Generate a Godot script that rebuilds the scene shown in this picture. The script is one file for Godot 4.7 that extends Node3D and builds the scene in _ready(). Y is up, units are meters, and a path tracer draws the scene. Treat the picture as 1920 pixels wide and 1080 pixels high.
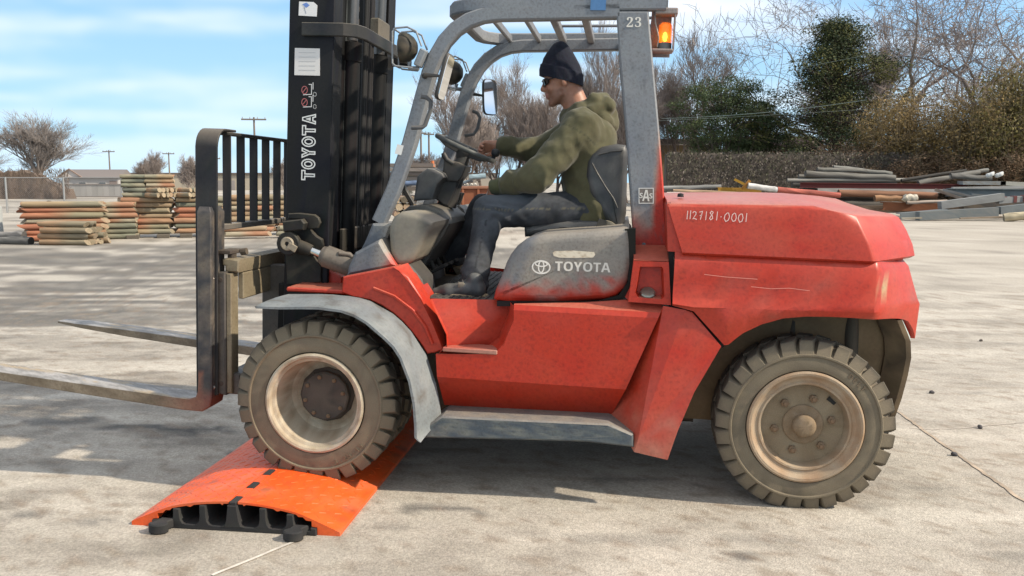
extends Node3D

# ------------------------------------------------------------------ mesh building
class MB:
	var v := PackedVector3Array()
	var c := PackedColorArray()
	var col := Color(1, 1, 1)
	var xf := Transform3D()
	var start := 0

	func tri(a: Vector3, b: Vector3, d: Vector3) -> void:
		v.push_back(xf * a); v.push_back(xf * d); v.push_back(xf * b)
		c.push_back(col); c.push_back(col); c.push_back(col)

	func quad(a: Vector3, b: Vector3, d: Vector3, e: Vector3) -> void:
		tri(a, b, d)
		tri(a, d, e)

	func begin() -> void:
		start = v.size()

	func end() -> void:      # a closed solid: turn its faces outwards
		var o := Vector3.ZERO
		for i in range(start, v.size()):
			o += v[i]
		o /= maxf(1.0, v.size() - start)
		var s := 0.0
		for i in range(start, v.size(), 3):
			s += (v[i] - o).dot((v[i + 2] - o).cross(v[i + 1] - o))
		if s < 0.0:
			for i in range(start, v.size(), 3):
				var t := v[i + 1]
				v[i + 1] = v[i + 2]
				v[i + 2] = t

	func box(at: Vector3, size: Vector3, bev := 0.0, turn := Basis()) -> void:
		begin()
		var h := size / 2.0
		var b := minf(bev, minf(h.x, minf(h.y, h.z)) * 0.9)
		var p := func(x: float, y: float, z: float) -> Vector3: return at + turn * Vector3(x, y, z)
		var fan := func(q: Array) -> void:
			var m := Vector3.ZERO
			for k in q: m += k
			m /= q.size()
			var n: Vector3 = (q[1] - q[0]).cross(q[2] - q[0])
			if n.dot(m - at) < 0.0: q.reverse()
			for k in range(1, q.size() - 1): tri(q[0], q[k], q[k + 1])
		for s in [-1.0, 1.0]:
			fan.call([p.call(s * h.x, -h.y + b, -h.z + b), p.call(s * h.x, h.y - b, -h.z + b), p.call(s * h.x, h.y - b, h.z - b), p.call(s * h.x, -h.y + b, h.z - b)])
			fan.call([p.call(-h.x + b, s * h.y, -h.z + b), p.call(h.x - b, s * h.y, -h.z + b), p.call(h.x - b, s * h.y, h.z - b), p.call(-h.x + b, s * h.y, h.z - b)])
			fan.call([p.call(-h.x + b, -h.y + b, s * h.z), p.call(h.x - b, -h.y + b, s * h.z), p.call(h.x - b, h.y - b, s * h.z), p.call(-h.x + b, h.y - b, s * h.z)])
		if b <= 0.0: return
		for s in [-1.0, 1.0]:
			for t in [-1.0, 1.0]:
				fan.call([p.call(s * h.x, t * (h.y - b), -h.z + b), p.call(s * h.x, t * (h.y - b), h.z - b), p.call(s * (h.x - b), t * h.y, h.z - b), p.call(s * (h.x - b), t * h.y, -h.z + b)])
				fan.call([p.call(s * h.x, -h.y + b, t * (h.z - b)), p.call(s * h.x, h.y - b, t * (h.z - b)), p.call(s * (h.x - b), h.y - b, t * h.z), p.call(s * (h.x - b), -h.y + b, t * h.z)])
				fan.call([p.call(-h.x + b, s * h.y, t * (h.z - b)), p.call(h.x - b, s * h.y, t * (h.z - b)), p.call(h.x - b, s * (h.y - b), t * h.z), p.call(-h.x + b, s * (h.y - b), t * h.z)])
				for r in [-1.0, 1.0]:
					fan.call([p.call(s * h.x, t * (h.y - b), r * (h.z - b)), p.call(s * (h.x - b), t * h.y, r * (h.z - b)), p.call(s * (h.x - b), t * (h.y - b), r * h.z)])

	static func inset(q: PackedVector2Array, d: float) -> PackedVector2Array:   # q runs counter-clockwise
		var o := PackedVector2Array()
		var n := q.size()
		for i in n:
			var a := (q[i] - q[(i + n - 1) % n]).normalized()
			var b := (q[(i + 1) % n] - q[i]).normalized()
			var na := Vector2(-a.y, a.x)
			var nb := Vector2(-b.y, b.x)
			var m := na + nb
			o.push_back(q[i] + m * (d / maxf(0.35, m.length_squared() / 2.0)))
		return o

	static func ccw(q: PackedVector2Array) -> PackedVector2Array:
		var s := 0.0
		for i in q.size():
			s += q[i].cross(q[(i + 1) % q.size()])
		var r := q.duplicate()
		if s < 0.0: r.reverse()
		return r

	# a polygon in x, y pushed through from z0 to z1, its rims chamfered or rounded
	func prism(poly: PackedVector2Array, z0: float, z1: float, bev := 0.0, steps := 1) -> void:
		begin()
		var q := ccw(poly)
		var rows := []
		var lo := minf(z0, z1)
		var hi := maxf(z0, z1)
		if bev <= 0.0:
			rows = [[q, lo], [q, hi]]
		else:
			for k in steps + 1:
				var t := PI / 2.0 * k / steps
				rows.append([inset(q, bev * (1.0 - sin(t))), lo + bev * (1.0 - cos(t))])
			for k in steps + 1:
				var t := PI / 2.0 * (1.0 - float(k) / steps)
				rows.append([inset(q, bev * (1.0 - sin(t))), hi - bev * (1.0 - cos(t))])
		var n := q.size()
		for r in rows.size() - 1:
			for i in n:
				var j := (i + 1) % n
				var a: Vector2 = rows[r][0][i]
				var b: Vector2 = rows[r][0][j]
				var d: Vector2 = rows[r + 1][0][j]
				var e: Vector2 = rows[r + 1][0][i]
				quad(Vector3(a.x, a.y, rows[r][1]), Vector3(b.x, b.y, rows[r][1]), Vector3(d.x, d.y, rows[r + 1][1]), Vector3(e.x, e.y, rows[r + 1][1]))
		for side in [0, 1]:
			var row = rows[0] if side == 0 else rows[rows.size() - 1]
			var w: PackedVector2Array = row[0]
			var z: float = row[1]
			var idx := Geometry2D.triangulate_polygon(w)
			if idx.is_empty():      # an inset that folded over at a tight corner: a fan from the middle
				var mid := Vector2.ZERO
				for p in w: mid += p / w.size()
				w.push_back(mid)
				for i in n: idx.append_array([i, (i + 1) % n, n])
			for k in range(0, idx.size(), 3):
				var a := w[idx[k]]
				var b := w[idx[k + 1]]
				var d := w[idx[k + 2]]
				if ((b - a).cross(d - a) < 0.0) == (side == 1):
					var t := b
					b = d
					d = t
				tri(Vector3(a.x, a.y, z), Vector3(b.x, b.y, z), Vector3(d.x, d.y, z))
		end()

	func loft(rings: Array, caps := true, close := true) -> void:
		if close: begin()
		var n: int = rings[0].size()
		for r in rings.size() - 1:
			for i in (n if close else n - 1):
				var j := (i + 1) % n
				quad(rings[r][i], rings[r][j], rings[r + 1][j], rings[r + 1][i])
		if caps:
			for e in [0, rings.size() - 1]:
				var m := Vector3.ZERO
				for k in rings[e]: m += k
				m /= n
				for i in n:
					if e == 0: tri(rings[e][(i + 1) % n], rings[e][i], m)
					else: tri(rings[e][i], rings[e][(i + 1) % n], m)
		if close: end()

	func tube(path: Array, radius, n := 8, caps := true) -> void:
		var rings := []
		var nrm := Vector3.ZERO
		for i in path.size():
			var t: Vector3 = (path[mini(i + 1, path.size() - 1)] - path[maxi(i - 1, 0)]).normalized()
			if i == 0:
				nrm = t.cross(Vector3(0.31, 0.77, 0.55)).normalized()
			nrm = (nrm - t * nrm.dot(t)).normalized()
			var b := t.cross(nrm)
			var rr: float = radius[i] if radius is Array else radius
			var ring := []
			for k in n:
				var a := TAU * k / n
				ring.append(path[i] + (nrm * cos(a) + b * sin(a)) * rr)
			rings.append(ring)
		loft(rings, caps)

	# a flat bar swept along a path: across = half width in the plane of the path, hz = half width along side
	func bar(path: Array, across: float, hz: float, side := Vector3(0, 0, 1), bev := 0.006) -> void:
		var rings := []
		for i in path.size():
			var t: Vector3 = Vector3.ZERO
			if i > 0: t += (path[i] - path[i - 1]).normalized()
			if i < path.size() - 1: t += (path[i + 1] - path[i]).normalized()
			t = t.normalized()
			var s := (side - t * side.dot(t)).normalized()
			var u := t.cross(s)
			var ring := []
			for k in [[1, 1, 0], [1, 1, 1], [-1, 1, 1], [-1, 1, 0], [-1, -1, 0], [-1, -1, 1], [1, -1, 1], [1, -1, 0]]:
				ring.append(path[i] + u * k[0] * (across - (bev if k[2] else 0.0)) + s * k[1] * (hz - (0.0 if k[2] else bev)))
			rings.append(ring)
		loft(rings)

	func lathe(profile: Array, n := 32) -> void:      # (radius, z) pairs round the z axis
		begin()
		for k in n:
			var a0 := TAU * k / n
			var a1 := TAU * (k + 1) / n
			for i in profile.size():
				var p: Vector2 = profile[i]
				var q: Vector2 = profile[(i + 1) % profile.size()]
				var p0 := Vector3(cos(a0) * p.x, sin(a0) * p.x, p.y)
				var p1 := Vector3(cos(a1) * p.x, sin(a1) * p.x, p.y)
				var q0 := Vector3(cos(a0) * q.x, sin(a0) * q.x, q.y)
				var q1 := Vector3(cos(a1) * q.x, sin(a1) * q.x, q.y)
				if p.x > 1e-5: tri(p0, q0, p1)
				if q.x > 1e-5: tri(p1, q0, q1)
		end()

	# a flat line of even width along a polyline in x, y at height z
	func ribbon(q: PackedVector2Array, w: float, z: float, closed := true) -> void:
		var n := q.size()
		var l := PackedVector2Array()
		var r := PackedVector2Array()
		for i in n:
			var a := Vector2.ZERO
			var b := Vector2.ZERO
			if closed or i > 0: a = (q[i] - q[(i + n - 1) % n]).normalized()
			if closed or i < n - 1: b = (q[(i + 1) % n] - q[i]).normalized()
			if a == Vector2.ZERO: a = b
			if b == Vector2.ZERO: b = a
			var m := Vector2(-a.y, a.x) + Vector2(-b.y, b.x)
			m = m * (w / 2.0 / maxf(0.35, m.length_squared() / 2.0))
			l.push_back(q[i] + m)
			r.push_back(q[i] - m)
		for i in (n if closed else n - 1):
			var j := (i + 1) % n
			quad(Vector3(r[i].x, r[i].y, z), Vector3(r[j].x, r[j].y, z), Vector3(l[j].x, l[j].y, z), Vector3(l[i].x, l[i].y, z))

	func subdivide(most: float) -> void:
		for pass_ in 7:
			var nv := PackedVector3Array()
			var nc := PackedColorArray()
			var any := false
			for i in range(0, v.size(), 3):
				var p := [v[i], v[i + 1], v[i + 2]]
				var e := [p[0].distance_to(p[1]) > most, p[1].distance_to(p[2]) > most, p[2].distance_to(p[0]) > most]
				var m := [(p[0] + p[1]) / 2.0, (p[1] + p[2]) / 2.0, (p[2] + p[0]) / 2.0]
				var out := []
				var cnt := int(e[0]) + int(e[1]) + int(e[2])
				if cnt == 0:
					out = p
				elif cnt == 3:
					out = [p[0], m[0], m[2], m[0], p[1], m[1], m[2], m[1], p[2], m[0], m[1], m[2]]
				else:
					var s := 0
					if cnt == 1: s = 0 if e[0] else 1 if e[1] else 2
					else: s = 0 if e[0] and e[1] else 1 if e[1] and e[2] else 2
					var a = p[s]
					var b = p[(s + 1) % 3]
					var d = p[(s + 2) % 3]
					var ab = m[s]
					var bd = m[(s + 1) % 3]
					if cnt == 1: out = [a, ab, d, ab, b, d]
					else: out = [ab, b, bd, a, ab, bd, a, bd, d]
				if cnt: any = true
				for k in out:
					nv.push_back(k)
					nc.push_back(c[i])
			v = nv
			c = nc
			if not any: return

	func done(angle := 35.0, colf = null) -> ArrayMesh:
		var n := v.size()
		var fn := PackedVector3Array()
		fn.resize(n / 3)
		var at := {}
		var key := PackedInt64Array()
		key.resize(n)
		for i in range(0, n, 3):
			fn[i / 3] = (v[i + 2] - v[i]).cross(v[i + 1] - v[i])
		var nor := PackedVector3Array()
		nor.resize(n)
		if angle <= 0.0:
			for i in n: nor[i] = fn[i / 3].normalized()
		else:
			for i in n:
				var q := v[i] * 4000.0
				var h := (roundi(q.x) * 73856093) ^ (roundi(q.y) * 19349663) ^ (roundi(q.z) * 83492791)
				key[i] = h
				if not at.has(h): at[h] = PackedInt32Array([i / 3])
				else: at[h].push_back(i / 3)
			var lim := cos(deg_to_rad(angle))
			for i in n:
				var f := fn[i / 3]
				var fu := f.normalized()
				var s := Vector3.ZERO
				for k in at[key[i]]:
					var g := fn[k]
					if angle >= 179.0 or g.normalized().dot(fu) >= lim: s += g
				nor[i] = s.normalized() if s.length_squared() > 1e-24 else fu if fu != Vector3.ZERO else Vector3.UP
		if colf != null:
			for i in n: c[i] = colf.call(v[i], nor[i], c[i])
		var arr := []
		arr.resize(Mesh.ARRAY_MAX)
		arr[Mesh.ARRAY_VERTEX] = v
		arr[Mesh.ARRAY_NORMAL] = nor
		arr[Mesh.ARRAY_COLOR] = c
		var am := ArrayMesh.new()
		am.add_surface_from_arrays(Mesh.PRIMITIVE_TRIANGLES, arr)
		return am

# ------------------------------------------------------------------ nodes
var M := {}
var rng := RandomNumberGenerator.new()
var nz := FastNoiseLite.new()       # soft patches
var nf := FastNoiseLite.new()       # fine speckle
var fork: Node3D

func part(called: String, mb, m: Material, parent: Node, angle := 35.0, sub := 0.0, colf = null) -> MeshInstance3D:
	var o := MeshInstance3D.new()
	o.name = called
	if mb is MB:
		if sub > 0.0: mb.subdivide(sub)
		o.mesh = mb.done(angle, colf)
	else:
		o.mesh = mb
	o.material_override = m
	parent.add_child(o, true)
	return o

func tag(o: Node, label: String, category: String, group := "", kind := "") -> void:
	if label: o.set_meta("label", label)
	if category: o.set_meta("category", category)
	if group: o.set_meta("group", group)
	if kind: o.set_meta("kind", kind)

func thing(called: String, label: String, category: String, at := Transform3D(), group := "") -> Node3D:
	var o := Node3D.new()
	o.name = called
	o.transform = at
	add_child(o, true)
	tag(o, label, category, group)
	return o

func lettering(called: String, text: String, at: Vector3, width: float, height: float, m: Material, parent: Node, turn := Basis(), bold := true, serif := false) -> MeshInstance3D:
	var t := TextMesh.new()
	var f := SystemFont.new()
	f.font_names = PackedStringArray(["Droid Serif" if serif else "Droid Sans"])
	f.font_weight = 700 if bold else 400
	t.font = f
	t.text = text
	t.font_size = 64
	t.pixel_size = 0.01
	t.depth = 0.02
	t.curve_step = 1.0
	var o := MeshInstance3D.new()
	o.name = called
	o.mesh = t
	o.material_override = m
	var box := t.get_aabb()
	var s := Vector3(width / box.size.x, height / box.size.y, 0.1)
	o.transform = Transform3D(turn * Basis.from_scale(s), at)
	parent.add_child(o, true)
	return o

func grain(freq: float, lo: float, hi: float, size := 256, kind := FastNoiseLite.TYPE_SIMPLEX_SMOOTH, oct := 4, sd := 1) -> NoiseTexture2D:
	var n := FastNoiseLite.new()
	n.noise_type = kind
	n.seed = sd
	n.frequency = freq
	n.fractal_octaves = oct
	var t := NoiseTexture2D.new()
	t.width = size
	t.height = size
	t.seamless = true
	t.noise = n
	var g := Gradient.new()
	g.set_color(0, Color(lo, lo, lo))
	g.set_color(1, Color(hi, hi, hi))
	t.color_ramp = g
	return t

func bump(freq: float, strength: float, size := 256, kind := FastNoiseLite.TYPE_SIMPLEX_SMOOTH, sd := 2) -> NoiseTexture2D:
	var t := grain(freq, 0, 1, size, kind, 4, sd)
	t.color_ramp = null
	t.as_normal_map = true
	t.bump_strength = strength
	return t

func mat(called: String, rough: float, metal := 0.0, tex: Texture2D = null, scale := 1.0, nrm: Texture2D = null, nscale := 0.5, world := false) -> StandardMaterial3D:
	var m := StandardMaterial3D.new()
	m.resource_name = called
	m.vertex_color_use_as_albedo = true
	m.roughness = rough
	m.metallic = metal
	if tex: m.albedo_texture = tex
	if nrm:
		m.normal_enabled = true
		m.normal_texture = nrm
		m.normal_scale = nscale
	if tex or nrm:
		m.uv1_triplanar = true
		m.uv1_world_triplanar = world
		m.uv1_scale = Vector3.ONE * scale
	M[called] = m
	return m

# colour fields: what the surface itself is, dusty or worn where the photograph shows it so
func dusty(base: Color, dust: Color, amount: float, scale := 1.0, up := 0.0) -> Callable:
	return func(p: Vector3, n: Vector3, _c: Color) -> Color:
		var k := amount * clampf(0.5 + 1.1 * nz.get_noise_3dv(p * scale * 6.0) + 0.5 * nf.get_noise_3dv(p * scale * 20.0), 0.0, 1.6) + up * maxf(0.0, n.y)
		return base.lerp(dust, clampf(k, 0.0, 1.0))

func tinted(amount := 0.25, scale := 1.0) -> Callable:
	return func(p: Vector3, _n: Vector3, c: Color) -> Color:
		var k := 1.0 + amount * (nz.get_noise_3dv(p * scale * 6.0) + 0.6 * nf.get_noise_3dv(p * scale * 20.0))
		return Color(c.r * k, c.g * k, c.b * k)

func box_part(called: String, at: Vector3, size: Vector3, m: Material, parent: Node, colf, bev := 0.006, sub := 0.0) -> MeshInstance3D:
	var b := MB.new()
	b.box(at, size, bev)
	return part(called, b, m, parent, 35.0, sub, colf)

# ------------------------------------------------------------------ soft bodies: distance field and surface nets
func blend(a: float, b: float, k: float) -> float:
	var h := maxf(k - absf(a - b), 0.0) / k
	return minf(a, b) - h * h * k * 0.25

func flesh(shapes: Array, cell: float, k: float, mb: MB) -> void:   # shapes: [a, b, ra, rb] bones or [centre, radii, basis] ellipsoids
	var lo := Vector3.ONE * 1e9
	var hi := -lo
	for s in shapes:
		if s.size() == 4:
			var r: float = maxf(s[2], s[3]) + k
			for e in [s[0], s[1]]:
				lo = lo.min(e - Vector3.ONE * r)
				hi = hi.max(e + Vector3.ONE * r)
		else:
			var r: float = maxf(s[1].x, maxf(s[1].y, s[1].z)) + k
			lo = lo.min(s[0] - Vector3.ONE * r)
			hi = hi.max(s[0] + Vector3.ONE * r)
	lo -= Vector3.ONE * cell * 2
	hi += Vector3.ONE * cell * 2
	var nx := int((hi.x - lo.x) / cell) + 2
	var ny := int((hi.y - lo.y) / cell) + 2
	var nzz := int((hi.z - lo.z) / cell) + 2
	var d := PackedFloat32Array()
	d.resize(nx * ny * nzz)
	d.fill(1.0)
	for s in shapes:
		var r := 0.0
		var bl: Vector3
		var bh: Vector3
		var bone: bool = s.size() == 4
		if bone:
			r = maxf(s[2], s[3]) + k + cell * 2
			bl = s[0].min(s[1]) - Vector3.ONE * r
			bh = s[0].max(s[1]) + Vector3.ONE * r
		else:
			r = maxf(s[1].x, maxf(s[1].y, s[1].z)) + k + cell * 2
			bl = s[0] - Vector3.ONE * r
			bh = s[0] + Vector3.ONE * r
		var i0 := maxi(0, int((bl.x - lo.x) / cell))
		var i1 := mini(nx - 1, int((bh.x - lo.x) / cell) + 1)
		var j0 := maxi(0, int((bl.y - lo.y) / cell))
		var j1 := mini(ny - 1, int((bh.y - lo.y) / cell) + 1)
		var k0 := maxi(0, int((bl.z - lo.z) / cell))
		var k1 := mini(nzz - 1, int((bh.z - lo.z) / cell) + 1)
		var a: Vector3 = s[0]
		var ab := Vector3.ZERO
		var l2 := 1.0
		var inv := Basis()
		var rad := Vector3.ONE
		var rmin := 1.0
		if bone:
			ab = s[1] - s[0]
			l2 = maxf(ab.length_squared(), 1e-9)
		else:
			inv = s[2].transposed()
			rad = s[1]
			rmin = minf(rad.x, minf(rad.y, rad.z))
		for kk in range(k0, k1 + 1):
			for j in range(j0, j1 + 1):
				var at := (kk * ny + j) * nx
				for i in range(i0, i1 + 1):
					var p := Vector3(lo.x + i * cell, lo.y + j * cell, lo.z + kk * cell) - a
					var e := 0.0
					if bone:
						var t := clampf(p.dot(ab) / l2, 0.0, 1.0)
						e = (p - ab * t).length() - lerpf(s[2], s[3], t)
					else:
						var q := inv * p
						var kq := (q / rad).length()
						e = kq * (kq - 1.0) / maxf((q / (rad * rad)).length(), 1e-6) if kq > 1e-6 else -rmin
					d[at + i] = blend(d[at + i], e, k)
	var idx := PackedInt32Array()
	idx.resize(d.size())
	idx.fill(-1)
	var verts := PackedVector3Array()
	var off := [0, 1, nx, nx + 1, nx * ny, nx * ny + 1, nx * ny + nx, nx * ny + nx + 1]
	for kk in nzz - 1:
		for j in ny - 1:
			var base := (kk * ny + j) * nx
			for i in nx - 1:
				var q := base + i
				if absf(d[q]) > cell * 2.5: continue
				var neg := 0
				for o in off:
					if d[q + o] < 0.0: neg += 1
				if neg == 0 or neg == 8: continue
				var sum := Vector3.ZERO
				var cnt := 0
				for e in [[0, 1], [2, 3], [4, 5], [6, 7], [0, 2], [1, 3], [4, 6], [5, 7], [0, 4], [1, 5], [2, 6], [3, 7]]:
					var da := d[q + off[e[0]]]
					var db := d[q + off[e[1]]]
					if (da < 0.0) != (db < 0.0):
						var t := da / (da - db)
						sum += Vector3(e[0] & 1, (e[0] >> 1) & 1, e[0] >> 2).lerp(Vector3(e[1] & 1, (e[1] >> 1) & 1, e[1] >> 2), t)
						cnt += 1
				idx[q] = verts.size()
				verts.push_back(lo + (Vector3(i, j, kk) + sum / cnt) * cell)
	for kk in range(1, nzz - 1):
		for j in range(1, ny - 1):
			var base := (kk * ny + j) * nx
			for i in range(1, nx - 1):
				var q := base + i
				if absf(d[q]) > cell * 2.5: continue
				var here := d[q] < 0.0
				for ax in 3:
					var step: int = [1, nx, nx * ny][ax]
					if here == (d[q + step] < 0.0): continue
					var s1: int = [nx, nx * ny, 1][ax]
					var s2: int = [nx * ny, 1, nx][ax]
					var a := idx[q - s1 - s2]
					var b := idx[q - s2]
					var e := idx[q]
					var f := idx[q - s1]
					if a < 0 or b < 0 or e < 0 or f < 0: continue
					if here: mb.quad(verts[a], verts[b], verts[e], verts[f])
					else: mb.quad(verts[a], verts[f], verts[e], verts[b])

# ------------------------------------------------------------------ scene
func _ready() -> void:
	var cam := Camera3D.new()
	cam.name = "camera"
	cam.fov = 37.3
	cam.near = 0.05
	cam.far = 2000.0
	cam.position = Vector3(0, 1.54, 0)
	cam.rotation_degrees = Vector3(-7.125, 0, 0)
	add_child(cam)
	cam.current = true

	var we := WorldEnvironment.new()
	we.name = "environment"
	var env := Environment.new()
	env.background_mode = Environment.BG_SKY
	env.tonemap_mode = Environment.TONE_MAPPER_LINEAR
	env.tonemap_exposure = 1.3
	env.sdfgi_enabled = true
	env.ssao_enabled = true
	env.ssil_enabled = true
	var sky := Sky.new()
	var psm := PanoramaSkyMaterial.new()
	psm.panorama = sky_picture()
	psm.energy_multiplier = 0.92
	sky.sky_material = psm
	env.sky = sky
	we.environment = env
	add_child(we)

	var sun := DirectionalLight3D.new()
	sun.name = "sun"
	sun.light_color = Color(1.0, 0.95, 0.87)
	sun.light_energy = 1.55
	sun.light_angular_distance = 1.4
	sun.shadow_enabled = true
	sun.sky_mode = DirectionalLight3D.SKY_MODE_LIGHT_ONLY
	var el := deg_to_rad(37.0)
	var az := deg_to_rad(16.0)
	var to_sun := Vector3(cos(el) * cos(az), sin(el), cos(el) * sin(az))
	sun.look_at_from_position(to_sun * 50.0, Vector3.ZERO)
	add_child(sun)

	rng.seed = 7
	nz.seed = 11
	nz.frequency = 1.0
	nz.fractal_octaves = 3
	nf.seed = 23
	nf.frequency = 1.0
	nf.fractal_octaves = 2
	materials()
	ground()
	far_buildings()
	trees()
	forklift()
	driver()
	cable_ramp()
	post_stacks()
	scrap_yard()
	small_things()

func sky_picture() -> ImageTexture:
	var w := 1024
	var h := 512
	var im := Image.create(w, h, false, Image.FORMAT_RGBF)
	var a := FastNoiseLite.new()
	a.seed = 5
	a.frequency = 0.55
	a.fractal_octaves = 5
	a.fractal_gain = 0.55
	var b := FastNoiseLite.new()
	b.seed = 9
	b.frequency = 0.28
	b.fractal_octaves = 3
	for y in h:
		var e := PI * (0.5 - (y + 0.5) / h)
		var s := sin(e)
		var low := Color(0.47, 0.74, 0.92)
		var mid := Color(0.21, 0.47, 0.90)
		var top := Color(0.12, 0.28, 0.62)
		var t := clampf(s, 0.0, 1.0)
		var base := low.lerp(mid, smoothstep(0.0, 0.34, t)).lerp(top, smoothstep(0.3, 1.0, t))
		for x in w:
			var c := base
			if s > 0.0:
				var g := TAU * (float(x) + 0.5) / w
				var k := cos(e) / (s + 0.12)
				var px := sin(g) * k
				var pz := cos(g) * k
				var n := a.get_noise_2d((px + pz * 0.25) * 0.7, (pz - px * 0.12) * 2.6)
				var m := b.get_noise_2d(px * 0.9 + 7.0, pz * 1.5)
				var cl := smoothstep(-0.26, 0.42, n * 0.75 + m * 0.7 + 0.05 + 0.30 * smoothstep(0.12, 0.4, t))
				cl = clampf(cl, 0.0, 1.0) * (0.35 + 0.6 * smoothstep(0.0, 0.25, t))
				c = c.lerp(Color(0.95, 0.99, 1.04), cl)
			im.set_pixel(x, y, c)
	return ImageTexture.create_from_image(im)

func materials() -> void:
	var fine := grain(0.03, 0.91, 1.0, 512, FastNoiseLite.TYPE_SIMPLEX_SMOOTH, 5, 3)
	var speck := grain(0.12, 0.8, 1.0, 512, FastNoiseLite.TYPE_SIMPLEX_SMOOTH, 3, 4)
	var rough_n := bump(0.05, 3.0, 512)
	var fine_n := bump(0.14, 2.5, 512)
	var p := mat("paint", 0.46, 0.0, fine, 2.2, rough_n, 0.06)
	p.metallic_specular = 0.38
	p.clearcoat_enabled = true
	p.clearcoat = 0.22
	p.clearcoat_roughness = 0.3
	mat("dull_paint", 0.6, 0.0, fine, 3.0, fine_n, 0.12)
	# chips, scuffs and grime worn into the painted parts
	var scuff := grain(0.010, 0, 1, 1024, FastNoiseLite.TYPE_SIMPLEX_SMOOTH, 6, 51)
	var ramp := Gradient.new()
	ramp.offsets = PackedFloat32Array([0.0, 0.20, 0.40, 0.60, 0.80, 0.90, 1.0])
	ramp.colors = PackedColorArray([Color(0.84, 0.81, 0.79), Color(0.94, 0.93, 0.92), Color.WHITE, Color.WHITE, Color(0.93, 0.92, 0.91), Color(0.88, 0.86, 0.85), Color(0.85, 0.82, 0.80)])
	scuff.color_ramp = ramp
	for q in [M.paint, M.dull_paint]:
		q.detail_enabled = true
		q.detail_albedo = scuff
		q.detail_blend_mode = BaseMaterial3D.BLEND_MODE_MUL
		q.uv2_triplanar = true
		q.uv2_scale = Vector3(0.8, 0.8, 0.8)
	mat("black_paint", 0.55, 0.0, fine, 2.5, rough_n, 0.12).metallic_specular = 0.3
	mat("plastic", 0.6, 0.0, fine, 3.0, fine_n, 0.1)
	mat("orange_plastic", 0.5, 0.0, fine, 3.0, fine_n, 0.08)
	mat("rubber", 0.85, 0.0, speck, 3.0, fine_n, 0.35)
	mat("rust", 0.85, 0.0, speck, 3.0, fine_n, 0.5)
	mat("steel", 0.38, 0.75, fine, 5.0, rough_n, 0.1)
	mat("chrome", 0.12, 1.0)
	mat("leather", 0.5, 0.0, fine, 5.0, fine_n, 0.25)
	var cloth := mat("cloth", 0.95, 0.0, speck, 6.0, fine_n, 0.4)
	cloth.rim_enabled = true
	cloth.rim = 0.25
	cloth.rim_tint = 0.8
	mat("knit", 0.95, 0.0, speck, 8.0, fine_n, 0.5)
	mat("denim", 0.9, 0.0, speck, 9.0, fine_n, 0.45)
	var skin := mat("skin", 0.5)
	skin.subsurf_scatter_enabled = true
	skin.subsurf_scatter_strength = 0.15
	mat("glossy_black", 0.08)
	mat("mark", 0.7)
	mat("wood", 0.9, 0.0, speck, 2.5, fine_n, 0.5)
	mat("bark", 0.95)
	mat("leaf", 0.8)
	M.leaf.backlight_enabled = true
	M.leaf.backlight = Color(0.25, 0.3, 0.1)
	mat("wall", 0.9, 0.0, fine, 0.7)
	mat("mirror", 0.03, 1.0)
	var lens := StandardMaterial3D.new()
	lens.resource_name = "amber_lens"
	lens.albedo_color = Color(1.0, 0.66, 0.22, 0.42)
	lens.transparency = BaseMaterial3D.TRANSPARENCY_ALPHA
	lens.roughness = 0.3
	M.amber_lens = lens
	var bulb := StandardMaterial3D.new()
	bulb.resource_name = "lamp_glow"
	bulb.albedo_color = Color(1, 0.7, 0.2)
	bulb.emission_enabled = true
	bulb.emission = Color(1.0, 0.80, 0.25)
	bulb.emission_energy_multiplier = 6.0
	M.lamp_glow = bulb

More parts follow.
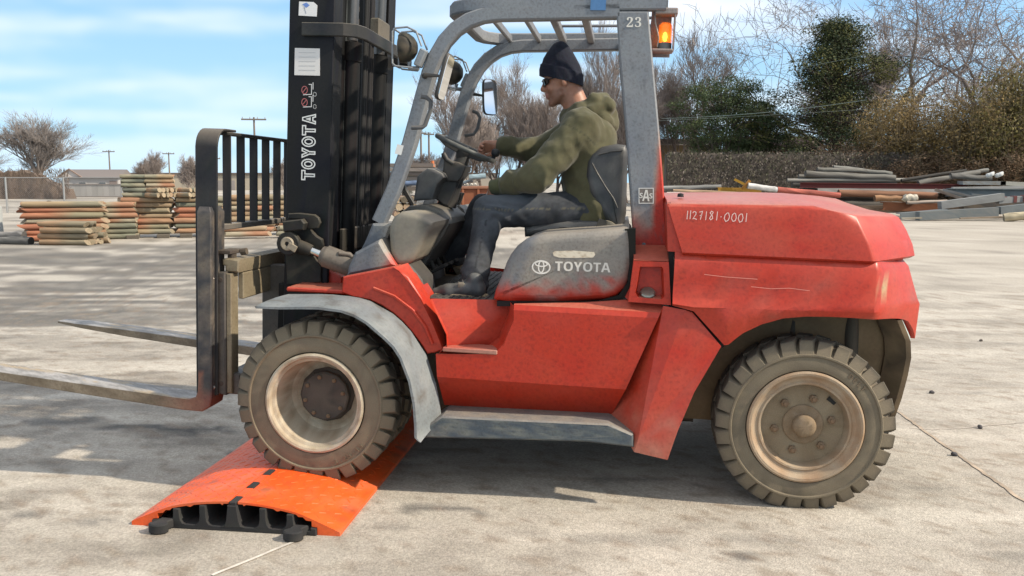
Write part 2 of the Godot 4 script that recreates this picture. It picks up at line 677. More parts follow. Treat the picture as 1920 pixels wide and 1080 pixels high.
func ground() -> void:
	var g := mat("concrete", 0.92, 0.0, grain(0.09, 0.80, 1.0, 1024, FastNoiseLite.TYPE_SIMPLEX_SMOOTH, 5, 21), 0.55, bump(0.16, 5.0, 1024, FastNoiseLite.TYPE_SIMPLEX_SMOOTH, 22), 0.3, true)
	g.detail_enabled = true
	g.detail_albedo = grain(0.22, 0.86, 1.0, 512, FastNoiseLite.TYPE_VALUE, 2, 31)
	g.detail_blend_mode = BaseMaterial3D.BLEND_MODE_MUL
	g.uv2_triplanar = true
	g.uv2_world_triplanar = true
	g.uv2_scale = Vector3.ONE * 1.37
	var xs := PackedFloat32Array()
	var zs := PackedFloat32Array()
	var x := 0.0
	var s := 0.05
	while x < 500.0:
		xs.push_back(x)
		if x > 0.0: xs.insert(0, -x)
		if x > 5.5: s *= 1.09
		x += s
	var z := 3.0
	s = 0.045
	while z > -900.0:
		zs.push_back(z)
		if z < -8.5: s *= 1.05
		z -= s
	var v := PackedVector3Array()
	var c := PackedColorArray()
	var ix := PackedInt32Array()
	var stains := []    # oily patches: centre, half length along x, half width, strength
	for q in [[0, 0.30, 0.10, 0.8], [1, 0.20, 0.07, 0.9], [2, 0.26, 0.09, 1.0], [3, 0.45, 0.05, 0.6], [4, 0.55, 0.16, 0.6], [5, 0.5, 0.2, 0.5], [6, 0.10, 0.06, 0.7], [7, 0.13, 0.06, 0.9], [8, 0.18, 0.06, 0.8], [9, 0.09, 0.05, 0.7], [10, 0.07, 0.04, 0.8], [11, 0.22, 0.05, 0.35], [12, 0.25, 0.06, 0.3], [13, 0.2, 0.05, 0.5], [14, 0.12, 0.06, 0.4]]:
		stains.append([SPOTS[q[0]], q[1], q[2], q[3]])
	for k in 70:
		stains.append([Vector2(rng.randf_range(-4.5, 5.0), rng.randf_range(-9.5, -2.8)), rng.randf_range(0.04, 0.18), rng.randf_range(0.02, 0.06), rng.randf_range(0.15, 0.55)])
	var n1 := FastNoiseLite.new()
	n1.seed = 41
	n1.frequency = 1.0
	n1.fractal_octaves = 4
	for zi in zs.size():
		var zz := zs[zi]
		for xi in xs.size():
			var xx := xs[xi]
			v.push_back(Vector3(xx, 0.0, zz))
			var col := Color(0.535, 0.48, 0.402)
			var big := n1.get_noise_2d(xx * 0.16 + 3.0, zz * 0.42)
			var st := n1.get_noise_2d(xx * 0.30, zz * 1.5 + 0.3 * n1.get_noise_2d(xx * 0.8, zz * 0.8))
			var sm := n1.get_noise_2d(xx * 3.1, zz * 5.0)
			# the worn asphalt-grey yard to the left against paler concrete on the right
			var side := smoothstep(-0.3, -3.4, xx + (zz + 4.0) * 0.16)
			var wear := clampf(0.18 + 1.0 * big + 0.8 * st + 0.3 * sm, 0.0, 1.0)
			col = col.lerp(Color(0.23, 0.195, 0.155), wear * lerpf(0.26, 0.8, side))
			var far := smoothstep(-7.0, -10.0, zz + 0.7 * big) * (1.0 - smoothstep(-20.0, -22.5, zz)) * side
			col = col.lerp(Color(0.105, 0.098, 0.088), far * clampf(0.72 + st * 0.55 + 0.25 * sm, 0.25, 0.9))
			var wet := smoothstep(0.25, 0.5, st + 0.3 * sm) * smoothstep(-5.0, -7.0, zz)
			col = col.lerp(Color(0.19, 0.17, 0.145), wet * 0.22)
			var blot := n1.get_noise_2d(xx * 0.9 + 20.0, zz * 1.3)
			col = col.lerp(Color(0.21, 0.18, 0.145), smoothstep(0.08, 0.40, blot + 0.4 * sm) * lerpf(0.3, 0.75, side))
			var pale := smoothstep(0.12, 0.42, -st + 0.3 * sm)
			col = col.lerp(Color(0.66, 0.60, 0.51), pale * 0.6)
			if zz > -12.0 and absf(xx) < 7.0:
				for q in stains:
					var dx: float = (xx - q[0].x) / q[1]
					var dz: float = (zz - q[0].y) / q[2]
					if absf(dx) < 2.0 and absf(dz) < 2.0:
						var d := sqrt(dx * dx + dz * dz) + 0.9 * sm + 0.3 * st
						col = col.lerp(Color(0.055, 0.055, 0.055), q[3] * 0.85 * smoothstep(1.15, 0.45, d))
				var rid := absf(n1.get_noise_2d(xx * 0.8 - 9.0, zz * 1.9 + 4.0))
				col = col.lerp(Color(0.27, 0.205, 0.14), smoothstep(0.05, 0.01, rid) * 0.55 * smoothstep(-0.25, 0.25, n1.get_noise_2d(xx * 0.6, zz + 60.0)))
				var mott := n1.get_noise_2d(xx * 2.2 + 30.0, zz * 3.4)
				col = col * (1.0 + 0.12 * mott)
				# pale spalled flakes
				var fl := n1.get_noise_2d(xx * 7.0 + 50.0, zz * 9.0)
				col = col.lerp(Color(0.28, 0.21, 0.15), smoothstep(0.28, 0.42, fl) * 0.5)
			c.push_back(col)
	var nx := xs.size()
	for zi in zs.size() - 1:
		for xi in nx - 1:
			var q := zi * nx + xi
			ix.append_array([q, q + nx, q + 1, q + 1, q + nx, q + nx + 1])
	var nor := PackedVector3Array()
	nor.resize(v.size())
	nor.fill(Vector3.UP)
	var arr := []
	arr.resize(Mesh.ARRAY_MAX)
	arr[Mesh.ARRAY_VERTEX] = v
	arr[Mesh.ARRAY_NORMAL] = nor
	arr[Mesh.ARRAY_COLOR] = c
	arr[Mesh.ARRAY_INDEX] = ix
	var am := ArrayMesh.new()
	am.add_surface_from_arrays(Mesh.PRIMITIVE_TRIANGLES, arr)
	var o := part("ground", am, g, self)
	tag(o, "worn stained concrete of the storage yard reaching to the trees", "", "", "structure")
	# the joint between two slabs and a scraped chalk line
	for line in [["ground_joint", JOINT, 0.022, Color(0.33, 0.26, 0.19), "thin brown joint running across the concrete right of the rear wheel"], ["ground_crack", CRACK, 0.007, Color(0.40, 0.34, 0.28), "hairline crack meeting the joint behind the forklift"], ["ground_scratch", CHALK, 0.016, Color(0.50, 0.455, 0.395), "pale scratch line on the concrete below the cable ramp"]]:
		var mb := MB.new()
		mb.col = line[3]
		var q := PackedVector2Array()
		var src: Array = line[1]
		var shake := 0.0015 if line[0] == "ground_scratch" else 0.012
		for i in src.size() - 1:
			for t in 14:
				var p: Vector2 = src[i].lerp(src[i + 1], t / 14.0)
				q.push_back(Vector2(p.x + shake * nf.get_noise_2d(p.y * 9.0, i), -p.y + shake * nf.get_noise_2d(p.x * 9.0, i + 5.0)))
		q.push_back(Vector2(src[src.size() - 1].x, -src[src.size() - 1].y))
		mb.ribbon(q, line[2], 0.0, false)
		var r := part(line[0], mb, M.mark, self, 35.0, 0.0, tinted(0.5))
		r.transform = Transform3D(Basis(Vector3.RIGHT, -PI / 2), Vector3(0, 0.004, 0))
		tag(r, line[4], "", "", "structure")

var SPOTS := [Vector2(-2.93, -5.37), Vector2(-2.43, -5.25), Vector2(-2.01, -5.15), Vector2(-6.07, -11.18), Vector2(-5.13, -11.45), Vector2(-6.83, -16.49), Vector2(-2.23, -3.81), Vector2(-1.49, -4.71), Vector2(-0.38, -3.88), Vector2(-0.15, -3.81), Vector2(0.95, -3.38), Vector2(1.0, -3.54), Vector2(0.51, -3.54), Vector2(0.55, -4.28), Vector2(-0.57, -3.66)]
var JOINT := [Vector2(2.6, -5.63), Vector2(2.56, -5.13), Vector2(2.53, -4.67), Vector2(2.5, -4.24), Vector2(2.48, -3.94)]
var CRACK := [Vector2(2.51, -5.21), Vector2(2.58, -5.18), Vector2(2.81, -5.2), Vector2(3.31, -5.34)]
var CHALK := [Vector2(-1.18, -3.19), Vector2(-1.07, -3.33), Vector2(-0.92, -3.53)]

const RED := Color(0.44, 0.026, 0.008)
const DUST := Color(0.36, 0.30, 0.23)
const GREY := Color(0.24, 0.27, 0.30)
const BLACK := Color(0.018, 0.019, 0.021)
const RUBBER := Color(0.05, 0.045, 0.038)
const MUD := Color(0.205, 0.165, 0.11)
const RUSTY := Color(0.20, 0.085, 0.04)
const MID := -0.85

func flip(z: float) -> float:
	return 2.0 * MID - z

# red paint: paler where dust lies on what faces up
func red_field(dust := 0.10, low := 0.0) -> Callable:
	return func(p: Vector3, n: Vector3, _c: Color) -> Color:
		var k := dust * clampf(0.6 + nz.get_noise_3dv(p * 5.0) + 0.2 * nf.get_noise_3dv(p * 22.0), 0.0, 2.0)
		k += 0.62 * smoothstep(0.6, 1.0, n.y) * (0.85 + 0.5 * nz.get_noise_3dv(p * 3.0))
		if low > 0.0: k += low * smoothstep(0.55, 0.25, p.y) * (0.6 + nz.get_noise_3dv(p * 9.0))
		return RED.lerp(Color(0.43, 0.19, 0.13), clampf(k, 0.0, 0.8))

func z_of(rows: Array, y: float) -> float:
	for i in rows.size() - 1:
		if y <= rows[i + 1].x or i == rows.size() - 2:
			return lerpf(rows[i].y, rows[i + 1].y, clampf((y - rows[i].x) / (rows[i + 1].x - rows[i].x), 0.0, 1.0))
	return 0.0

# a body panel: a polygon cut at the heights in rows and bent to the z that each has, with a turned-in edge of some thickness
func panel(poly: PackedVector2Array, rows: Array, thick := 0.02) -> MB:
	var mb := MB.new()
	var q := MB.ccw(poly)
	var n := q.size()
	var bounds := [-10.0]
	for i in range(1, rows.size() - 1): bounds.append(rows[i].x)
	bounds.append(10.0)
	for b in bounds.size() - 1:
		var strip := PackedVector2Array([Vector2(-10, bounds[b]), Vector2(10, bounds[b]), Vector2(10, bounds[b + 1]), Vector2(-10, bounds[b + 1])])
		for piece in Geometry2D.intersect_polygons(q, strip):
			var w: PackedVector2Array = MB.ccw(piece)
			var idx := Geometry2D.triangulate_polygon(w)
			for k in range(0, idx.size(), 3):
				var t := [w[idx[k]], w[idx[k + 1]], w[idx[k + 2]]]
				if (t[1] - t[0]).cross(t[2] - t[0]) < 0.0: t.reverse()
				mb.tri(Vector3(t[0].x, t[0].y, z_of(rows, t[0].y)), Vector3(t[1].x, t[1].y, z_of(rows, t[1].y)), Vector3(t[2].x, t[2].y, z_of(rows, t[2].y)))
	for i in n:
		var a := q[i]
		var b := q[(i + 1) % n]
		var za := z_of(rows, a.y)
		var zb := z_of(rows, b.y)
		mb.quad(Vector3(a.x, a.y, za), Vector3(a.x, a.y, za - thick), Vector3(b.x, b.y, zb - thick), Vector3(b.x, b.y, zb))
	return mb

func lug_mesh(r: float, pitch: float, deep: float, sd: int) -> ArrayMesh:
	var mb := MB.new()
	var h := pitch * 0.375
	var o := [Vector2(-h * 1.05, -0.064), Vector2(h * 1.05, -0.064), Vector2(h, -0.012), Vector2(h * 0.9, 0.0), Vector2(-h * 0.9, 0.0), Vector2(-h, -0.012)]
	# the shoulder face (z = 0) runs down to the ridge; the tread block runs inwards across the tyre at a slant
	var rings := []
	for s in [[0.0, 0.004, 0.86], [-0.009, 0.0, 1.0], [-deep * 0.6, 0.0, 1.0], [-deep, 0.0, 0.92]]:
		var ring := []
		for p in o:
			ring.append(Vector3(p.x * s[2] + s[0] * -0.35, r + p.y * (0.93 if s[0] == 0.0 else 1.0) - s[1], s[0] - (0.017 * smoothstep(-0.050, 0.0, p.y) if s[0] > -0.01 else 0.0)))
		rings.append(ring)
	mb.loft(rings)
	var n := FastNoiseLite.new()
	n.seed = sd
	n.frequency = 30.0
	for i in mb.v.size():
		mb.v[i] += Vector3(n.get_noise_3dv(mb.v[i] * 2.0), n.get_noise_3dv(mb.v[i] * 2.0 + Vector3.ONE * 5.0), 0) * 0.003
	return mb.done(35.0, func(p: Vector3, _n: Vector3, _c: Color) -> Color:
		var k := smoothstep(-0.05, -0.004, p.z) * smoothstep(r + 0.006, r - 0.02, p.y)
		return RUBBER.lerp(MUD, clampf(0.22 + 0.68 * k + 0.35 * nf.get_noise_3dv(p * 40.0 + Vector3(sd, 0, 0)), 0.0, 0.9)))

func tyre_field(r: float) -> Callable:
	return func(p: Vector3, _n: Vector3, _c: Color) -> Color:
		var k := 0.92 + 0.5 * nz.get_noise_3dv(p * 7.0) + 0.25 * nf.get_noise_3dv(p * 30.0)
		if Vector2(p.x, p.y).length() > r - 0.035: k *= 0.45
		return RUBBER.lerp(MUD, clampf(k, 0.05, 1.0))

func tyre_profile(r: float, w: float, bore: float) -> Array:
	return [Vector2(bore, -w + 0.02), Vector2(bore + 0.05, -w), Vector2(r - 0.07, -w), Vector2(r - 0.028, -w + 0.03), Vector2(r - 0.018, -w + 0.05), Vector2(r - 0.020, -0.075), Vector2(r - 0.027, -0.045), Vector2(r - 0.050, -0.022), Vector2(r - 0.058, -0.010), Vector2(r - 0.062, -0.001), Vector2(r - 0.066, 0.004), Vector2(r - 0.073, 0.004), Vector2(r - 0.078, -0.003),
		Vector2(r - 0.11, 0.003), Vector2(bore + 0.02, 0.001), Vector2(bore + 0.010, -0.003), Vector2(bore + 0.006, -0.022), Vector2(bore, -0.03)]

func bolt_mesh(r: float, h: float, n := 6) -> ArrayMesh:
	var mb := MB.new()
	mb.lathe([Vector2(0, -0.01), Vector2(r, -0.01), Vector2(r, h * 0.8), Vector2(r * 0.85, h), Vector2(0, h)], n)
	mb.lathe([Vector2(0, h * 0.5), Vector2(r * 0.5, h * 0.5), Vector2(r * 0.45, h * 1.5), Vector2(0, h * 1.5)], 8)
	return mb.done(30.0, dusty(Color(0.23, 0.14, 0.08), MUD, 0.5, 4.0))

func wheel(parent: Node, at: Vector3, front: bool, far_side: bool, turned: float) -> Node3D:
	var o := Node3D.new()
	o.name = "wheel"
	o.position = at
	if far_side: o.rotation.y = PI
	parent.add_child(o, true)
	var r := 0.402 if front else 0.412
	var w := 0.215 if front else 0.24
	var bore := 0.243 if front else 0.262
	var t := MB.new()
	t.lathe(tyre_profile(r, w, bore), 72)
	part("tyre", t, M.rubber, o, 40.0, 0.0, tyre_field(r))
	var count := 28 if front else 29
	var kinds := []
	for k in 3: kinds.append(lug_mesh(r, TAU * r / count, w * 0.46, k + (3 if front else 0)))
	for row in 2:
		for k in count:
			var lug := part("tread_lug", kinds[k % 3], M.rubber, o)
			var b := Basis(Vector3(0, 0, 1), TAU * (k + 0.5 * row) / count + turned)
			if row == 1: b = b * Basis(Vector3(0, 1, 0), PI)
			lug.transform = Transform3D(b, Vector3(0, 0, 0 if row == 0 else -w))
	var rim := MB.new()
	var hub := MB.new()
	if front:
		rim.lathe([Vector2(0, -0.21), Vector2(bore, -0.21), Vector2(bore + 0.004, 0.004), Vector2(bore - 0.006, 0.010), Vector2(bore - 0.016, 0.006), Vector2(bore - 0.022, -0.012), Vector2(bore - 0.036, -0.02), Vector2(bore - 0.042, -0.05), Vector2(bore - 0.05, -0.14), Vector2(bore - 0.06, -0.175), Vector2(0.16, -0.195), Vector2(0, -0.2)], 64)
		part("rim", rim, M.rust, o, 30.0, 0.0, dusty(Color(0.36, 0.28, 0.19), Color(0.56, 0.49, 0.375), 0.85, 2.0))
		var prof := [Vector2(0, -0.2), Vector2(0.14, -0.2), Vector2(0.14, -0.185), Vector2(0.126, -0.175), Vector2(0.126, -0.145), Vector2(0.118, -0.138), Vector2(0.05, -0.134), Vector2(0, -0.132)]
		hub.lathe(prof, 12)
		part("hub", hub, M.rust, o, 30.0, 0.0, dusty(Color(0.06, 0.052, 0.045), Color(0.17, 0.14, 0.11), 0.55, 3.0))
		var bm := bolt_mesh(0.011, 0.008)
		for k in 8:
			var a := TAU * (k + 0.3) / 8
			part("bolt", bm, M.rust, o).position = Vector3(cos(a) * 0.1, sin(a) * 0.1, -0.136)
	else:
		rim.lathe([Vector2(0, -0.2), Vector2(bore, -0.2), Vector2(bore + 0.005, 0.003), Vector2(bore - 0.004, 0.010), Vector2(bore - 0.014, 0.008), Vector2(bore - 0.03, -0.012), Vector2(bore - 0.046, -0.018), Vector2(bore - 0.052, -0.012), Vector2(bore - 0.060, -0.014), Vector2(bore - 0.066, -0.04), Vector2(bore - 0.074, -0.066), Vector2(0.10, -0.062), Vector2(0, -0.062)], 64)
		part("rim", rim, M.rust, o, 30.0, 0.0, func(p: Vector3, _n: Vector3, _c: Color) -> Color:
			var q := Vector2(p.x, p.y).length()
			var rim_part := smoothstep(0.18, 0.21, q)
			var k := clampf(0.5 + nz.get_noise_3dv(p * 6.0) + 0.4 * nf.get_noise_3dv(p * 25.0), 0.0, 1.0)
			var rusty := Color(0.36, 0.225, 0.13).lerp(Color(0.43, 0.34, 0.24), k)
			return Color(0.22, 0.165, 0.10).lerp(Color(0.32, 0.255, 0.17), k).lerp(rusty, rim_part))
		hub.lathe([Vector2(0, -0.07), Vector2(0.094, -0.07), Vector2(0.094, -0.056), Vector2(0.09, -0.052), Vector2(0.06, -0.05), Vector2(0.054, -0.046), Vector2(0.054, -0.014), Vector2(0.046, -0.002), Vector2(0.03, 0.006), Vector2(0, 0.008)], 28)
		part("hub", hub, M.rust, o, 40.0, 0.0, dusty(Color(0.22, 0.15, 0.085), Color(0.33, 0.25, 0.17), 0.5, 4.0))
		var bm := bolt_mesh(0.0195, 0.016)
		for k in 6:
			var a := TAU * k / 6 + 1.27
			part("bolt", bm, M.rust, o).position = Vector3(cos(a) * 0.132, sin(a) * 0.132, -0.06)
		var slot := MB.new()
		slot.prism(PackedVector2Array([Vector2(0.10, 0.125), Vector2(0.135, 0.10), Vector2(0.145, 0.112), Vector2(0.112, 0.142)]), -0.07, -0.0605)
		slot.col = Color(0.01, 0.009, 0.008)
		part("valve_slot", slot, M.mark, o, 35.0, 0.0, dusty(Color(0.01, 0.009, 0.008), MUD, 0.0))
	if not far_side:
		var word := "DELT" if not front else "8.25-15"
		var text := Node3D.new()
		text.name = "lettering"
		var st := SurfaceTool.new()
		for k in word.length():
			var tm := TextMesh.new()
			var f := SystemFont.new()
			f.font_names = PackedStringArray(["Droid Sans"])
			f.font_weight = 700
			tm.font = f
			tm.text = word[k]
			tm.font_size = 32
			tm.pixel_size = 0.0011
			tm.depth = 0.003
			var a := (0.95 if not front else -1.2) - k * 0.085 * (1.0 if not front else -1.0)
			var rr := r - 0.098
			var b := Basis(Vector3(0, 0, 1), a - PI / 2 + (0.0 if not front else PI))
			for s in tm.get_surface_count():
				st.append_from(tm, s, Transform3D(b, Vector3(cos(a) * rr, sin(a) * rr, 0.003)))
		var lm: StandardMaterial3D = M.rubber.duplicate()
		lm.vertex_color_use_as_albedo = false
		lm.albedo_color = Color(0.17, 0.125, 0.08).linear_to_srgb()
		part("lettering", st.commit(), lm, o)
		text.free()
	return o

func forklift() -> void:
	fork = thing("forklift", "red diesel forklift with grey overhead guard and raised front wheel on the orange ramp", "forklift", Transform3D(Basis(Vector3.UP, deg_to_rad(-7.5)) * Basis(Vector3(0, 0, 1), deg_to_rad(-2.1)), Vector3(1.371, 0, -3.878)))
	fork_wheels()
	fork_body()
	fork_guard()
	fork_mast()
	fork_cab()
	fork_marks()

func fork_wheels() -> void:
	wheel(fork, Vector3(-0.015, 0.398, 0.0), false, false, 0.06)
	wheel(fork, Vector3(-0.015, 0.398, flip(0.0)), false, true, 0.0)
	wheel(fork, Vector3(-2.345, 0.386, 0.15), true, false, 0.03)
	wheel(fork, Vector3(-2.345, 0.386, -0.115), true, false, 0.09)
	wheel(fork, Vector3(-2.345, 0.382, flip(0.15)), true, true, 0.0)
	wheel(fork, Vector3(-2.345, 0.382, flip(-0.115)), true, true, 0.0)
	var ax := MB.new()
	ax.tube([Vector3(-2.345, 0.382, -0.3), Vector3(-2.345, 0.382, flip(-0.3))], 0.13, 14)
	ax.tube([Vector3(-0.015, 0.40, -0.2), Vector3(-0.015, 0.40, flip(-0.2))], 0.09, 12)
	ax.box(Vector3(-2.3, 0.40, MID), Vector3(0.4, 0.36, 0.42), 0.05)
	part("axle", ax, M.rust, fork, 35.0, 0.0, dusty(Color(0.03, 0.027, 0.024), MUD, 0.3))

func fork_body() -> void:
	# ---- counterweight, lower half: a wall round the plan with the wheel arch cut out of it
	var near := [[-0.661, 0.941], [-0.561, 0.919], [-0.412, 0.768], [-0.393, 0.772], [-0.361, 0.803], [-0.329, 0.831], [-0.25, 0.876], [-0.157, 0.909], [-0.055, 0.924], [0.06, 0.929], [0.15, 0.929], [0.236, 0.927]]
	var per := []      # u, z, bottom
	for q in near: per.append([q[0], 0.0, q[1]])
	for q in [[0.06, 0.926], [0.2, 0.922], [0.36, 0.917], [0.52, 0.91], [0.66, 0.90], [0.78, 0.885], [0.86, 0.862], [0.92, 0.84], [0.97, 0.815], [1.0, 0.79]]:
		per.append([lerpf(0.25, 0.485, q[0]), lerpf(-0.003, -0.36, q[0]), q[1]])
	var n := per.size()
	for k in n: per.append([per[n - 1 - k][0], flip(per[n - 1 - k][1]), per[n - 1 - k][2]])
	var rows := []
	for lv in 7:
		var row := []
		for q in per:
			var out := 1.0 if q[1] > MID else -1.0
			var rear := clampf((q[0] - 0.236) / 0.26, 0.0, 1.0)
			var full := 1.16
			var v: float = [q[2], q[2], maxf(q[2] + 0.01, lerpf(0.94, 0.965, clampf(q[0] + 0.6, 0.0, 1.0))), maxf(q[2] + 0.025, lerpf(0.985, 0.99, clampf(q[0] + 0.6, 0.0, 1.0))), 1.148, 1.176, 1.19][lv]
			var push: float = [-0.03, 0.018, 0.034, 0.006 + 0.02 * clampf((q[0] + 0.25) / 0.3, 0.0, 1.0), 0.0, -0.022, -0.026][lv]
			var drift: float = 0.05 * clampf(1.0 - (v - 0.90) / 0.27, 0.0, 1.0) * rear     # the tail widens towards the ground
			row.append(Vector3(q[0] + drift + push * rear, v, q[1] + out * push * (1.0 - 0.6 * rear)))
		rows.append(row)
	var mb := MB.new()
	mb.loft(rows, false, false)
	part("counterweight", mb, M.paint, fork, 47.0, 0.12, func(p: Vector3, nn: Vector3, c: Color) -> Color:
		var o: Color = red_field(0.12).call(p, nn, c)
		var sc := smoothstep(0.30, 0.42, nf.get_noise_3d(p.x * 4.0, p.y * 46.0, 3.0)) * smoothstep(0.85, 0.95, p.y) * smoothstep(1.12, 1.02, p.y)
		o = o.lerp(Color(0.25, 0.08, 0.06), 0.5 * sc)
		var chip := smoothstep(0.05, 0.02, Vector2(p.x - 0.285, (p.y - 1.06) * 2.0).length()) * smoothstep(-0.1, 0.25, nf.get_noise_3dv(p * 60.0))
		return o.lerp(Color(0.42, 0.30, 0.16), chip))
	var sill := MB.new()      # scrapes cut into the flank
	sill.col = Color(0.62, 0.22, 0.17)
	for q in [PackedVector2Array([Vector2(-0.309, 1.048), Vector2(-0.22, 1.043), Vector2(-0.137, 1.05), Vector2(-0.047, 1.043)]), PackedVector2Array([Vector2(-0.524, 1.094), Vector2(-0.427, 1.087), Vector2(-0.283, 1.084)]), PackedVector2Array([Vector2(0.039, 1.057), Vector2(0.075, 1.047), Vector2(0.125, 1.012)]), PackedVector2Array([Vector2(-0.054, 0.956), Vector2(0.011, 0.967), Vector2(0.081, 0.976)]), PackedVector2Array([Vector2(0.025, 0.935), Vector2(0.059, 0.955), Vector2(0.126, 0.946)]), PackedVector2Array([Vector2(0.166, 1.017), Vector2(0.241, 1.014)])]:
		sill.ribbon(q, 0.003, 0.0125, false)
	part("scratch", sill, M.mark, fork)
	# ---- counterweight, upper half
	var up := []
	var levels := [
		[[-0.625, 1.178, -0.018], [-0.2, 1.178, -0.018], [0.214, 1.178, -0.018], [0.228, 1.178, -0.026], [0.490, 1.186, -0.36]],
		[[-0.629, 1.19, 0.0], [-0.2, 1.19, 0.0], [0.214, 1.19, 0.0], [0.236, 1.19, -0.008], [0.512, 1.20, -0.355]],
		[[-0.655, 1.262, -0.004], [-0.2, 1.262, -0.004], [0.187, 1.262, -0.004], [0.209, 1.262, -0.012], [0.497, 1.255, -0.357]],
		[[-0.682, 1.335, -0.010], [-0.2, 1.340, -0.010], [0.152, 1.330, -0.010], [0.172, 1.330, -0.018], [0.462, 1.325, -0.36]],
		[[-0.703, 1.396, -0.018], [-0.2, 1.412, -0.018], [0.020, 1.410, -0.018], [0.138, 1.388, -0.03], [0.425, 1.383, -0.37]],
		[[-0.709, 1.412, -0.030], [-0.2, 1.426, -0.030], [-0.05, 1.428, -0.032], [0.105, 1.402, -0.05], [0.395, 1.398, -0.385]],
		[[-0.709, 1.428, -0.11], [-0.2, 1.440, -0.11], [-0.10, 1.440, -0.12], [0.05, 1.420, -0.13], [0.30, 1.412, -0.44]],
		[[-0.709, 1.442, -0.36], [-0.2, 1.462, -0.36], [-0.06, 1.462, -0.38], [0.08, 1.452, -0.42], [0.22, 1.440, -0.55]],
		[[-0.709, 1.449, -0.6], [-0.2, 1.472, -0.6], [-0.0, 1.474, -0.6], [0.10, 1.468, -0.62], [0.20, 1.458, -0.7]]]
	for l in levels:
		var ring := []
		for q in l: ring.append(Vector3(q[0], q[1], q[2]))
		for k in l.size(): 
			var q = l[l.size() - 1 - k]
			ring.append(Vector3(q[0], q[1], flip(q[2])))
		up.append(ring)
	var hood := MB.new()
	hood.loft(up, true, true)
	part("counterweight_hood", hood, M.paint, fork, 47.0, 0.14, red_field(0.16))
	var bev := MB.new()      # the slanted front edge of the hood beside the post
	bev.prism(PackedVector2Array([Vector2(-0.695, 1.19), Vector2(-0.62, 1.19), Vector2(-0.70, 1.41), Vector2(-0.712, 1.41)]), -0.024, -0.4, 0.0)
	part("hood_edge", bev, M.paint, fork, 30.0, 0.0, red_field(0.12))
	var stop := MB.new()
	stop.lathe([Vector2(0, -0.01), Vector2(0.016, -0.01), Vector2(0.014, 0.006), Vector2(0, 0.01)], 12)
	var so := part("rubber_stop", stop, M.rubber, fork, 35.0, 0.0, dusty(BLACK, MUD, 0.1))
	so.transform = Transform3D(Basis(Vector3.RIGHT, -PI / 2), Vector3(-0.64, 1.452, -0.2))
	# ---- dark cast weight and chassis inside the arch
	var ch := MB.new()
	ch.prism(PackedVector2Array([Vector2(0.40, 1.1), Vector2(-0.62, 1.1), Vector2(-0.62, 0.30), Vector2(-0.50, 0.30), Vector2(-0.5, 0.88), Vector2(0.26, 0.88), Vector2(0.38, 0.32), Vector2(0.41, 0.32), Vector2(0.44, 0.66)]), -0.30, flip(-0.30), 0.01)
	ch.prism(PackedVector2Array([Vector2(-0.58, 0.28), Vector2(-2.25, 0.28), Vector2(-2.25, 0.88), Vector2(-0.58, 0.88)]), -0.24, flip(-0.24), 0.01)
	part("chassis", ch, M.black_paint, fork, 30.0, 0.15, dusty(Color(0.035, 0.028, 0.022), Color(0.16, 0.12, 0.08), 0.45))
	# cast lip behind the rear wheel, curving in under the tail
	var lip := MB.new()
	var lr := []
	for q in [[0.43, 0.90, 0.0], [0.478, 0.80, 0.0], [0.488, 0.72, 0.0], [0.480, 0.63, 0.0], [0.463, 0.52, 0.0], [0.440, 0.42, 0.0], [0.41, 0.32, 0.0]]:
		lr.append([Vector3(q[0] - 0.10, q[1], -0.26), Vector3(q[0] - 0.02, q[1], -0.20), Vector3(q[0] + 0.005, q[1], -0.205), Vector3(q[0] + 0.05, q[1], -0.36), Vector3(q[0] + 0.05, q[1], flip(-0.36)), Vector3(q[0] - 0.10, q[1], flip(-0.26))])
	lip.loft(lr)
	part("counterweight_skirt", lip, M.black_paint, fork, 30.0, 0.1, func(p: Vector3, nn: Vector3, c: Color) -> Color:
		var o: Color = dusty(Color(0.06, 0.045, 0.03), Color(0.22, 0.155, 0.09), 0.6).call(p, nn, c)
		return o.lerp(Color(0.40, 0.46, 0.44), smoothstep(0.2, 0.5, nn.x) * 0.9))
	for k in 2:
		var q := MB.new()
		q.tube([Vector3(-0.05 + k * 0.28, 0.90, -0.30), Vector3(-0.05 + k * 0.28, 0.80, -0.29), Vector3(-0.04 + k * 0.28, 0.62, -0.29)], 0.018 if k == 0 else 0.035, 8)
		part("hose" if k == 0 else "bump_stop", q, M.rubber, fork, 60.0, 0.0, dusty(Color(0.04, 0.035, 0.03), MUD, 0.35))
	var liner := MB.new()     # inner wheel arch plate
	liner.box(Vector3(-0.1, 0.7, -0.285), Vector3(1.0, 0.75, 0.012), 0.0)
	part("arch_liner", liner, M.black_paint, fork, 30.0, 0.1, dusty(Color(0.13, 0.09, 0.05), Color(0.26, 0.18, 0.10), 0.5))

	# ---- side panel between the wheels, bent inwards at its foot
	var srows := [Vector2(0.30, -0.165), Vector2(0.522, 0.0), Vector2(0.875, 0.0), Vector2(0.90, -0.012), Vector2(0.918, -0.05), Vector2(0.95, -0.10)]
	for side in 2:
		var mb2 := panel(PackedVector2Array([Vector2(-1.409, 0.902), Vector2(-1.085, 0.92), Vector2(-0.865, 0.942), Vector2(-0.698, 0.936), Vector2(-0.917, 0.355), Vector2(-1.761, 0.347), Vector2(-1.784, 0.635), Vector2(-1.499, 0.653), Vector2(-1.449, 0.706), Vector2(-1.406, 0.827)]), srows)
		if side == 1: mirrored(mb2)
		part("side_panel", mb2, M.paint, fork, 20.0, 0.10, red_field(0.06, 0.12))
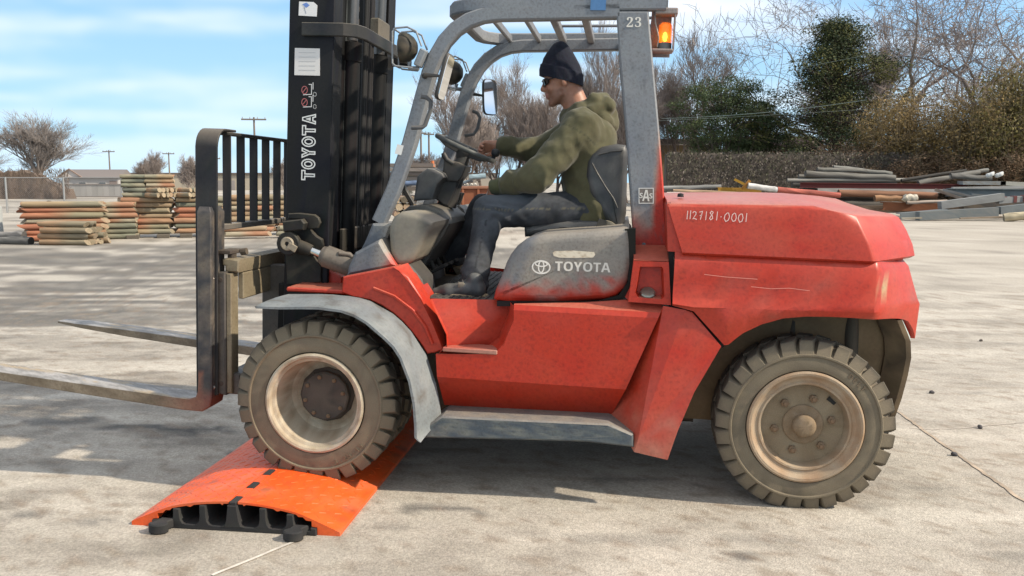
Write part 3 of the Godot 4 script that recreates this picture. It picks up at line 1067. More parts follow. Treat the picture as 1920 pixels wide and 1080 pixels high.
	# flared panel in front of the rear wheel: two facets
	for side in 2:
		var fl := MB.new()
		var a := Vector3(-0.70, 0.932, -0.02)
		var b := Vector3(-0.918, 0.362, -0.118)
		var c0 := Vector3(-0.60, 0.922, 0.004)
		var c1 := Vector3(-0.785, 0.30, 0.075)
		var d0 := Vector3(-0.566, 0.912, 0.0)
		var d1 := Vector3(-0.425, 0.762, 0.018)
		var d2 := Vector3(-0.538, 0.544, 0.055)
		var d3 := Vector3(-0.605, 0.36, 0.085)
		var d4 := Vector3(-0.644, 0.223, 0.10)
		var e := Vector3(-0.80, 0.242, 0.078)
		fl.quad(a, b, c1, c0)
		fl.tri(b, e, c1)
		fl.tri(c0, d1, d0)
		fl.tri(c0, c1, d1)
		fl.tri(c1, d2, d1)
		fl.tri(c1, d3, d2)
		fl.tri(c1, d4, d3)
		fl.tri(c1, e, d4)
		var rim_pts := [d0, d1, d2, d3, d4, e, b]
		for k in rim_pts.size() - 1:
			var p0: Vector3 = rim_pts[k]
			var p1: Vector3 = rim_pts[k + 1]
			fl.quad(p0, p1, p1 + Vector3(-0.012, 0.006, -0.05), p0 + Vector3(-0.012, 0.006, -0.05))
		if side == 1: mirrored(fl)
		part("flared_panel", fl, M.paint, fork, 12.0, 0.08, red_field(0.15, 0.7))
	# ---- step recess, step plate and the grey sill
	for side in 2:
		var rc := MB.new()
		var front := [Vector3(-1.822, 0.901, -0.01), Vector3(-1.736, 0.734, -0.01), Vector3(-1.731, 0.674, -0.01), Vector3(-1.77, 0.639, -0.01), Vector3(-1.501, 0.651, -0.01), Vector3(-1.45, 0.704, -0.01), Vector3(-1.408, 0.825, -0.01), Vector3(-1.41, 0.895, -0.01)]
		var back := []
		var deep := [-0.05, -0.05, -0.05, -0.055, -0.15, -0.165, -0.18, -0.19]
		for i in 8: back.append(Vector3(front[i].x - (0.05 if i > 3 else 0.0), front[i].y + (0.012 if i in [3, 4] else 0.0), deep[i]))
		for k in front.size() - 1: rc.quad(front[k], back[k], back[k + 1], front[k + 1])
		rc.quad(back[0], back[7], back[6], back[1])
		rc.quad(back[1], back[6], back[5], back[2])
		rc.quad(back[2], back[5], back[4], back[3])
		if side == 1: mirrored(rc)
		part("step_recess", rc, M.paint, fork, 20.0, 0.08, red_field(0.16))
		var tr := MB.new()
		tr.box(Vector3(-1.615, 0.662, -0.06), Vector3(0.27, 0.022, 0.13), 0.004)
		if side == 1: mirrored(tr)
		part("step_tread", tr, M.paint, fork, 30.0, 0.0, dusty(Color(0.42, 0.10, 0.07), DUST, 0.55, 3.0))
		var si := MB.new()
		si.prism(PackedVector2Array([Vector2(-1.808, 0.233), Vector2(-1.81, 0.29), Vector2(-1.731, 0.346), Vector2(-0.93, 0.368), Vector2(-0.809, 0.325), Vector2(-0.803, 0.263), Vector2(-1.027, 0.272), Vector2(-1.387, 0.255)]), 0.075, -0.16, 0.008)
		if side == 1: mirrored(si)
		part("sill_step", si, M.dull_paint, fork, 30.0, 0.06, func(p: Vector3, nn: Vector3, _c: Color) -> Color:
			var k := nz.get_noise_3dv(p * 9.0) + nf.get_noise_3dv(p * 35.0)
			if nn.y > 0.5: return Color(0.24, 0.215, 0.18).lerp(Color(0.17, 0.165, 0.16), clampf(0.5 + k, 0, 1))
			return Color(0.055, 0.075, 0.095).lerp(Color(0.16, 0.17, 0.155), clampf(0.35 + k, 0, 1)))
	# ---- red housing with the fuel filler behind the seat box
	var fh := MB.new()
	var o1 := PackedVector2Array([Vector2(-0.85, 1.143), Vector2(-0.687, 1.146), Vector2(-0.665, 0.938), Vector2(-0.864, 0.939), Vector2(-0.88, 0.956), Vector2(-0.856, 1.009)])
	fh.prism(o1, -0.08, -0.30, 0.0)
	part("rear_pillar_base", fh, M.paint, fork, 30.0, 0.0, red_field(0.1))
	var frame := MB.new()
	var hole := PackedVector2Array([Vector2(-0.819, 1.112), Vector2(-0.718, 1.117), Vector2(-0.71, 1.107), Vector2(-0.697, 0.977), Vector2(-0.709, 0.963), Vector2(-0.818, 0.965), Vector2(-0.834, 0.984)])
	var outer := PackedVector2Array([Vector2(-0.85, 1.138), Vector2(-0.687, 1.141), Vector2(-0.665, 0.938), Vector2(-0.865, 0.942)])
	# a ring of quads between the outline and the hole
	var oc := PackedVector2Array()
	var hc := MB.ccw(hole)
	var oo := MB.ccw(outer)
	for q in hc:
		var best := Vector2.ZERO
		var bd := 1e9
		var ctr := Vector2(-0.768, 1.035)
		for k in oo.size():
			var hit = Geometry2D.segment_intersects_segment(ctr, ctr + (q - ctr) * 4.0, oo[k], oo[(k + 1) % oo.size()])
			if hit != null and hit.distance_to(q) < bd:
				bd = hit.distance_to(q)
				best = hit
		oc.push_back(best)
	for k in oo.size():
		var bi := 0
		for j in oc.size():
			if oc[j].distance_to(oo[k]) < oc[bi].distance_to(oo[k]): bi = j
		oc[bi] = oo[k]
	for k in hc.size():
		var j := (k + 1) % hc.size()
		var a := Vector3(oc[k].x, oc[k].y, -0.02)
		var b := Vector3(oc[j].x, oc[j].y, -0.02)
		var c := Vector3(hc[j].x, hc[j].y, -0.02)
		var d := Vector3(hc[k].x, hc[k].y, -0.02)
		frame.quad(a, b, c, d)
		var hb := MB.inset(hc, 0.012)
		frame.quad(d, c, Vector3(hb[j].x, hb[j].y, -0.10), Vector3(hb[k].x, hb[k].y, -0.10))
		frame.quad(b, a, Vector3(a.x, a.y, -0.09), Vector3(b.x, b.y, -0.09))
		frame.tri(Vector3(hb[k].x, hb[k].y, -0.10), Vector3(hb[j].x, hb[j].y, -0.10), Vector3(-0.765, 1.035, -0.11))
	var tops := [Vector3(-0.85, 1.141, -0.02), Vector3(-0.687, 1.144, -0.02)]
	frame.quad(tops[0], tops[1], tops[1] + Vector3(0.0, 0.055, -0.27), tops[0] + Vector3(0.0, 0.055, -0.27))
	part("filler_recess", frame, M.paint, fork, 25.0, 0.0, red_field(0.06))
	var cap := MB.new()
	var cp := []
	cap.lathe([Vector2(0, -0.03), Vector2(0.03, -0.03), Vector2(0.037, -0.022), Vector2(0.037, -0.004), Vector2(0.032, 0.002), Vector2(0, 0.004)], 10)
	var co := part("fuel_cap", cap, M.steel, fork, 25.0, 0.0, dusty(Color(0.34, 0.33, 0.28), MUD, 0.3, 6.0))
	co.transform = Transform3D(Basis(Vector3.RIGHT, -0.95), Vector3(-0.775, 0.992, -0.05))
	var gap := MB.new()
	gap.prism(PackedVector2Array([Vector2(-0.707, 1.416), Vector2(-0.692, 1.417), Vector2(-0.665, 1.167), Vector2(-0.648, 0.934), Vector2(-0.557, 0.911), Vector2(-0.547, 0.902), Vector2(-0.399, 0.757), Vector2(-0.412, 0.743), Vector2(-0.566, 0.893), Vector2(-0.667, 0.92)]), -0.04, -0.2)
	gap.prism(PackedVector2Array([Vector2(-0.898, 1.281), Vector2(-0.847, 1.283), Vector2(-0.838, 1.117), Vector2(-0.852, 1.0), Vector2(-0.89, 0.941), Vector2(-1.011, 0.903), Vector2(-1.507, 0.87), Vector2(-1.508, 0.897), Vector2(-1.012, 0.924), Vector2(-0.911, 0.958), Vector2(-0.871, 1.025)]), -0.12, -0.25)
	part("dark_gap", gap, M.black_paint, fork, 30.0, 0.0, dusty(Color(0.012, 0.01, 0.009), MUD, 0.05))

	# ---- seat box: grey dusty paint that fades into red at its foot
	var sb := MB.new()
	sb.prism(PackedVector2Array([Vector2(-1.528, 0.905), Vector2(-1.519, 0.95), Vector2(-1.488, 1.031), Vector2(-1.469, 1.09), Vector2(-1.449, 1.131), Vector2(-1.419, 1.174), Vector2(-1.376, 1.21), Vector2(-1.311, 1.233), Vector2(-1.221, 1.245), Vector2(-1.055, 1.263), Vector2(-0.878, 1.286), Vector2(-0.867, 1.23), Vector2(-0.856, 1.115), Vector2(-0.862, 1.045), Vector2(-0.882, 0.992), Vector2(-0.919, 0.954), Vector2(-0.974, 0.932), Vector2(-1.193, 0.902), Vector2(-1.456, 0.89), Vector2(-1.509, 0.895)]), -0.105, flip(-0.105), 0.045, 4)
	part("seat_box", sb, M.dull_paint, fork, 40.0, 0.05, func(p: Vector3, nn: Vector3, _c: Color) -> Color:
		var g := Color(0.20, 0.185, 0.165)
		var blue := Color(0.10, 0.115, 0.145)
		var k := nz.get_noise_3dv(p * 4.0)
		g = g.lerp(Color(0.30, 0.265, 0.22), clampf(0.35 + k + 0.5 * nn.y, 0, 1))
		var edge := p.x + 1.39 + (p.y - 1.1) * -0.35
		g = g.lerp(blue, 0.85 * smoothstep(0.05, 0.0, absf(edge)) * (0.7 + 0.6 * nf.get_noise_3dv(p * 12.0)))
		g = g.lerp(Color(0.13, 0.135, 0.145), 0.5 * smoothstep(0.0, -0.06, edge))
		var red := smoothstep(1.045, 0.93, p.y + 0.10 * k + 0.05 * nf.get_noise_3dv(p * 18.0)  - 0.05 * smoothstep(-1.05, -0.88, p.x))
		return g.lerp(RED, clampf(red, 0, 1)))
	var strip := MB.new()
	strip.prism(PackedVector2Array([Vector2(-1.24, 1.151), Vector2(-1.23, 1.159), Vector2(-1.14, 1.166), Vector2(-1.04, 1.163), Vector2(-1.034, 1.15), Vector2(-1.043, 1.137), Vector2(-1.138, 1.13), Vector2(-1.208, 1.129), Vector2(-1.235, 1.136)]), -0.1052, -0.1035, 0.0)
	part("paper_label", strip, M.mark, fork, 30.0, 0.02, func(p: Vector3, _n: Vector3, _c: Color) -> Color:
		return Color(0.62, 0.55, 0.43).lerp(Color(0.36, 0.27, 0.18), clampf(nf.get_noise_3dv(p * 50.0) * 1.4, 0, 1)))
	# ---- front fenders: grey rubber-edged mudguards that curve over the front wheels
	for side in 2:
		var fe := MB.new()
		var na := [Vector2(-2.632, 0.852), Vector2(-2.51, 0.855), Vector2(-2.41, 0.862), Vector2(-2.317, 0.866), Vector2(-2.204, 0.858), Vector2(-2.14, 0.84), Vector2(-2.079, 0.809), Vector2(-1.99, 0.74), Vector2(-1.945, 0.70), Vector2(-1.908, 0.648), Vector2(-1.862, 0.538), Vector2(-1.838, 0.429), Vector2(-1.828, 0.33), Vector2(-1.825, 0.262), Vector2(-1.806, 0.243)]
		var fa := [Vector2(-2.551, 0.887), Vector2(-2.46, 0.892), Vector2(-2.391, 0.896), Vector2(-2.32, 0.897), Vector2(-2.235, 0.894), Vector2(-2.18, 0.888), Vector2(-2.128, 0.876), Vector2(-2.01, 0.818), Vector2(-1.965, 0.782), Vector2(-1.917, 0.735), Vector2(-1.837, 0.622), Vector2(-1.786, 0.483), Vector2(-1.766, 0.39), Vector2(-1.754, 0.32), Vector2(-1.762, 0.29)]
		var rings := []
		for k in na.size():
			var ctr := Vector2(-2.345, 0.382)
			var t0: Vector2 = (ctr - na[k]).normalized() * 0.012
			var t1: Vector2 = (ctr - fa[k]).normalized() * 0.012
			var ring := []
			for s in 6: ring.append(Vector3(lerpf(na[k].x, fa[k].x, s / 5.0), lerpf(na[k].y, fa[k].y, s / 5.0) + 0.006 * sin(PI * s / 5.0), lerpf(0.185, -0.03, s / 5.0)))
			for s in 6: ring.append(ring[5 - s] + Vector3(lerpf(t1.x, t0.x, s / 5.0), lerpf(t1.y, t0.y, s / 5.0), 0))
			rings.append(ring)
		fe.loft(rings)
		if side == 1: mirrored(fe)
		part("mudguard", fe, M.dull_paint, fork, 40.0, 0.06, func(p: Vector3, nn: Vector3, _c: Color) -> Color:
			var k := clampf(0.4 + nz.get_noise_3dv(p * 6.0) + 0.5 * nf.get_noise_3dv(p * 20.0), 0, 1)
			var o := Color(0.165, 0.185, 0.195).lerp(Color(0.225, 0.24, 0.24), k)
			var spot := smoothstep(0.30, 0.45, nf.get_noise_3d(p.x * 6.5, p.y * 6.5, p.z * 9.0 + 4.0))
			return o.lerp(Color(0.09, 0.075, 0.06), 0.6 * spot))
	# red inner wing: flat flange, swept face and folded edge
	for side in 2:
		var wg := MB.new()
		wg.box(Vector3(-2.40, 0.908, -0.33), Vector3(0.34, 0.022, 0.56), 0.006)
		var face := PackedVector2Array([Vector2(-2.276, 0.908), Vector2(-2.271, 0.988), Vector2(-2.114, 1.026), Vector2(-2.012, 1.052), Vector2(-1.939, 1.003), Vector2(-1.87, 0.901), Vector2(-1.808, 0.785), Vector2(-1.768, 0.694), Vector2(-1.751, 0.653), Vector2(-1.796, 0.634), Vector2(-1.836, 0.626), Vector2(-1.85, 0.649), Vector2(-1.878, 0.687), Vector2(-1.92, 0.736), Vector2(-1.961, 0.779), Vector2(-2.013, 0.821), Vector2(-2.071, 0.855), Vector2(-2.131, 0.879), Vector2(-2.221, 0.89)])
		wg.prism(face, -0.035, -0.30, 0.006)
		var top := [Vector3(-2.02, 1.048, -0.12), Vector3(-1.963, 1.064, -0.12), Vector3(-1.907, 0.986, -0.12), Vector3(-1.847, 0.89, -0.12), Vector3(-1.799, 0.798, -0.12), Vector3(-1.764, 0.713, -0.12), Vector3(-1.752, 0.678, -0.12), Vector3(-1.751, 0.646, -0.12)]
		var fold := [Vector3(-2.015, 1.049, -0.03), Vector3(-1.985, 1.032, -0.03), Vector3(-1.93, 0.977, -0.03), Vector3(-1.87, 0.896, -0.03), Vector3(-1.819, 0.806, -0.03), Vector3(-1.782, 0.725, -0.03), Vector3(-1.765, 0.684, -0.03), Vector3(-1.759, 0.652, -0.03)]
		for k in top.size() - 1:
			wg.quad(fold[k], fold[k + 1], top[k + 1], top[k])
			wg.quad(top[k], top[k + 1], top[k + 1] + Vector3(-0.02, -0.03, -0.12), top[k] + Vector3(-0.02, -0.03, -0.12))
		var ridge := []
		for p in [Vector3(-2.112, 0.941, -0.028), Vector3(-2.004, 0.905, -0.028), Vector3(-1.911, 0.841, -0.028), Vector3(-1.847, 0.765, -0.028), Vector3(-1.808, 0.679, -0.028)]: ridge.append(p)
		wg.tube(ridge, 0.008, 6)
		if side == 1: mirrored(wg)
		part("front_wing", wg, M.paint, fork, 30.0, 0.08, red_field(0.12))

func mirrored(mb: MB) -> void:
	for i in mb.v.size(): mb.v[i].z = flip(mb.v[i].z)
	for i in range(0, mb.v.size(), 3):
		var t := mb.v[i + 1]
		mb.v[i + 1] = mb.v[i + 2]
		mb.v[i + 2] = t

func grey_field() -> Callable:      # guard paint: grey, red where the old paint shows at the foot of the rear posts
	return func(p: Vector3, n: Vector3, _c: Color) -> Color:
		var k := clampf(0.5 + nz.get_noise_3dv(p * 4.0) + 0.2 * nf.get_noise_3dv(p * 18.0), 0, 1)
		var o := Color(0.165, 0.18, 0.20).lerp(Color(0.215, 0.222, 0.23), k)
		o = o.lerp(Color(0.36, 0.34, 0.31), 0.35 * maxf(0.0, n.y))
		if p.x > -1.05:
			var e := p.y + 0.06 * nz.get_noise_3dv(p * 8.0) - 0.42 * smoothstep(-0.80, -0.70, p.x - (1.9 - p.y) * 0.13 + 0.06)
			o = o.lerp(Color(0.30, 0.21, 0.17), smoothstep(1.42, 1.30, e))
			o = o.lerp(RED, smoothstep(1.34, 1.20, e))
		var chip := smoothstep(0.42, 0.5, nf.get_noise_3dv(p * 34.0))
		return o.lerp(Color(0.09, 0.09, 0.095), chip * 0.35)

func fork_guard() -> void:
	var gf := grey_field()
	for side in 2:
		var leg := MB.new()
		var path := []
		var zz := -0.335 if side == 0 else flip(-0.335)
		for q in [[-2.175, 1.25], [-2.10, 1.42], [-2.02, 1.66], [-1.955, 1.91], [-1.925, 2.02], [-1.893, 2.10], [-1.85, 2.175], [-1.795, 2.235], [-1.73, 2.278], [-1.66, 2.303], [-1.58, 2.314], [-1.3, 2.322], [-0.98, 2.333]]:
			path.append(Vector3(q[0], q[1], zz))
		leg.bar(path, 0.036, 0.035, Vector3(0, 0, 1), 0.008)
		part("front_post", leg, M.dull_paint, fork, 30.0, 0.15, gf)
		var rear := MB.new()
		rear.prism(PackedVector2Array([Vector2(-0.997, 2.33), Vector2(-0.84, 2.332), Vector2(-0.803, 2.08), Vector2(-0.757, 1.774), Vector2(-0.715, 1.462), Vector2(-0.68, 1.166), Vector2(-0.843, 1.159), Vector2(-0.867, 1.35), Vector2(-0.9, 1.613), Vector2(-0.934, 1.873), Vector2(-0.975, 2.154)]), -0.30 if side == 0 else flip(-0.30), -0.41 if side == 0 else flip(-0.41), 0.008)
		part("rear_post", rear, M.dull_paint, fork, 30.0, 0.05, gf)
		for k in 1:
			var h := MB.new()
			if side == 0: h.tube([Vector3(-1.946, 1.892, -0.25), Vector3(-1.918, 1.888, -0.25), Vector3(-1.896, 1.87, -0.25), Vector3(-1.897, 1.828, -0.25), Vector3(-1.923, 1.751, -0.25), Vector3(-1.937, 1.74, -0.25), Vector3(-1.992, 1.736, -0.25)], 0.011, 8)
			else: h.tube([Vector3(-1.9, 1.918, -1.45), Vector3(-1.868, 1.906, -1.45), Vector3(-1.85, 1.879, -1.45), Vector3(-1.862, 1.812, -1.45), Vector3(-1.888, 1.771, -1.45), Vector3(-1.944, 1.759, -1.45)], 0.011, 8)
			part("grab_handle", h, M.black_paint, fork, 60.0, 0.0, dusty(Color(0.09, 0.095, 0.10), DUST, 0.12, 2.0, 0.2))
	# the roof frame: one bent rail with a rounded front, cross bars between
	var fr := MB.new()
	var loop := []
	for q in [[-0.757, -0.33], [-1.2, -0.33], [-1.64, -0.33], [-1.74, -0.345], [-1.80, -0.40], [-1.83, -0.48], [-1.83, -1.22], [-1.80, -1.30], [-1.74, -1.355], [-1.64, -1.37], [-1.2, -1.37], [-0.757, -1.37]]:
		loop.append(Vector3(q[0], 2.363 + (q[0] + 1.2) * 0.02, q[1]))
	fr.bar(loop, 0.03, 0.034, Vector3(0, 1, 0), 0.008)
	fr.bar([Vector3(-0.78, 2.373, -0.36), Vector3(-0.78, 2.373, -1.34)], 0.034, 0.03, Vector3(0, 1, 0), 0.008)
	part("roof_frame", fr, M.dull_paint, fork, 30.0, 0.12, gf)
	for q in [[-1.657, 0.012], [-1.478, 0.012], [-1.329, 0.02], [-1.16, 0.02]]:
		var b := MB.new()
		b.bar([Vector3(q[0], 2.352, -0.35), Vector3(q[0], 2.352, -1.35)], q[1], 0.022, Vector3(0, 1, 0), 0.005)
		part("roof_bar", b, M.dull_paint, fork, 30.0, 0.12, gf)
	for z in [-0.72, -0.95]:
		var b := MB.new()
		b.tube([Vector3(-1.33, 2.366, z), Vector3(-0.78, 2.376, z)], 0.008, 6)
		part("roof_rod", b, M.dull_paint, fork, 60.0, 0.0, gf)
	var tape := MB.new()
	tape.box(Vector3(-1.085, 2.366, -0.298), Vector3(0.075, 0.07, 0.004), 0.0)
	part("blue_tape", tape, M.plastic, fork, 30.0, 0.0, dusty(Color(0.05, 0.17, 0.36), DUST, 0.15))
	# lamps in wire guards on both front posts
	for side in 2:
		var at := Vector3(-2.02, 2.135, -0.29) if side == 0 else Vector3(-2.0, 2.15, flip(-0.29))
		var lamp := Node3D.new()
		lamp.name = "headlight"
		lamp.position = at
		fork.add_child(lamp, true)
		var sh := MB.new()
		var rings := []
		for s in [[-0.050, 0.058], [-0.046, 0.074], [-0.03, 0.077], [-0.005, 0.07], [0.02, 0.052], [0.035, 0.03]]:
			var ring := []
			for k in 20:
				var a := TAU * k / 20
				ring.append(Vector3(s[0], cos(a) * s[1], sin(a) * s[1]))
			rings.append(ring)
		sh.loft(rings)
		part("lamp_shell", sh, M.black_paint, lamp, 40.0, 0.0, dusty(Color(0.02, 0.02, 0.019), MUD, 0.35, 3.0))
		var gl := MB.new()
		gl.xf = Transform3D(Basis(Vector3.UP, -PI / 2), Vector3(-0.05, 0, 0))
		gl.lathe([Vector2(0, -0.002), Vector2(0.056, -0.002), Vector2(0.054, 0.004), Vector2(0, 0.012)], 20)
		part("lamp_glass", gl, M.glossy_black, lamp, 40.0, 0.0, dusty(Color(0.30, 0.31, 0.31), MUD, 0.2))
		for z in [-0.06, 0.06]:
			var w := MB.new()
			w.tube([Vector3(0.075, 0.0, z), Vector3(0.045, 0.072, z), Vector3(-0.0, 0.092, z), Vector3(-0.06, 0.086, z), Vector3(-0.075, 0.07, z), Vector3(-0.072, -0.085, z), Vector3(-0.055, -0.098, z), Vector3(0.03, -0.105, z)], 0.005, 6)
			part("wire_guard", w, M.dull_paint, lamp, 60.0, 0.0, dusty(GREY, MUD, 0.3))
		var w2 := MB.new()
		for y in [0.082, -0.092]: w2.tube([Vector3(-0.068, y, -0.06), Vector3(-0.068, y, 0.06)], 0.005, 6)
		part("wire_guard", w2, M.dull_paint, lamp, 60.0, 0.0, dusty(GREY, MUD, 0.3))
		var br := MB.new()
		br.box(Vector3(0.06, -0.05, 0.0), Vector3(0.035, 0.09, 0.07), 0.006, Basis(Vector3(0, 0, 1), -0.4))
		br.tube([Vector3(0.0, -0.07, 0), Vector3(0.0, -0.10, 0), Vector3(0.05, -0.10, 0)], 0.012, 8)
		part("lamp_bracket", br, M.dull_paint, lamp, 40.0, 0.0, dusty(GREY, MUD, 0.35))
	# mirrors
	for side in 2:
		var mr := Node3D.new()
		mr.name = "mirror"
		mr.transform = Transform3D(Basis(Vector3.UP, deg_to_rad(78 if side == 0 else 42)) * Basis(Vector3(1, 0, 0), deg_to_rad(-10 if side == 0 else -6)), Vector3(-1.815, 1.985, -0.22) if side == 0 else Vector3(-1.79, 2.01, -1.47))
		if side == 0: mr.rotation = Vector3(0, deg_to_rad(83), 0); mr.transform.basis = Basis(Vector3(0, 0, 1), deg_to_rad(-14)) * mr.transform.basis
		fork.add_child(mr, true)
		var rim := PackedVector2Array()
		for k in 24:
			var a := TAU * (k + 0.5) / 24
			rim.push_back(Vector2(signf(cos(a)) * pow(absf(cos(a)), 0.4) * 0.055, signf(sin(a)) * pow(absf(sin(a)), 0.4) * 0.115))
		var sh := MB.new()
		sh.prism(rim, -0.02, 0.0, 0.006)
		part("mirror_shell", sh, M.plastic, mr, 40.0, 0.0, dusty(BLACK, DUST, 0.15))
		var gl := MB.new()
		gl.prism(MB.inset(MB.ccw(rim), 0.006), 0.0005, 0.003)
		part("mirror_glass", gl, M.mirror, mr, 20.0, 0.0, dusty(Color(0.85, 0.87, 0.88), DUST, 0.12))
		var arm := MB.new()
		if side == 0: arm.tube([Vector3(-1.945, 2.0, -0.31), Vector3(-1.93, 2.0, -0.27), Vector3(-1.86, 1.995, -0.24), Vector3(-1.835, 1.985, -0.23)], [0.017, 0.012, 0.007, 0.01], 8)
		else: arm.tube([Vector3(-1.93, 2.03, -1.40), Vector3(-1.90, 2.025, -1.46), Vector3(-1.84, 2.018, -1.48), Vector3(-1.80, 2.012, -1.49)], [0.017, 0.012, 0.007, 0.01], 8)
		part("mirror_arm", arm, M.plastic, fork, 60.0, 0.0, dusty(BLACK, DUST, 0.25))
	# amber warning lamp in its bracket behind the rear post
	var be := Node3D.new()
	be.name = "warning_lamp"
	be.position = Vector3(-0.752, 2.22, -0.37)
	fork.add_child(be, true)
	var hs := MB.new()
	hs.box(Vector3(-0.02, 0.02, -0.055), Vector3(0.10, 0.22, 0.006), 0.0)
	hs.box(Vector3(-0.01, -0.068, 0.0), Vector3(0.105, 0.012, 0.10), 0.004)
	hs.box(Vector3(0.0, 0.118, 0.0), Vector3(0.11, 0.03, 0.10), 0.005)
	hs.box(Vector3(0.043, 0.03, 0.0), Vector3(0.006, 0.19, 0.09), 0.0)
	part("lamp_bracket", hs, M.dull_paint, be, 30.0, 0.0, dusty(Color(0.27, 0.24, 0.22), Color(0.36, 0.07, 0.04), 0.25, 3.0))
	var ba := MB.new()
	ba.xf = Transform3D(Basis(Vector3.RIGHT, -PI / 2), Vector3.ZERO)
	ba.lathe([Vector2(0, -0.062), Vector2(0.034, -0.062), Vector2(0.034, -0.03), Vector2(0.028, -0.028), Vector2(0, -0.028)], 20)
	part("lamp_base", ba, M.plastic, be, 40.0, 0.0, dusty(Color(0.10, 0.10, 0.10), DUST, 0.3))
	var ln := MB.new()
	ln.xf = ba.xf
	ln.lathe([Vector2(0.029, -0.028), Vector2(0.033, -0.028), Vector2(0.033, 0.055), Vector2(0.022, 0.068), Vector2(0, 0.071), Vector2(0, 0.068), Vector2(0.02, 0.064), Vector2(0.029, 0.053)], 24)
	part("lamp_lens", ln, M.amber_lens, be, 40.0)
	var bu := MB.new()
	bu.xf = ba.xf
	bu.lathe([Vector2(0, -0.022), Vector2(0.008, -0.018), Vector2(0.012, 0.002), Vector2(0.009, 0.018), Vector2(0, 0.026)], 12)
	part("lamp_bulb", bu, M.lamp_glow, be, 60.0)
	var ol := OmniLight3D.new()
	ol.name = "warning_lamp_light"
	ol.light_color = Color(1.0, 0.55, 0.1)
	ol.light_energy = 0.0015
	ol.light_size = 0.008
	ol.omni_range = 6.0
	ol.omni_attenuation = 2.0
	ol.shadow_enabled = true
	ol.position = Vector3(0, 0.0, 0)
	be.add_child(ol)
	var wi := MB.new()
	wi.tube([Vector3(-0.055, 0.10, 0.01), Vector3(-0.05, 0.06, 0.03), Vector3(-0.038, 0.02, 0.035), Vector3(-0.03, -0.01, 0.03), Vector3(-0.035, -0.05, 0.02)], 0.0035, 6)
	part("lamp_wire", wi, M.plastic, be, 60.0, 0.0, dusty(Color(0.4, 0.35, 0.3), DUST, 0.2))
	var clip := MB.new()
	clip.tube([Vector3(-0.972, 2.09, -0.36), Vector3(-0.988, 2.082, -0.36), Vector3(-0.99, 2.069, -0.36), Vector3(-0.971, 2.062, -0.36)], 0.003, 5)
	part("wire_hook", clip, M.steel, fork, 60.0, 0.0, dusty(Color(0.3, 0.3, 0.3), MUD, 0.3))

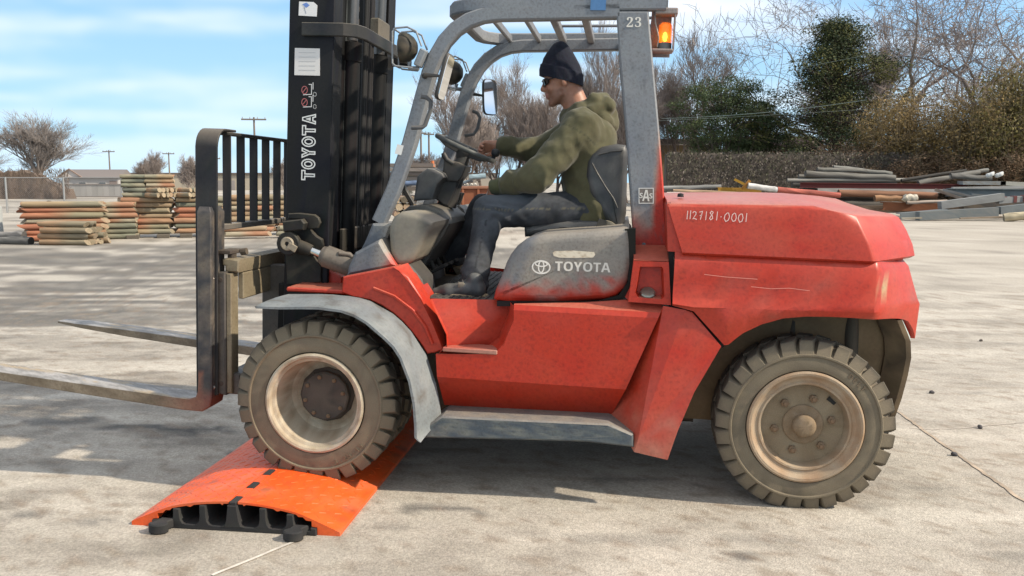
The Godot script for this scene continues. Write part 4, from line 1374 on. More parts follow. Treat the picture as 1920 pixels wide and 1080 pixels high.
func fork_mast() -> void:
	var bf := dusty(Color(0.009, 0.010, 0.012), Color(0.08, 0.07, 0.055), 0.13, 1.0, 0.4)
	var greasy := dusty(Color(0.008, 0.008, 0.009), Color(0.05, 0.042, 0.035), 0.2)
	var mast := Node3D.new()
	mast.name = "mast"
	fork.add_child(mast, true)
	for side in 2:
		var z := func(v: float) -> float: return v if side == 0 else flip(v)
		var o := MB.new()
		o.prism(PackedVector2Array([Vector2(-2.690, 0.22), Vector2(-2.450, 0.22), Vector2(-2.402, 2.86), Vector2(-2.640, 2.86)]), z.call(-0.28), z.call(-0.305), 0.004)
		o.prism(PackedVector2Array([Vector2(-2.688, 0.22), Vector2(-2.655, 0.22), Vector2(-2.605, 2.86), Vector2(-2.638, 2.86)]), z.call(-0.3), z.call(-0.42), 0.004)
		o.prism(PackedVector2Array([Vector2(-2.485, 0.22), Vector2(-2.452, 0.22), Vector2(-2.404, 2.86), Vector2(-2.437, 2.86)]), z.call(-0.3), z.call(-0.42), 0.004)
		part("outer_rail", o, M.black_paint, mast, 30.0, 0.2, bf)
		var i := MB.new()
		i.prism(PackedVector2Array([Vector2(-2.65, 0.25), Vector2(-2.47, 0.25), Vector2(-2.43, 2.80), Vector2(-2.61, 2.80)]), z.call(-0.43), z.call(-0.455), 0.004)
		i.prism(PackedVector2Array([Vector2(-2.50, 0.25), Vector2(-2.472, 0.25), Vector2(-2.432, 2.80), Vector2(-2.46, 2.80)]), z.call(-0.45), z.call(-0.56), 0.004)
		part("inner_rail", i, M.black_paint, mast, 30.0, 0.2, greasy)
		var edge := MB.new()
		edge.prism(PackedVector2Array([Vector2(-2.470, 0.3), Vector2(-2.468, 0.3), Vector2(-2.428, 2.80), Vector2(-2.430, 2.80)]), z.call(-0.535), z.call(-0.56), 0.0)
		part("worn_edge", edge, M.steel, mast, 30.0, 0.1, dusty(Color(0.10, 0.105, 0.105), Color(0.30, 0.32, 0.31), 0.6, 3.0))
		var cy := MB.new()
		var base := Vector3(-2.46, 0.35, z.call(-0.59))
		cy.tube([base, base + Vector3(0.0335, 1.75, 0)], 0.052, 16)
		cy.tube([base + Vector3(0.0335, 1.75, 0), base + Vector3(0.036, 1.85, 0)], 0.06, 16)
		part("lift_cylinder", cy, M.black_paint, mast, 40.0, 0.25, greasy)
		var rod := MB.new()
		rod.tube([base + Vector3(0.036, 1.86, 0), base + Vector3(0.050, 2.45, 0)], 0.036, 16)
		part("cylinder_rod", rod, M.steel, mast, 40.0, 0.0, dusty(Color(0.12, 0.12, 0.12), MUD, 0.2))
		var chn := MB.new()
		for k in 62:
			var v := 0.75 + k * 0.033
			var u := -2.475 + v * 0.019
			chn.box(Vector3(u, v, z.call(-0.70)), Vector3(0.010 if k % 2 else 0.016, 0.030, 0.034 if k % 2 else 0.044), 0.002)
		part("chain", chn, M.rust, mast, 30.0, 0.0, dusty(Color(0.045, 0.036, 0.03), Color(0.17, 0.12, 0.08), 0.5, 5.0))
		for k in 2:
			var ho := MB.new()
			ho.tube([Vector3(-2.44, 0.6, z.call(-0.78 - k * 0.035)), Vector3(-2.42, 1.6, z.call(-0.78 - k * 0.035)), Vector3(-2.40, 2.7, z.call(-0.78 - k * 0.035))], 0.013, 8)
			part("hydraulic_hose", ho, M.rubber, mast, 60.0, 0.0, greasy)
	# tie bar wrapped round the back of the mast, lower cross plate, top block
	var tie := MB.new()
	var tp := []
	for q in [[-2.575, -0.268], [-2.36, -0.268], [-2.305, -0.30], [-2.285, -0.38], [-2.285, flip(-0.38)], [-2.305, flip(-0.30)], [-2.36, flip(-0.268)], [-2.575, flip(-0.268)]]:
		tp.append(Vector3(q[0], 2.215, q[1]))
	tie.bar(tp, 0.013, 0.033, Vector3(0, 1, 0), 0.004)
	part("tie_bar", tie, M.black_paint, mast, 25.0, 0.15, dusty(Color(0.022, 0.024, 0.027), Color(0.13, 0.115, 0.095), 0.25, 1.0, 0.8))
	var cp := MB.new()
	cp.box(Vector3(-2.43, 1.13, MID), Vector3(0.025, 0.13, 0.75), 0.006)
	cp.box(Vector3(-2.40, 0.45, MID), Vector3(0.05, 0.25, 0.85), 0.01)
	part("cross_plate", cp, M.black_paint, mast, 30.0, 0.15, dusty(Color(0.03, 0.028, 0.025), Color(0.12, 0.1, 0.08), 0.4, 1.0, 0.5))
	var tb := MB.new()
	tb.box(Vector3(-2.38, 2.32, -0.98), Vector3(0.06, 0.13, 0.22), 0.008)
	part("valve_block", tb, M.dull_paint, mast, 30.0, 0.0, dusty(Color(0.10, 0.085, 0.06), Color(0.17, 0.14, 0.10), 0.5))
	var foot := MB.new()
	for side in 2:
		var z0 := -0.30 if side == 0 else flip(-0.30)
		foot.prism(PackedVector2Array([Vector2(-2.735, 0.22), Vector2(-2.66, 0.22), Vector2(-2.66, 0.90), Vector2(-2.715, 0.90)]), z0, z0 + (-0.09 if side == 0 else 0.09), 0.004)
	part("mast_foot", foot, M.black_paint, mast, 30.0, 0.15, greasy)

	# tilt cylinders with their clevises
	for side in 2:
		var t := Node3D.new()
		t.name = "tilt_cylinder"
		fork.add_child(t, true)
		var pl := MB.new()
		pl.prism(PackedVector2Array([Vector2(-2.628, 1.28), Vector2(-2.573, 1.285), Vector2(-2.487, 1.28), Vector2(-2.464, 1.265), Vector2(-2.455, 1.238), Vector2(-2.469, 1.21), Vector2(-2.504, 1.203), Vector2(-2.53, 1.207), Vector2(-2.535, 1.251), Vector2(-2.63, 1.252)]), -0.215, -0.24, 0.005)
		pl.prism(PackedVector2Array([Vector2(-2.64, 1.239), Vector2(-2.536, 1.252), Vector2(-2.516, 1.236), Vector2(-2.519, 1.198), Vector2(-2.484, 1.166), Vector2(-2.456, 1.151), Vector2(-2.45, 1.118), Vector2(-2.478, 1.084), Vector2(-2.564, 1.063), Vector2(-2.642, 1.087)]), -0.245, -0.275, 0.006)
		pl.prism(PackedVector2Array([Vector2(-2.634, 1.242), Vector2(-2.531, 1.258), Vector2(-2.513, 1.236), Vector2(-2.522, 1.203), Vector2(-2.628, 1.187)]), -0.15, -0.20, 0.006)
		pl.prism(PackedVector2Array([Vector2(-2.666, 1.166), Vector2(-2.526, 1.089), Vector2(-2.467, 1.007), Vector2(-2.467, 0.923), Vector2(-2.656, 0.899)]), -0.265, -0.29, 0.004)
		var ear := PackedVector2Array()
		for k in 14:
			var a := TAU * k / 14
			ear.push_back(Vector2(-2.606 + cos(a) * 0.062, 1.128 + sin(a) * 0.062))
		pl.prism(ear, -0.155, -0.195, 0.006)
		pl.tube([Vector3(-2.59, 1.125, -0.185), Vector3(-2.53, 1.107, -0.19), Vector3(-2.49, 1.094, -0.19)], [0.036, 0.034, 0.03], 12)
		if side == 1: mirrored(pl)
		part("clevis", pl, M.black_paint, t, 35.0, 0.06, dusty(Color(0.018, 0.018, 0.017), Color(0.14, 0.12, 0.09), 0.16, 1.5, 0.4))
		var pin := MB.new()
		pin.xf = Transform3D(Basis(), Vector3(-2.606, 1.128, -0.155))
		pin.lathe([Vector2(0.012, -0.01), Vector2(0.034, -0.01), Vector2(0.036, 0.006), Vector2(0.030, 0.012), Vector2(0.012, 0.010)], 20)
		pin.xf = Transform3D()
		pin.box(Vector3(-2.578, 1.112, -0.146), Vector3(0.05, 0.035, 0.008), 0.003, Basis(Vector3(0, 0, 1), -0.5))
		if side == 1: mirrored(pin)
		part("pin", pin, M.dull_paint, t, 40.0, 0.0, dusty(Color(0.30, 0.25, 0.18), MUD, 0.3))
		var rd := MB.new()
		rd.tube([Vector3(-2.50, 1.098, -0.19), Vector3(-2.40, 1.064, -0.20)], 0.021, 14)
		if side == 1: mirrored(rd)
		part("rod", rd, M.chrome, t, 60.0, 0.0, dusty(Color(0.6, 0.6, 0.58), MUD, 0.25))
		var cy := MB.new()
		cy.tube([Vector3(-2.44, 1.077, -0.20), Vector3(-2.425, 1.072, -0.20), Vector3(-2.42, 1.070, -0.20), Vector3(-2.25, 1.01, -0.23), Vector3(-2.0, 0.92, -0.28)], [0.045, 0.05, 0.058, 0.058, 0.058], 18)
		cy.tube([Vector3(-2.34, 1.09, -0.17), Vector3(-2.29, 1.085, -0.19), Vector3(-2.26, 1.06, -0.2)], 0.013, 8)
		if side == 1: mirrored(cy)
		part("barrel", cy, M.dull_paint, t, 50.0, 0.1, dusty(Color(0.10, 0.085, 0.07), Color(0.23, 0.185, 0.14), 0.6))

	var fb := MB.new()
	fb.prism(PackedVector2Array([Vector2(-2.559, 0.984), Vector2(-2.486, 1.007), Vector2(-2.368, 0.951), Vector2(-2.367, 0.894), Vector2(-2.603, 0.881)]), -0.31, -0.5, 0.006)
	part("frame_bracket", fb, M.paint, fork, 30.0, 0.0, red_field(0.1))
	# carriage
	var tan_f := dusty(Color(0.17, 0.135, 0.085), Color(0.27, 0.225, 0.15), 0.6, 1.5)
	var dark_f := dusty(Color(0.055, 0.05, 0.047), Color(0.20, 0.16, 0.11), 0.3, 1.2)
	var ca := Node3D.new()
	ca.name = "carriage"
	fork.add_child(ca, true)
	var b1 := MB.new()
	b1.prism(PackedVector2Array([Vector2(-2.87, 0.985), Vector2(-2.80, 0.985), Vector2(-2.795, 1.05), Vector2(-2.855, 1.055), Vector2(-2.885, 1.05), Vector2(-2.885, 1.02), Vector2(-2.87, 1.015)]), 0.0, flip(0.0), 0.008)
	part("top_bar", b1, M.dull_paint, ca, 30.0, 0.15, tan_f)
	var b2 := MB.new()
	b2.box(Vector3(-2.815, 0.912, MID), Vector3(0.03, 0.135, 1.58), 0.005)
	part("face_plate", b2, M.dull_paint, ca, 30.0, 0.15, tan_f)
	var b3 := MB.new()
	b3.prism(PackedVector2Array([Vector2(-2.87, 0.36), Vector2(-2.79, 0.36), Vector2(-2.79, 0.47), Vector2(-2.87, 0.47)]), 0.0, flip(0.0), 0.008)
	part("bottom_bar", b3, M.dull_paint, ca, 30.0, 0.15, dark_f)
	for side in 2:
		var s := MB.new()
		s.prism(PackedVector2Array([Vector2(-2.905, 0.365), Vector2(-2.855, 0.36), Vector2(-2.855, 0.99), Vector2(-2.902, 0.985)]), 0.03 if side == 0 else flip(0.03), -0.05 if side == 0 else flip(-0.05), 0.006)
		part("side_bar", s, M.dull_paint, ca, 30.0, 0.1, dark_f)
		var s2 := MB.new()
		s2.prism(PackedVector2Array([Vector2(-2.855, 0.37), Vector2(-2.828, 0.37), Vector2(-2.828, 0.98), Vector2(-2.855, 0.98)]), 0.02 if side == 0 else flip(0.02), -0.06 if side == 0 else flip(-0.06), 0.004)
		part("side_rib", s2, M.dull_paint, ca, 30.0, 0.1, tan_f)
		for y in [0.42, 0.95]:
			var bo := MB.new()
			bo.lathe([Vector2(0, -0.004), Vector2(0.012, -0.004), Vector2(0.012, 0.002), Vector2(0, 0.003)], 10)
			part("bolt", bo, M.rust, ca, 40.0, 0.0, dusty(Color(0.05, 0.035, 0.03), MUD, 0.3)).position = Vector3(-2.88, y, 0.031 if side == 0 else flip(0.034))
		var up := MB.new()
		up.box(Vector3(-2.78, 0.66, -0.42 if side == 0 else flip(-0.42)), Vector3(0.14, 0.66, 0.05), 0.006)
		part("roller_plate", up, M.dull_paint, ca, 30.0, 0.15, dark_f)
	var lk := MB.new()
	lk.box(Vector3(-2.87, 1.085, -0.06), Vector3(0.07, 0.02, 0.14), 0.004)
	lk.box(Vector3(-2.855, 1.065, -0.05), Vector3(0.03, 0.05, 0.05), 0.006)
	lk.tube([Vector3(-2.83, 1.08, -0.1), Vector3(-2.80, 1.085, -0.1)], 0.018, 10)
	part("fork_lock", lk, M.rust, ca, 30.0, 0.0, dusty(Color(0.06, 0.045, 0.035), MUD, 0.45))

	# load backrest
	var br := Node3D.new()
	br.name = "load_backrest"
	fork.add_child(br, true)
	var back_f := dusty(Color(0.022, 0.023, 0.026), Color(0.19, 0.16, 0.125), 0.13, 1.0, 0.6)
	for side in 2:
		var s := MB.new()
		var zz := 0.045 if side == 0 else flip(0.045)
		var inn := -1.0 if side == 0 else 1.0
		var path := [Vector3(-2.945, 0.365, zz), Vector3(-2.942, 1.0, zz), Vector3(-2.938, 1.60, zz)]
		for k in range(1, 7):
			var a := PI / 2 * k / 6
			path.append(Vector3(-2.937, 1.60 + 0.088 * sin(a), zz + inn * 0.088 * (1.0 - cos(a))))
		path.append(Vector3(-2.937, 1.688, zz + inn * 0.20))
		s.bar(path, 0.006, 0.057, Vector3(1, 0, 0), 0.003)
		part("side_plate", s, M.black_paint, br, 30.0, 0.12, back_f)
		for y in [0.405, 0.957]:
			var bo := MB.new()
			bo.lathe([Vector2(0, -0.004), Vector2(0.018, -0.004), Vector2(0.018, 0.006), Vector2(0.015, 0.009), Vector2(0, 0.009)], 6)
			part("bolt", bo, M.steel, br, 30.0, 0.0, dusty(Color(0.42, 0.38, 0.34), MUD, 0.25)).position = Vector3(-2.916, y, zz + 0.008)
	var tb2 := MB.new()
	tb2.box(Vector3(-2.955, 1.676, MID), Vector3(0.05, 0.018, 1.52), 0.004)
	part("top_rail", tb2, M.black_paint, br, 30.0, 0.15, back_f)
	var lb := MB.new()
	lb.box(Vector3(-2.955, 1.20, MID), Vector3(0.05, 0.03, 1.74), 0.004)
	part("bottom_rail", lb, M.black_paint, br, 30.0, 0.15, dusty(Color(0.10, 0.095, 0.09), Color(0.26, 0.22, 0.17), 0.35, 1.0, 0.4))
	for k in 9:
		var v := MB.new()
		v.box(Vector3(-2.955, 1.44, -0.205 - k * 0.161), Vector3(0.045, 0.465, 0.011), 0.002)
		part("upright_bar", v, M.black_paint, br, 30.0, 0.15, back_f)

	# forks
	for side in 2:
		var fk := MB.new()
		var z0 := 0.085 if side == 0 else -1.14
		var sec := []
		sec.append([Vector2(-2.910, 1.31), Vector2(-2.968, 1.31)])
		sec.append([Vector2(-2.898, 1.285), Vector2(-2.972, 1.285)])
		sec.append([Vector2(-2.903, 0.45), Vector2(-2.975, 0.45)])
		sec.append([Vector2(-2.905, 0.36), Vector2(-2.978, 0.385)])
		sec.append([Vector2(-2.915, 0.31), Vector2(-2.99, 0.356)])
		sec.append([Vector2(-2.955, 0.283), Vector2(-3.02, 0.346)])
		sec.append([Vector2(-3.05, 0.284), Vector2(-3.08, 0.350)])
		sec.append([Vector2(-3.6, 0.328), Vector2(-3.6, 0.385)])
		sec.append([Vector2(-4.1, 0.372), Vector2(-4.1, 0.420)])
		sec.append([Vector2(-4.45, 0.412), Vector2(-4.45, 0.439)])
		sec.append([Vector2(-4.62, 0.430), Vector2(-4.62, 0.445)])
		var rings := []
		for k in sec.size():
			var hw: float = 0.0725
			if k == sec.size() - 1: hw = 0.045
			if k == 0: hw = 0.06
			var p: Vector2 = sec[k][0]
			var q: Vector2 = sec[k][1]
			var zc := z0 - 0.0725
			rings.append([Vector3(p.x, p.y, zc + hw - 0.004), Vector3(lerpf(p.x, q.x, 0.08), lerpf(p.y, q.y, 0.08), zc + hw), Vector3(lerpf(p.x, q.x, 0.92), lerpf(p.y, q.y, 0.92), zc + hw), Vector3(q.x, q.y, zc + hw - 0.004), Vector3(q.x, q.y, zc - hw + 0.004), Vector3(lerpf(p.x, q.x, 0.92), lerpf(p.y, q.y, 0.92), zc - hw), Vector3(lerpf(p.x, q.x, 0.08), lerpf(p.y, q.y, 0.08), zc - hw), Vector3(p.x, p.y, zc - hw + 0.004)])
		fk.loft(rings)
		part("fork", fk, M.dull_paint, fork, 30.0, 0.05, func(p: Vector3, n: Vector3, _c: Color) -> Color:
			var k := nz.get_noise_3d(p.x * 5.0, p.y * 8.0, p.z * 14.0)
			var f := nf.get_noise_3d(p.x * 14.0, p.y * 40.0, p.z * 50.0)
			if n.y > 0.6 and p.x < -2.98:
				var o := Color(0.20, 0.19, 0.18).lerp(Color(0.36, 0.345, 0.33), clampf(0.4 + k * 1.5 + f, 0, 1))
				return o.lerp(Color(0.34, 0.27, 0.18), smoothstep(0.15, 0.4, nz.get_noise_3d(p.x * 3.0 + 9.0, 0.0, p.z * 12.0)))
			if p.x < -2.95 and p.y < 0.5:
				var o2 := Color(0.15, 0.115, 0.075).lerp(Color(0.25, 0.20, 0.14), clampf(0.45 + k * 1.4 + 0.5 * f, 0, 1))
				return o2.lerp(Color(0.20, 0.06, 0.035), smoothstep(-3.25, -2.95, p.x) * 0.7)
			var o3 := Color(0.035, 0.035, 0.038).lerp(Color(0.14, 0.115, 0.09), clampf(0.35 + k + 0.6 * f, 0, 1))
			return o3.lerp(Color(0.19, 0.055, 0.035), smoothstep(0.42, 0.33, p.y) * 0.8))

func fork_cab() -> void:
	var dusty_black := dusty(Color(0.022, 0.022, 0.023), Color(0.20, 0.17, 0.13), 0.16, 1.0, 0.25)
	var fl := MB.new()
	fl.box(Vector3(-1.55, 0.862, MID), Vector3(0.86, 0.03, 1.28), 0.005)
	part("floor_plate", fl, M.dull_paint, fork, 30.0, 0.1, dusty(Color(0.10, 0.075, 0.06), DUST, 0.35))
	var fm := MB.new()
	fm.box(Vector3(-1.70, 0.882, MID), Vector3(0.44, 0.01, 1.34), 0.003)
	for k in 12: fm.box(Vector3(-1.90 + k * 0.035, 0.889, MID), Vector3(0.014, 0.006, 1.30), 0.002)
	part("floor_mat", fm, M.rubber, fork, 30.0, 0.15, dusty(Color(0.025, 0.025, 0.026), DUST, 0.2))
	# grey cowls at the feet of the front posts
	for side in 2:
		var cw := MB.new()
		cw.prism(PackedVector2Array([Vector2(-2.181, 1.246), Vector2(-2.074, 1.251), Vector2(-2.102, 1.175), Vector2(-2.245, 1.101), Vector2(-2.215, 1.161)]), -0.22, -0.50, 0.012)
		cw.prism(PackedVector2Array([Vector2(-2.236, 1.104), Vector2(-2.11, 1.176), Vector2(-2.077, 1.122), Vector2(-2.023, 1.047), Vector2(-2.278, 0.983), Vector2(-2.268, 1.032)]), -0.11, -0.50, 0.014)
		if side == 1: mirrored(cw)
		part("cowl", cw, M.dull_paint, fork, 25.0, 0.05, func(p: Vector3, n: Vector3, _c: Color) -> Color:
			var k := nz.get_noise_3dv(p * 5.0)
			var o := Color(0.085, 0.10, 0.125).lerp(Color(0.17, 0.175, 0.18), clampf(0.35 + k + 0.5 * n.y, 0, 1))
			o = o.lerp(Color(0.33, 0.30, 0.25), 0.8 * smoothstep(-2.16, -2.08, p.x))
			return o.lerp(RED, 0.9 * smoothstep(-2.10, -2.04, p.x + k * 0.03 - (p.y - 1.06) * 0.4)))
		# rounded cover of the dash side, dusty on top
		var cv := MB.new()
		cv.prism(PackedVector2Array([Vector2(-2.076, 1.209), Vector2(-2.071, 1.252), Vector2(-2.052, 1.29), Vector2(-2.014, 1.316), Vector2(-1.96, 1.315), Vector2(-1.897, 1.299), Vector2(-1.841, 1.272), Vector2(-1.849, 1.246), Vector2(-1.883, 1.193), Vector2(-1.914, 1.125), Vector2(-1.941, 1.078), Vector2(-1.973, 1.052), Vector2(-2.015, 1.041), Vector2(-2.043, 1.059), Vector2(-2.066, 1.107)]), -0.15, -0.55, 0.03, 4)
		if side == 1: mirrored(cv)
		part("dash_cover", cv, M.plastic, fork, 45.0, 0.04, func(p: Vector3, n: Vector3, _c: Color) -> Color:
			var k := nz.get_noise_3dv(p * 5.0)
			var o := Color(0.17, 0.155, 0.125).lerp(Color(0.28, 0.245, 0.185), clampf(0.4 + k + 0.4 * n.y, 0, 1))
			o = o.lerp(Color(0.055, 0.053, 0.05), smoothstep(-1.93, -1.86, p.x + (p.y - 1.2) * 0.3))
			return o.lerp(Color(0.33, 0.09, 0.06), 0.6 * smoothstep(1.09, 1.03, p.y)))
	var dp := MB.new()
	dp.prism(PackedVector2Array([Vector2(-2.125, 1.285), Vector2(-2.067, 1.333), Vector2(-1.978, 1.343), Vector2(-1.904, 1.32), Vector2(-1.856, 1.279), Vector2(-1.838, 1.245), Vector2(-1.863, 1.187), Vector2(-1.922, 1.097), Vector2(-1.97, 1.007), Vector2(-2.043, 0.945), Vector2(-2.121, 1.088)]), -0.52, flip(-0.52), 0.02, 2)
	part("dashboard", dp, M.plastic, fork, 35.0, 0.1, dusty(Color(0.045, 0.045, 0.043), Color(0.22, 0.19, 0.145), 0.3, 1.0, 0.25))
	var dk := MB.new()
	dk.prism(PackedVector2Array([Vector2(-2.062, 1.19), Vector2(-1.912, 1.252), Vector2(-1.948, 1.158), Vector2(-1.989, 1.07), Vector2(-2.019, 0.975), Vector2(-2.004, 0.882), Vector2(-2.021, 0.8), Vector2(-2.103, 0.909), Vector2(-2.09, 1.065)]), -0.78, flip(-0.45), 0.012)
	part("kick_panel", dk, M.plastic, fork, 30.0, 0.1, dusty_black)
	for side in 2:
		var low := MB.new()
		low.prism(PackedVector2Array([Vector2(-1.981, 1.055), Vector2(-1.908, 0.974), Vector2(-1.883, 0.875), Vector2(-1.934, 0.872), Vector2(-2.008, 0.983)]), -0.2, -0.45, 0.008)
		if side == 1: mirrored(low)
		part("kick_panel", low, M.plastic, fork, 30.0, 0.1, dusty_black)
	# instrument pod, column, wheel
	var pod := MB.new()
	pod.prism(PackedVector2Array([Vector2(-2.052, 1.504), Vector2(-2.001, 1.541), Vector2(-1.965, 1.537), Vector2(-1.919, 1.515), Vector2(-1.906, 1.492), Vector2(-1.941, 1.455), Vector2(-1.97, 1.368), Vector2(-2.079, 1.355), Vector2(-2.061, 1.489)]), -0.66, -1.0, 0.014, 2)
	part("instrument_pod", pod, M.plastic, fork, 35.0, 0.05, dusty(Color(0.04, 0.042, 0.045), Color(0.24, 0.23, 0.21), 0.16, 1.0, 0.5))
	var co := MB.new()
	co.prism(PackedVector2Array([Vector2(-1.933, 1.59), Vector2(-1.893, 1.588), Vector2(-1.85, 1.581), Vector2(-1.803, 1.558), Vector2(-1.823, 1.504), Vector2(-1.85, 1.47), Vector2(-1.908, 1.471), Vector2(-1.94, 1.512)]), -0.76, -0.94, 0.012, 2)
	co.prism(PackedVector2Array([Vector2(-1.927, 1.497), Vector2(-1.844, 1.473), Vector2(-1.869, 1.407), Vector2(-1.904, 1.327), Vector2(-1.935, 1.332), Vector2(-1.986, 1.372), Vector2(-1.962, 1.439)]), -0.79, -0.91, 0.01)
	co.tube([Vector3(-1.925, 1.332, -0.85), Vector3(-1.902, 1.41, -0.85), Vector3(-1.856, 1.558, -0.85), Vector3(-1.836, 1.607, -0.85), Vector3(-1.821, 1.644, -0.85)], [0.055, 0.05, 0.045, 0.036, 0.03], 14)
	part("steering_column", co, M.plastic, fork, 35.0, 0.05, dusty_black)
	var lv := MB.new()
	lv.tube([Vector3(-1.865, 1.568, -0.72), Vector3(-1.905, 1.59, -0.72), Vector3(-1.921, 1.613, -0.72), Vector3(-1.927, 1.628, -0.72)], [0.012, 0.014, 0.016, 0.012], 8)
	part("column_lever", lv, M.plastic, fork, 60.0, 0.0, dusty_black)
	var sw := Node3D.new()
	sw.name = "steering_wheel"
	var ax := Vector3(0.38, 0.925, 0.0).normalized()
	sw.transform = Transform3D(Basis(Vector3(0.925, -0.38, 0).normalized(), ax, Vector3(0, 0, 1)), Vector3(-1.826, 1.662, MID))
	fork.add_child(sw, true)
	var rim := MB.new()
	var rp := []
	for k in 41:
		var a := TAU * k / 40
		rp.append(Vector3(cos(a) * 0.175, 0, sin(a) * 0.175))
	rim.tube(rp, 0.0145, 10, false)
	part("rim", rim, M.plastic, sw, 60.0, 0.0, dusty(Color(0.045, 0.05, 0.05), Color(0.22, 0.21, 0.18), 0.3, 2.0, 0.2))
	var sp := MB.new()
	for a in [0.4, 2.5, 4.6]: sp.bar([Vector3(cos(a) * 0.02, -0.03, sin(a) * 0.02), Vector3(cos(a) * 0.12, -0.02, sin(a) * 0.12), Vector3(cos(a) * 0.17, 0, sin(a) * 0.17)], 0.008, 0.013, Vector3(0, 1, 0), 0.003)
	part("spoke", sp, M.plastic, sw, 40.0, 0.0, dusty_black)
	var hb := MB.new()
	hb.xf = Transform3D(Basis(Vector3.RIGHT, -PI / 2), Vector3.ZERO)
	hb.lathe([Vector2(0, -0.07), Vector2(0.03, -0.07), Vector2(0.045, -0.03), Vector2(0.045, -0.018), Vector2(0.03, -0.01), Vector2(0, -0.008)], 18)
	part("hub", hb, M.plastic, sw, 40.0, 0.0, dusty_black)
	var kn := MB.new()
	kn.xf = Transform3D(Basis(Vector3.RIGHT, -PI / 2), Vector3(0.165, 0.0, -0.03))
	kn.lathe([Vector2(0, 0.0), Vector2(0.012, 0.0), Vector2(0.012, 0.025), Vector2(0.024, 0.035), Vector2(0.026, 0.055), Vector2(0.016, 0.068), Vector2(0, 0.07)], 16)
	part("spinner_knob", kn, M.plastic, sw, 50.0, 0.0, dusty(Color(0.015, 0.015, 0.016), DUST, 0.05))
	# levers in front of the dash, console on the far side
	var l2 := MB.new()
	l2.bar([Vector3(-2.306, 1.453, -1.25), Vector3(-2.27, 1.384, -1.25), Vector3(-2.224, 1.313, -1.25)], 0.014, 0.02, Vector3(0, 0, 1), 0.004)
	part("lift_lever", l2, M.plastic, fork, 40.0, 0.0, dusty_black)
	var cn := MB.new()
	cn.prism(PackedVector2Array([Vector2(-1.997, 1.277), Vector2(-1.984, 1.31), Vector2(-1.897, 1.327), Vector2(-1.87, 1.308), Vector2(-1.852, 1.273), Vector2(-1.88, 1.209), Vector2(-1.926, 1.154), Vector2(-1.967, 1.039), Vector2(-2.024, 1.036), Vector2(-2.001, 1.171)]), -1.05, -1.5, 0.012)
	part("side_console", cn, M.plastic, fork, 30.0, 0.06, dusty(Color(0.05, 0.05, 0.05), Color(0.23, 0.20, 0.16), 0.3, 1.0, 0.4))
	for k in 3:
		var h := MB.new()
		var base := Vector3(-1.947, 1.3, -1.15)
		base.z -= 0.07 * k
		h.tube([base, base + Vector3(0.02, 0.05, 0), base + Vector3(0.03, 0.10, 0)], [0.006, 0.006, 0.012], 8)
		part("hydraulic_lever", h, M.plastic, fork, 60.0, 0.0, dusty_black)
	var tg := MB.new()
	tg.prism(PackedVector2Array([Vector2(-1.897, 1.181), Vector2(-1.877, 1.185), Vector2(-1.869, 1.141), Vector2(-1.862, 1.125), Vector2(-1.872, 1.134), Vector2(-1.889, 1.134)]), -1.03, -1.036)
	part("green_tag", tg, M.plastic, fork, 30.0, 0.0, dusty(Color(0.02, 0.22, 0.05), DUST, 0.05))
	for k in 3:
		var pd := MB.new()
		var z := -0.62 - 0.16 * k
		pd.box(Vector3(-1.92, 0.985, z), Vector3(0.11, 0.02, 0.09), 0.005, Basis(Vector3(0, 0, 1), 0.5))
		pd.tube([Vector3(-1.94, 0.98, z), Vector3(-1.99, 1.10, z)], 0.012, 8)
		part("pedal", pd, M.rubber, fork, 40.0, 0.0, dusty_black)
	# seat
	var se := Node3D.new()
	se.name = "operator_seat"
	fork.add_child(se, true)
	var lf := func(p: Vector3, n: Vector3, _c: Color) -> Color:
		var k := clampf(0.3 + nz.get_noise_3dv(p * 7.0) + 0.4 * n.y, 0, 1)
		return Color(0.035, 0.036, 0.038).lerp(Color(0.15, 0.145, 0.135), k * 0.6)
	var cu := MB.new()
	cu.prism(PackedVector2Array([Vector2(-1.439, 1.186), Vector2(-1.444, 1.238), Vector2(-1.395, 1.258), Vector2(-1.25, 1.282), Vector2(-1.077, 1.301), Vector2(-0.962, 1.303), Vector2(-0.924, 1.284), Vector2(-0.928, 1.249), Vector2(-1.044, 1.221), Vector2(-1.275, 1.199)]), -0.60, -1.10, 0.035, 4)
	part("seat_cushion", cu, M.leather, se, 50.0, 0.06, lf)
	var bk := MB.new()
	bk.prism(PackedVector2Array([Vector2(-1.122, 1.528), Vector2(-1.117, 1.608), Vector2(-1.099, 1.649), Vector2(-1.044, 1.687), Vector2(-0.968, 1.704), Vector2(-0.917, 1.7), Vector2(-0.904, 1.666), Vector2(-0.9, 1.536), Vector2(-0.895, 1.337), Vector2(-0.908, 1.25), Vector2(-0.944, 1.237), Vector2(-0.989, 1.275), Vector2(-1.063, 1.365), Vector2(-1.104, 1.455)]), -0.60, -1.10, 0.04, 4)
	part("seat_back", bk, M.leather, se, 50.0, 0.05, lf)
	var pi := MB.new()
	var pp := []
	for p in [Vector3(-1.091, 1.563, -0.598), Vector3(-1.09, 1.597, -0.598), Vector3(-1.059, 1.545, -0.598), Vector3(-1.013, 1.476, -0.598), Vector3(-0.967, 1.415, -0.598), Vector3(-0.942, 1.365, -0.598)]: pp.append(p)
	pi.tube(pp.slice(1), 0.0045, 6)
	pi.tube([Vector3(-1.058, 1.643, -0.598), Vector3(-0.994, 1.662, -0.598), Vector3(-0.93, 1.67, -0.598)], 0.004, 6)
	part("seat_piping", pi, M.leather, se, 60.0, 0.0, dusty(Color(0.045, 0.045, 0.045), DUST, 0.15))
	var bt := MB.new()
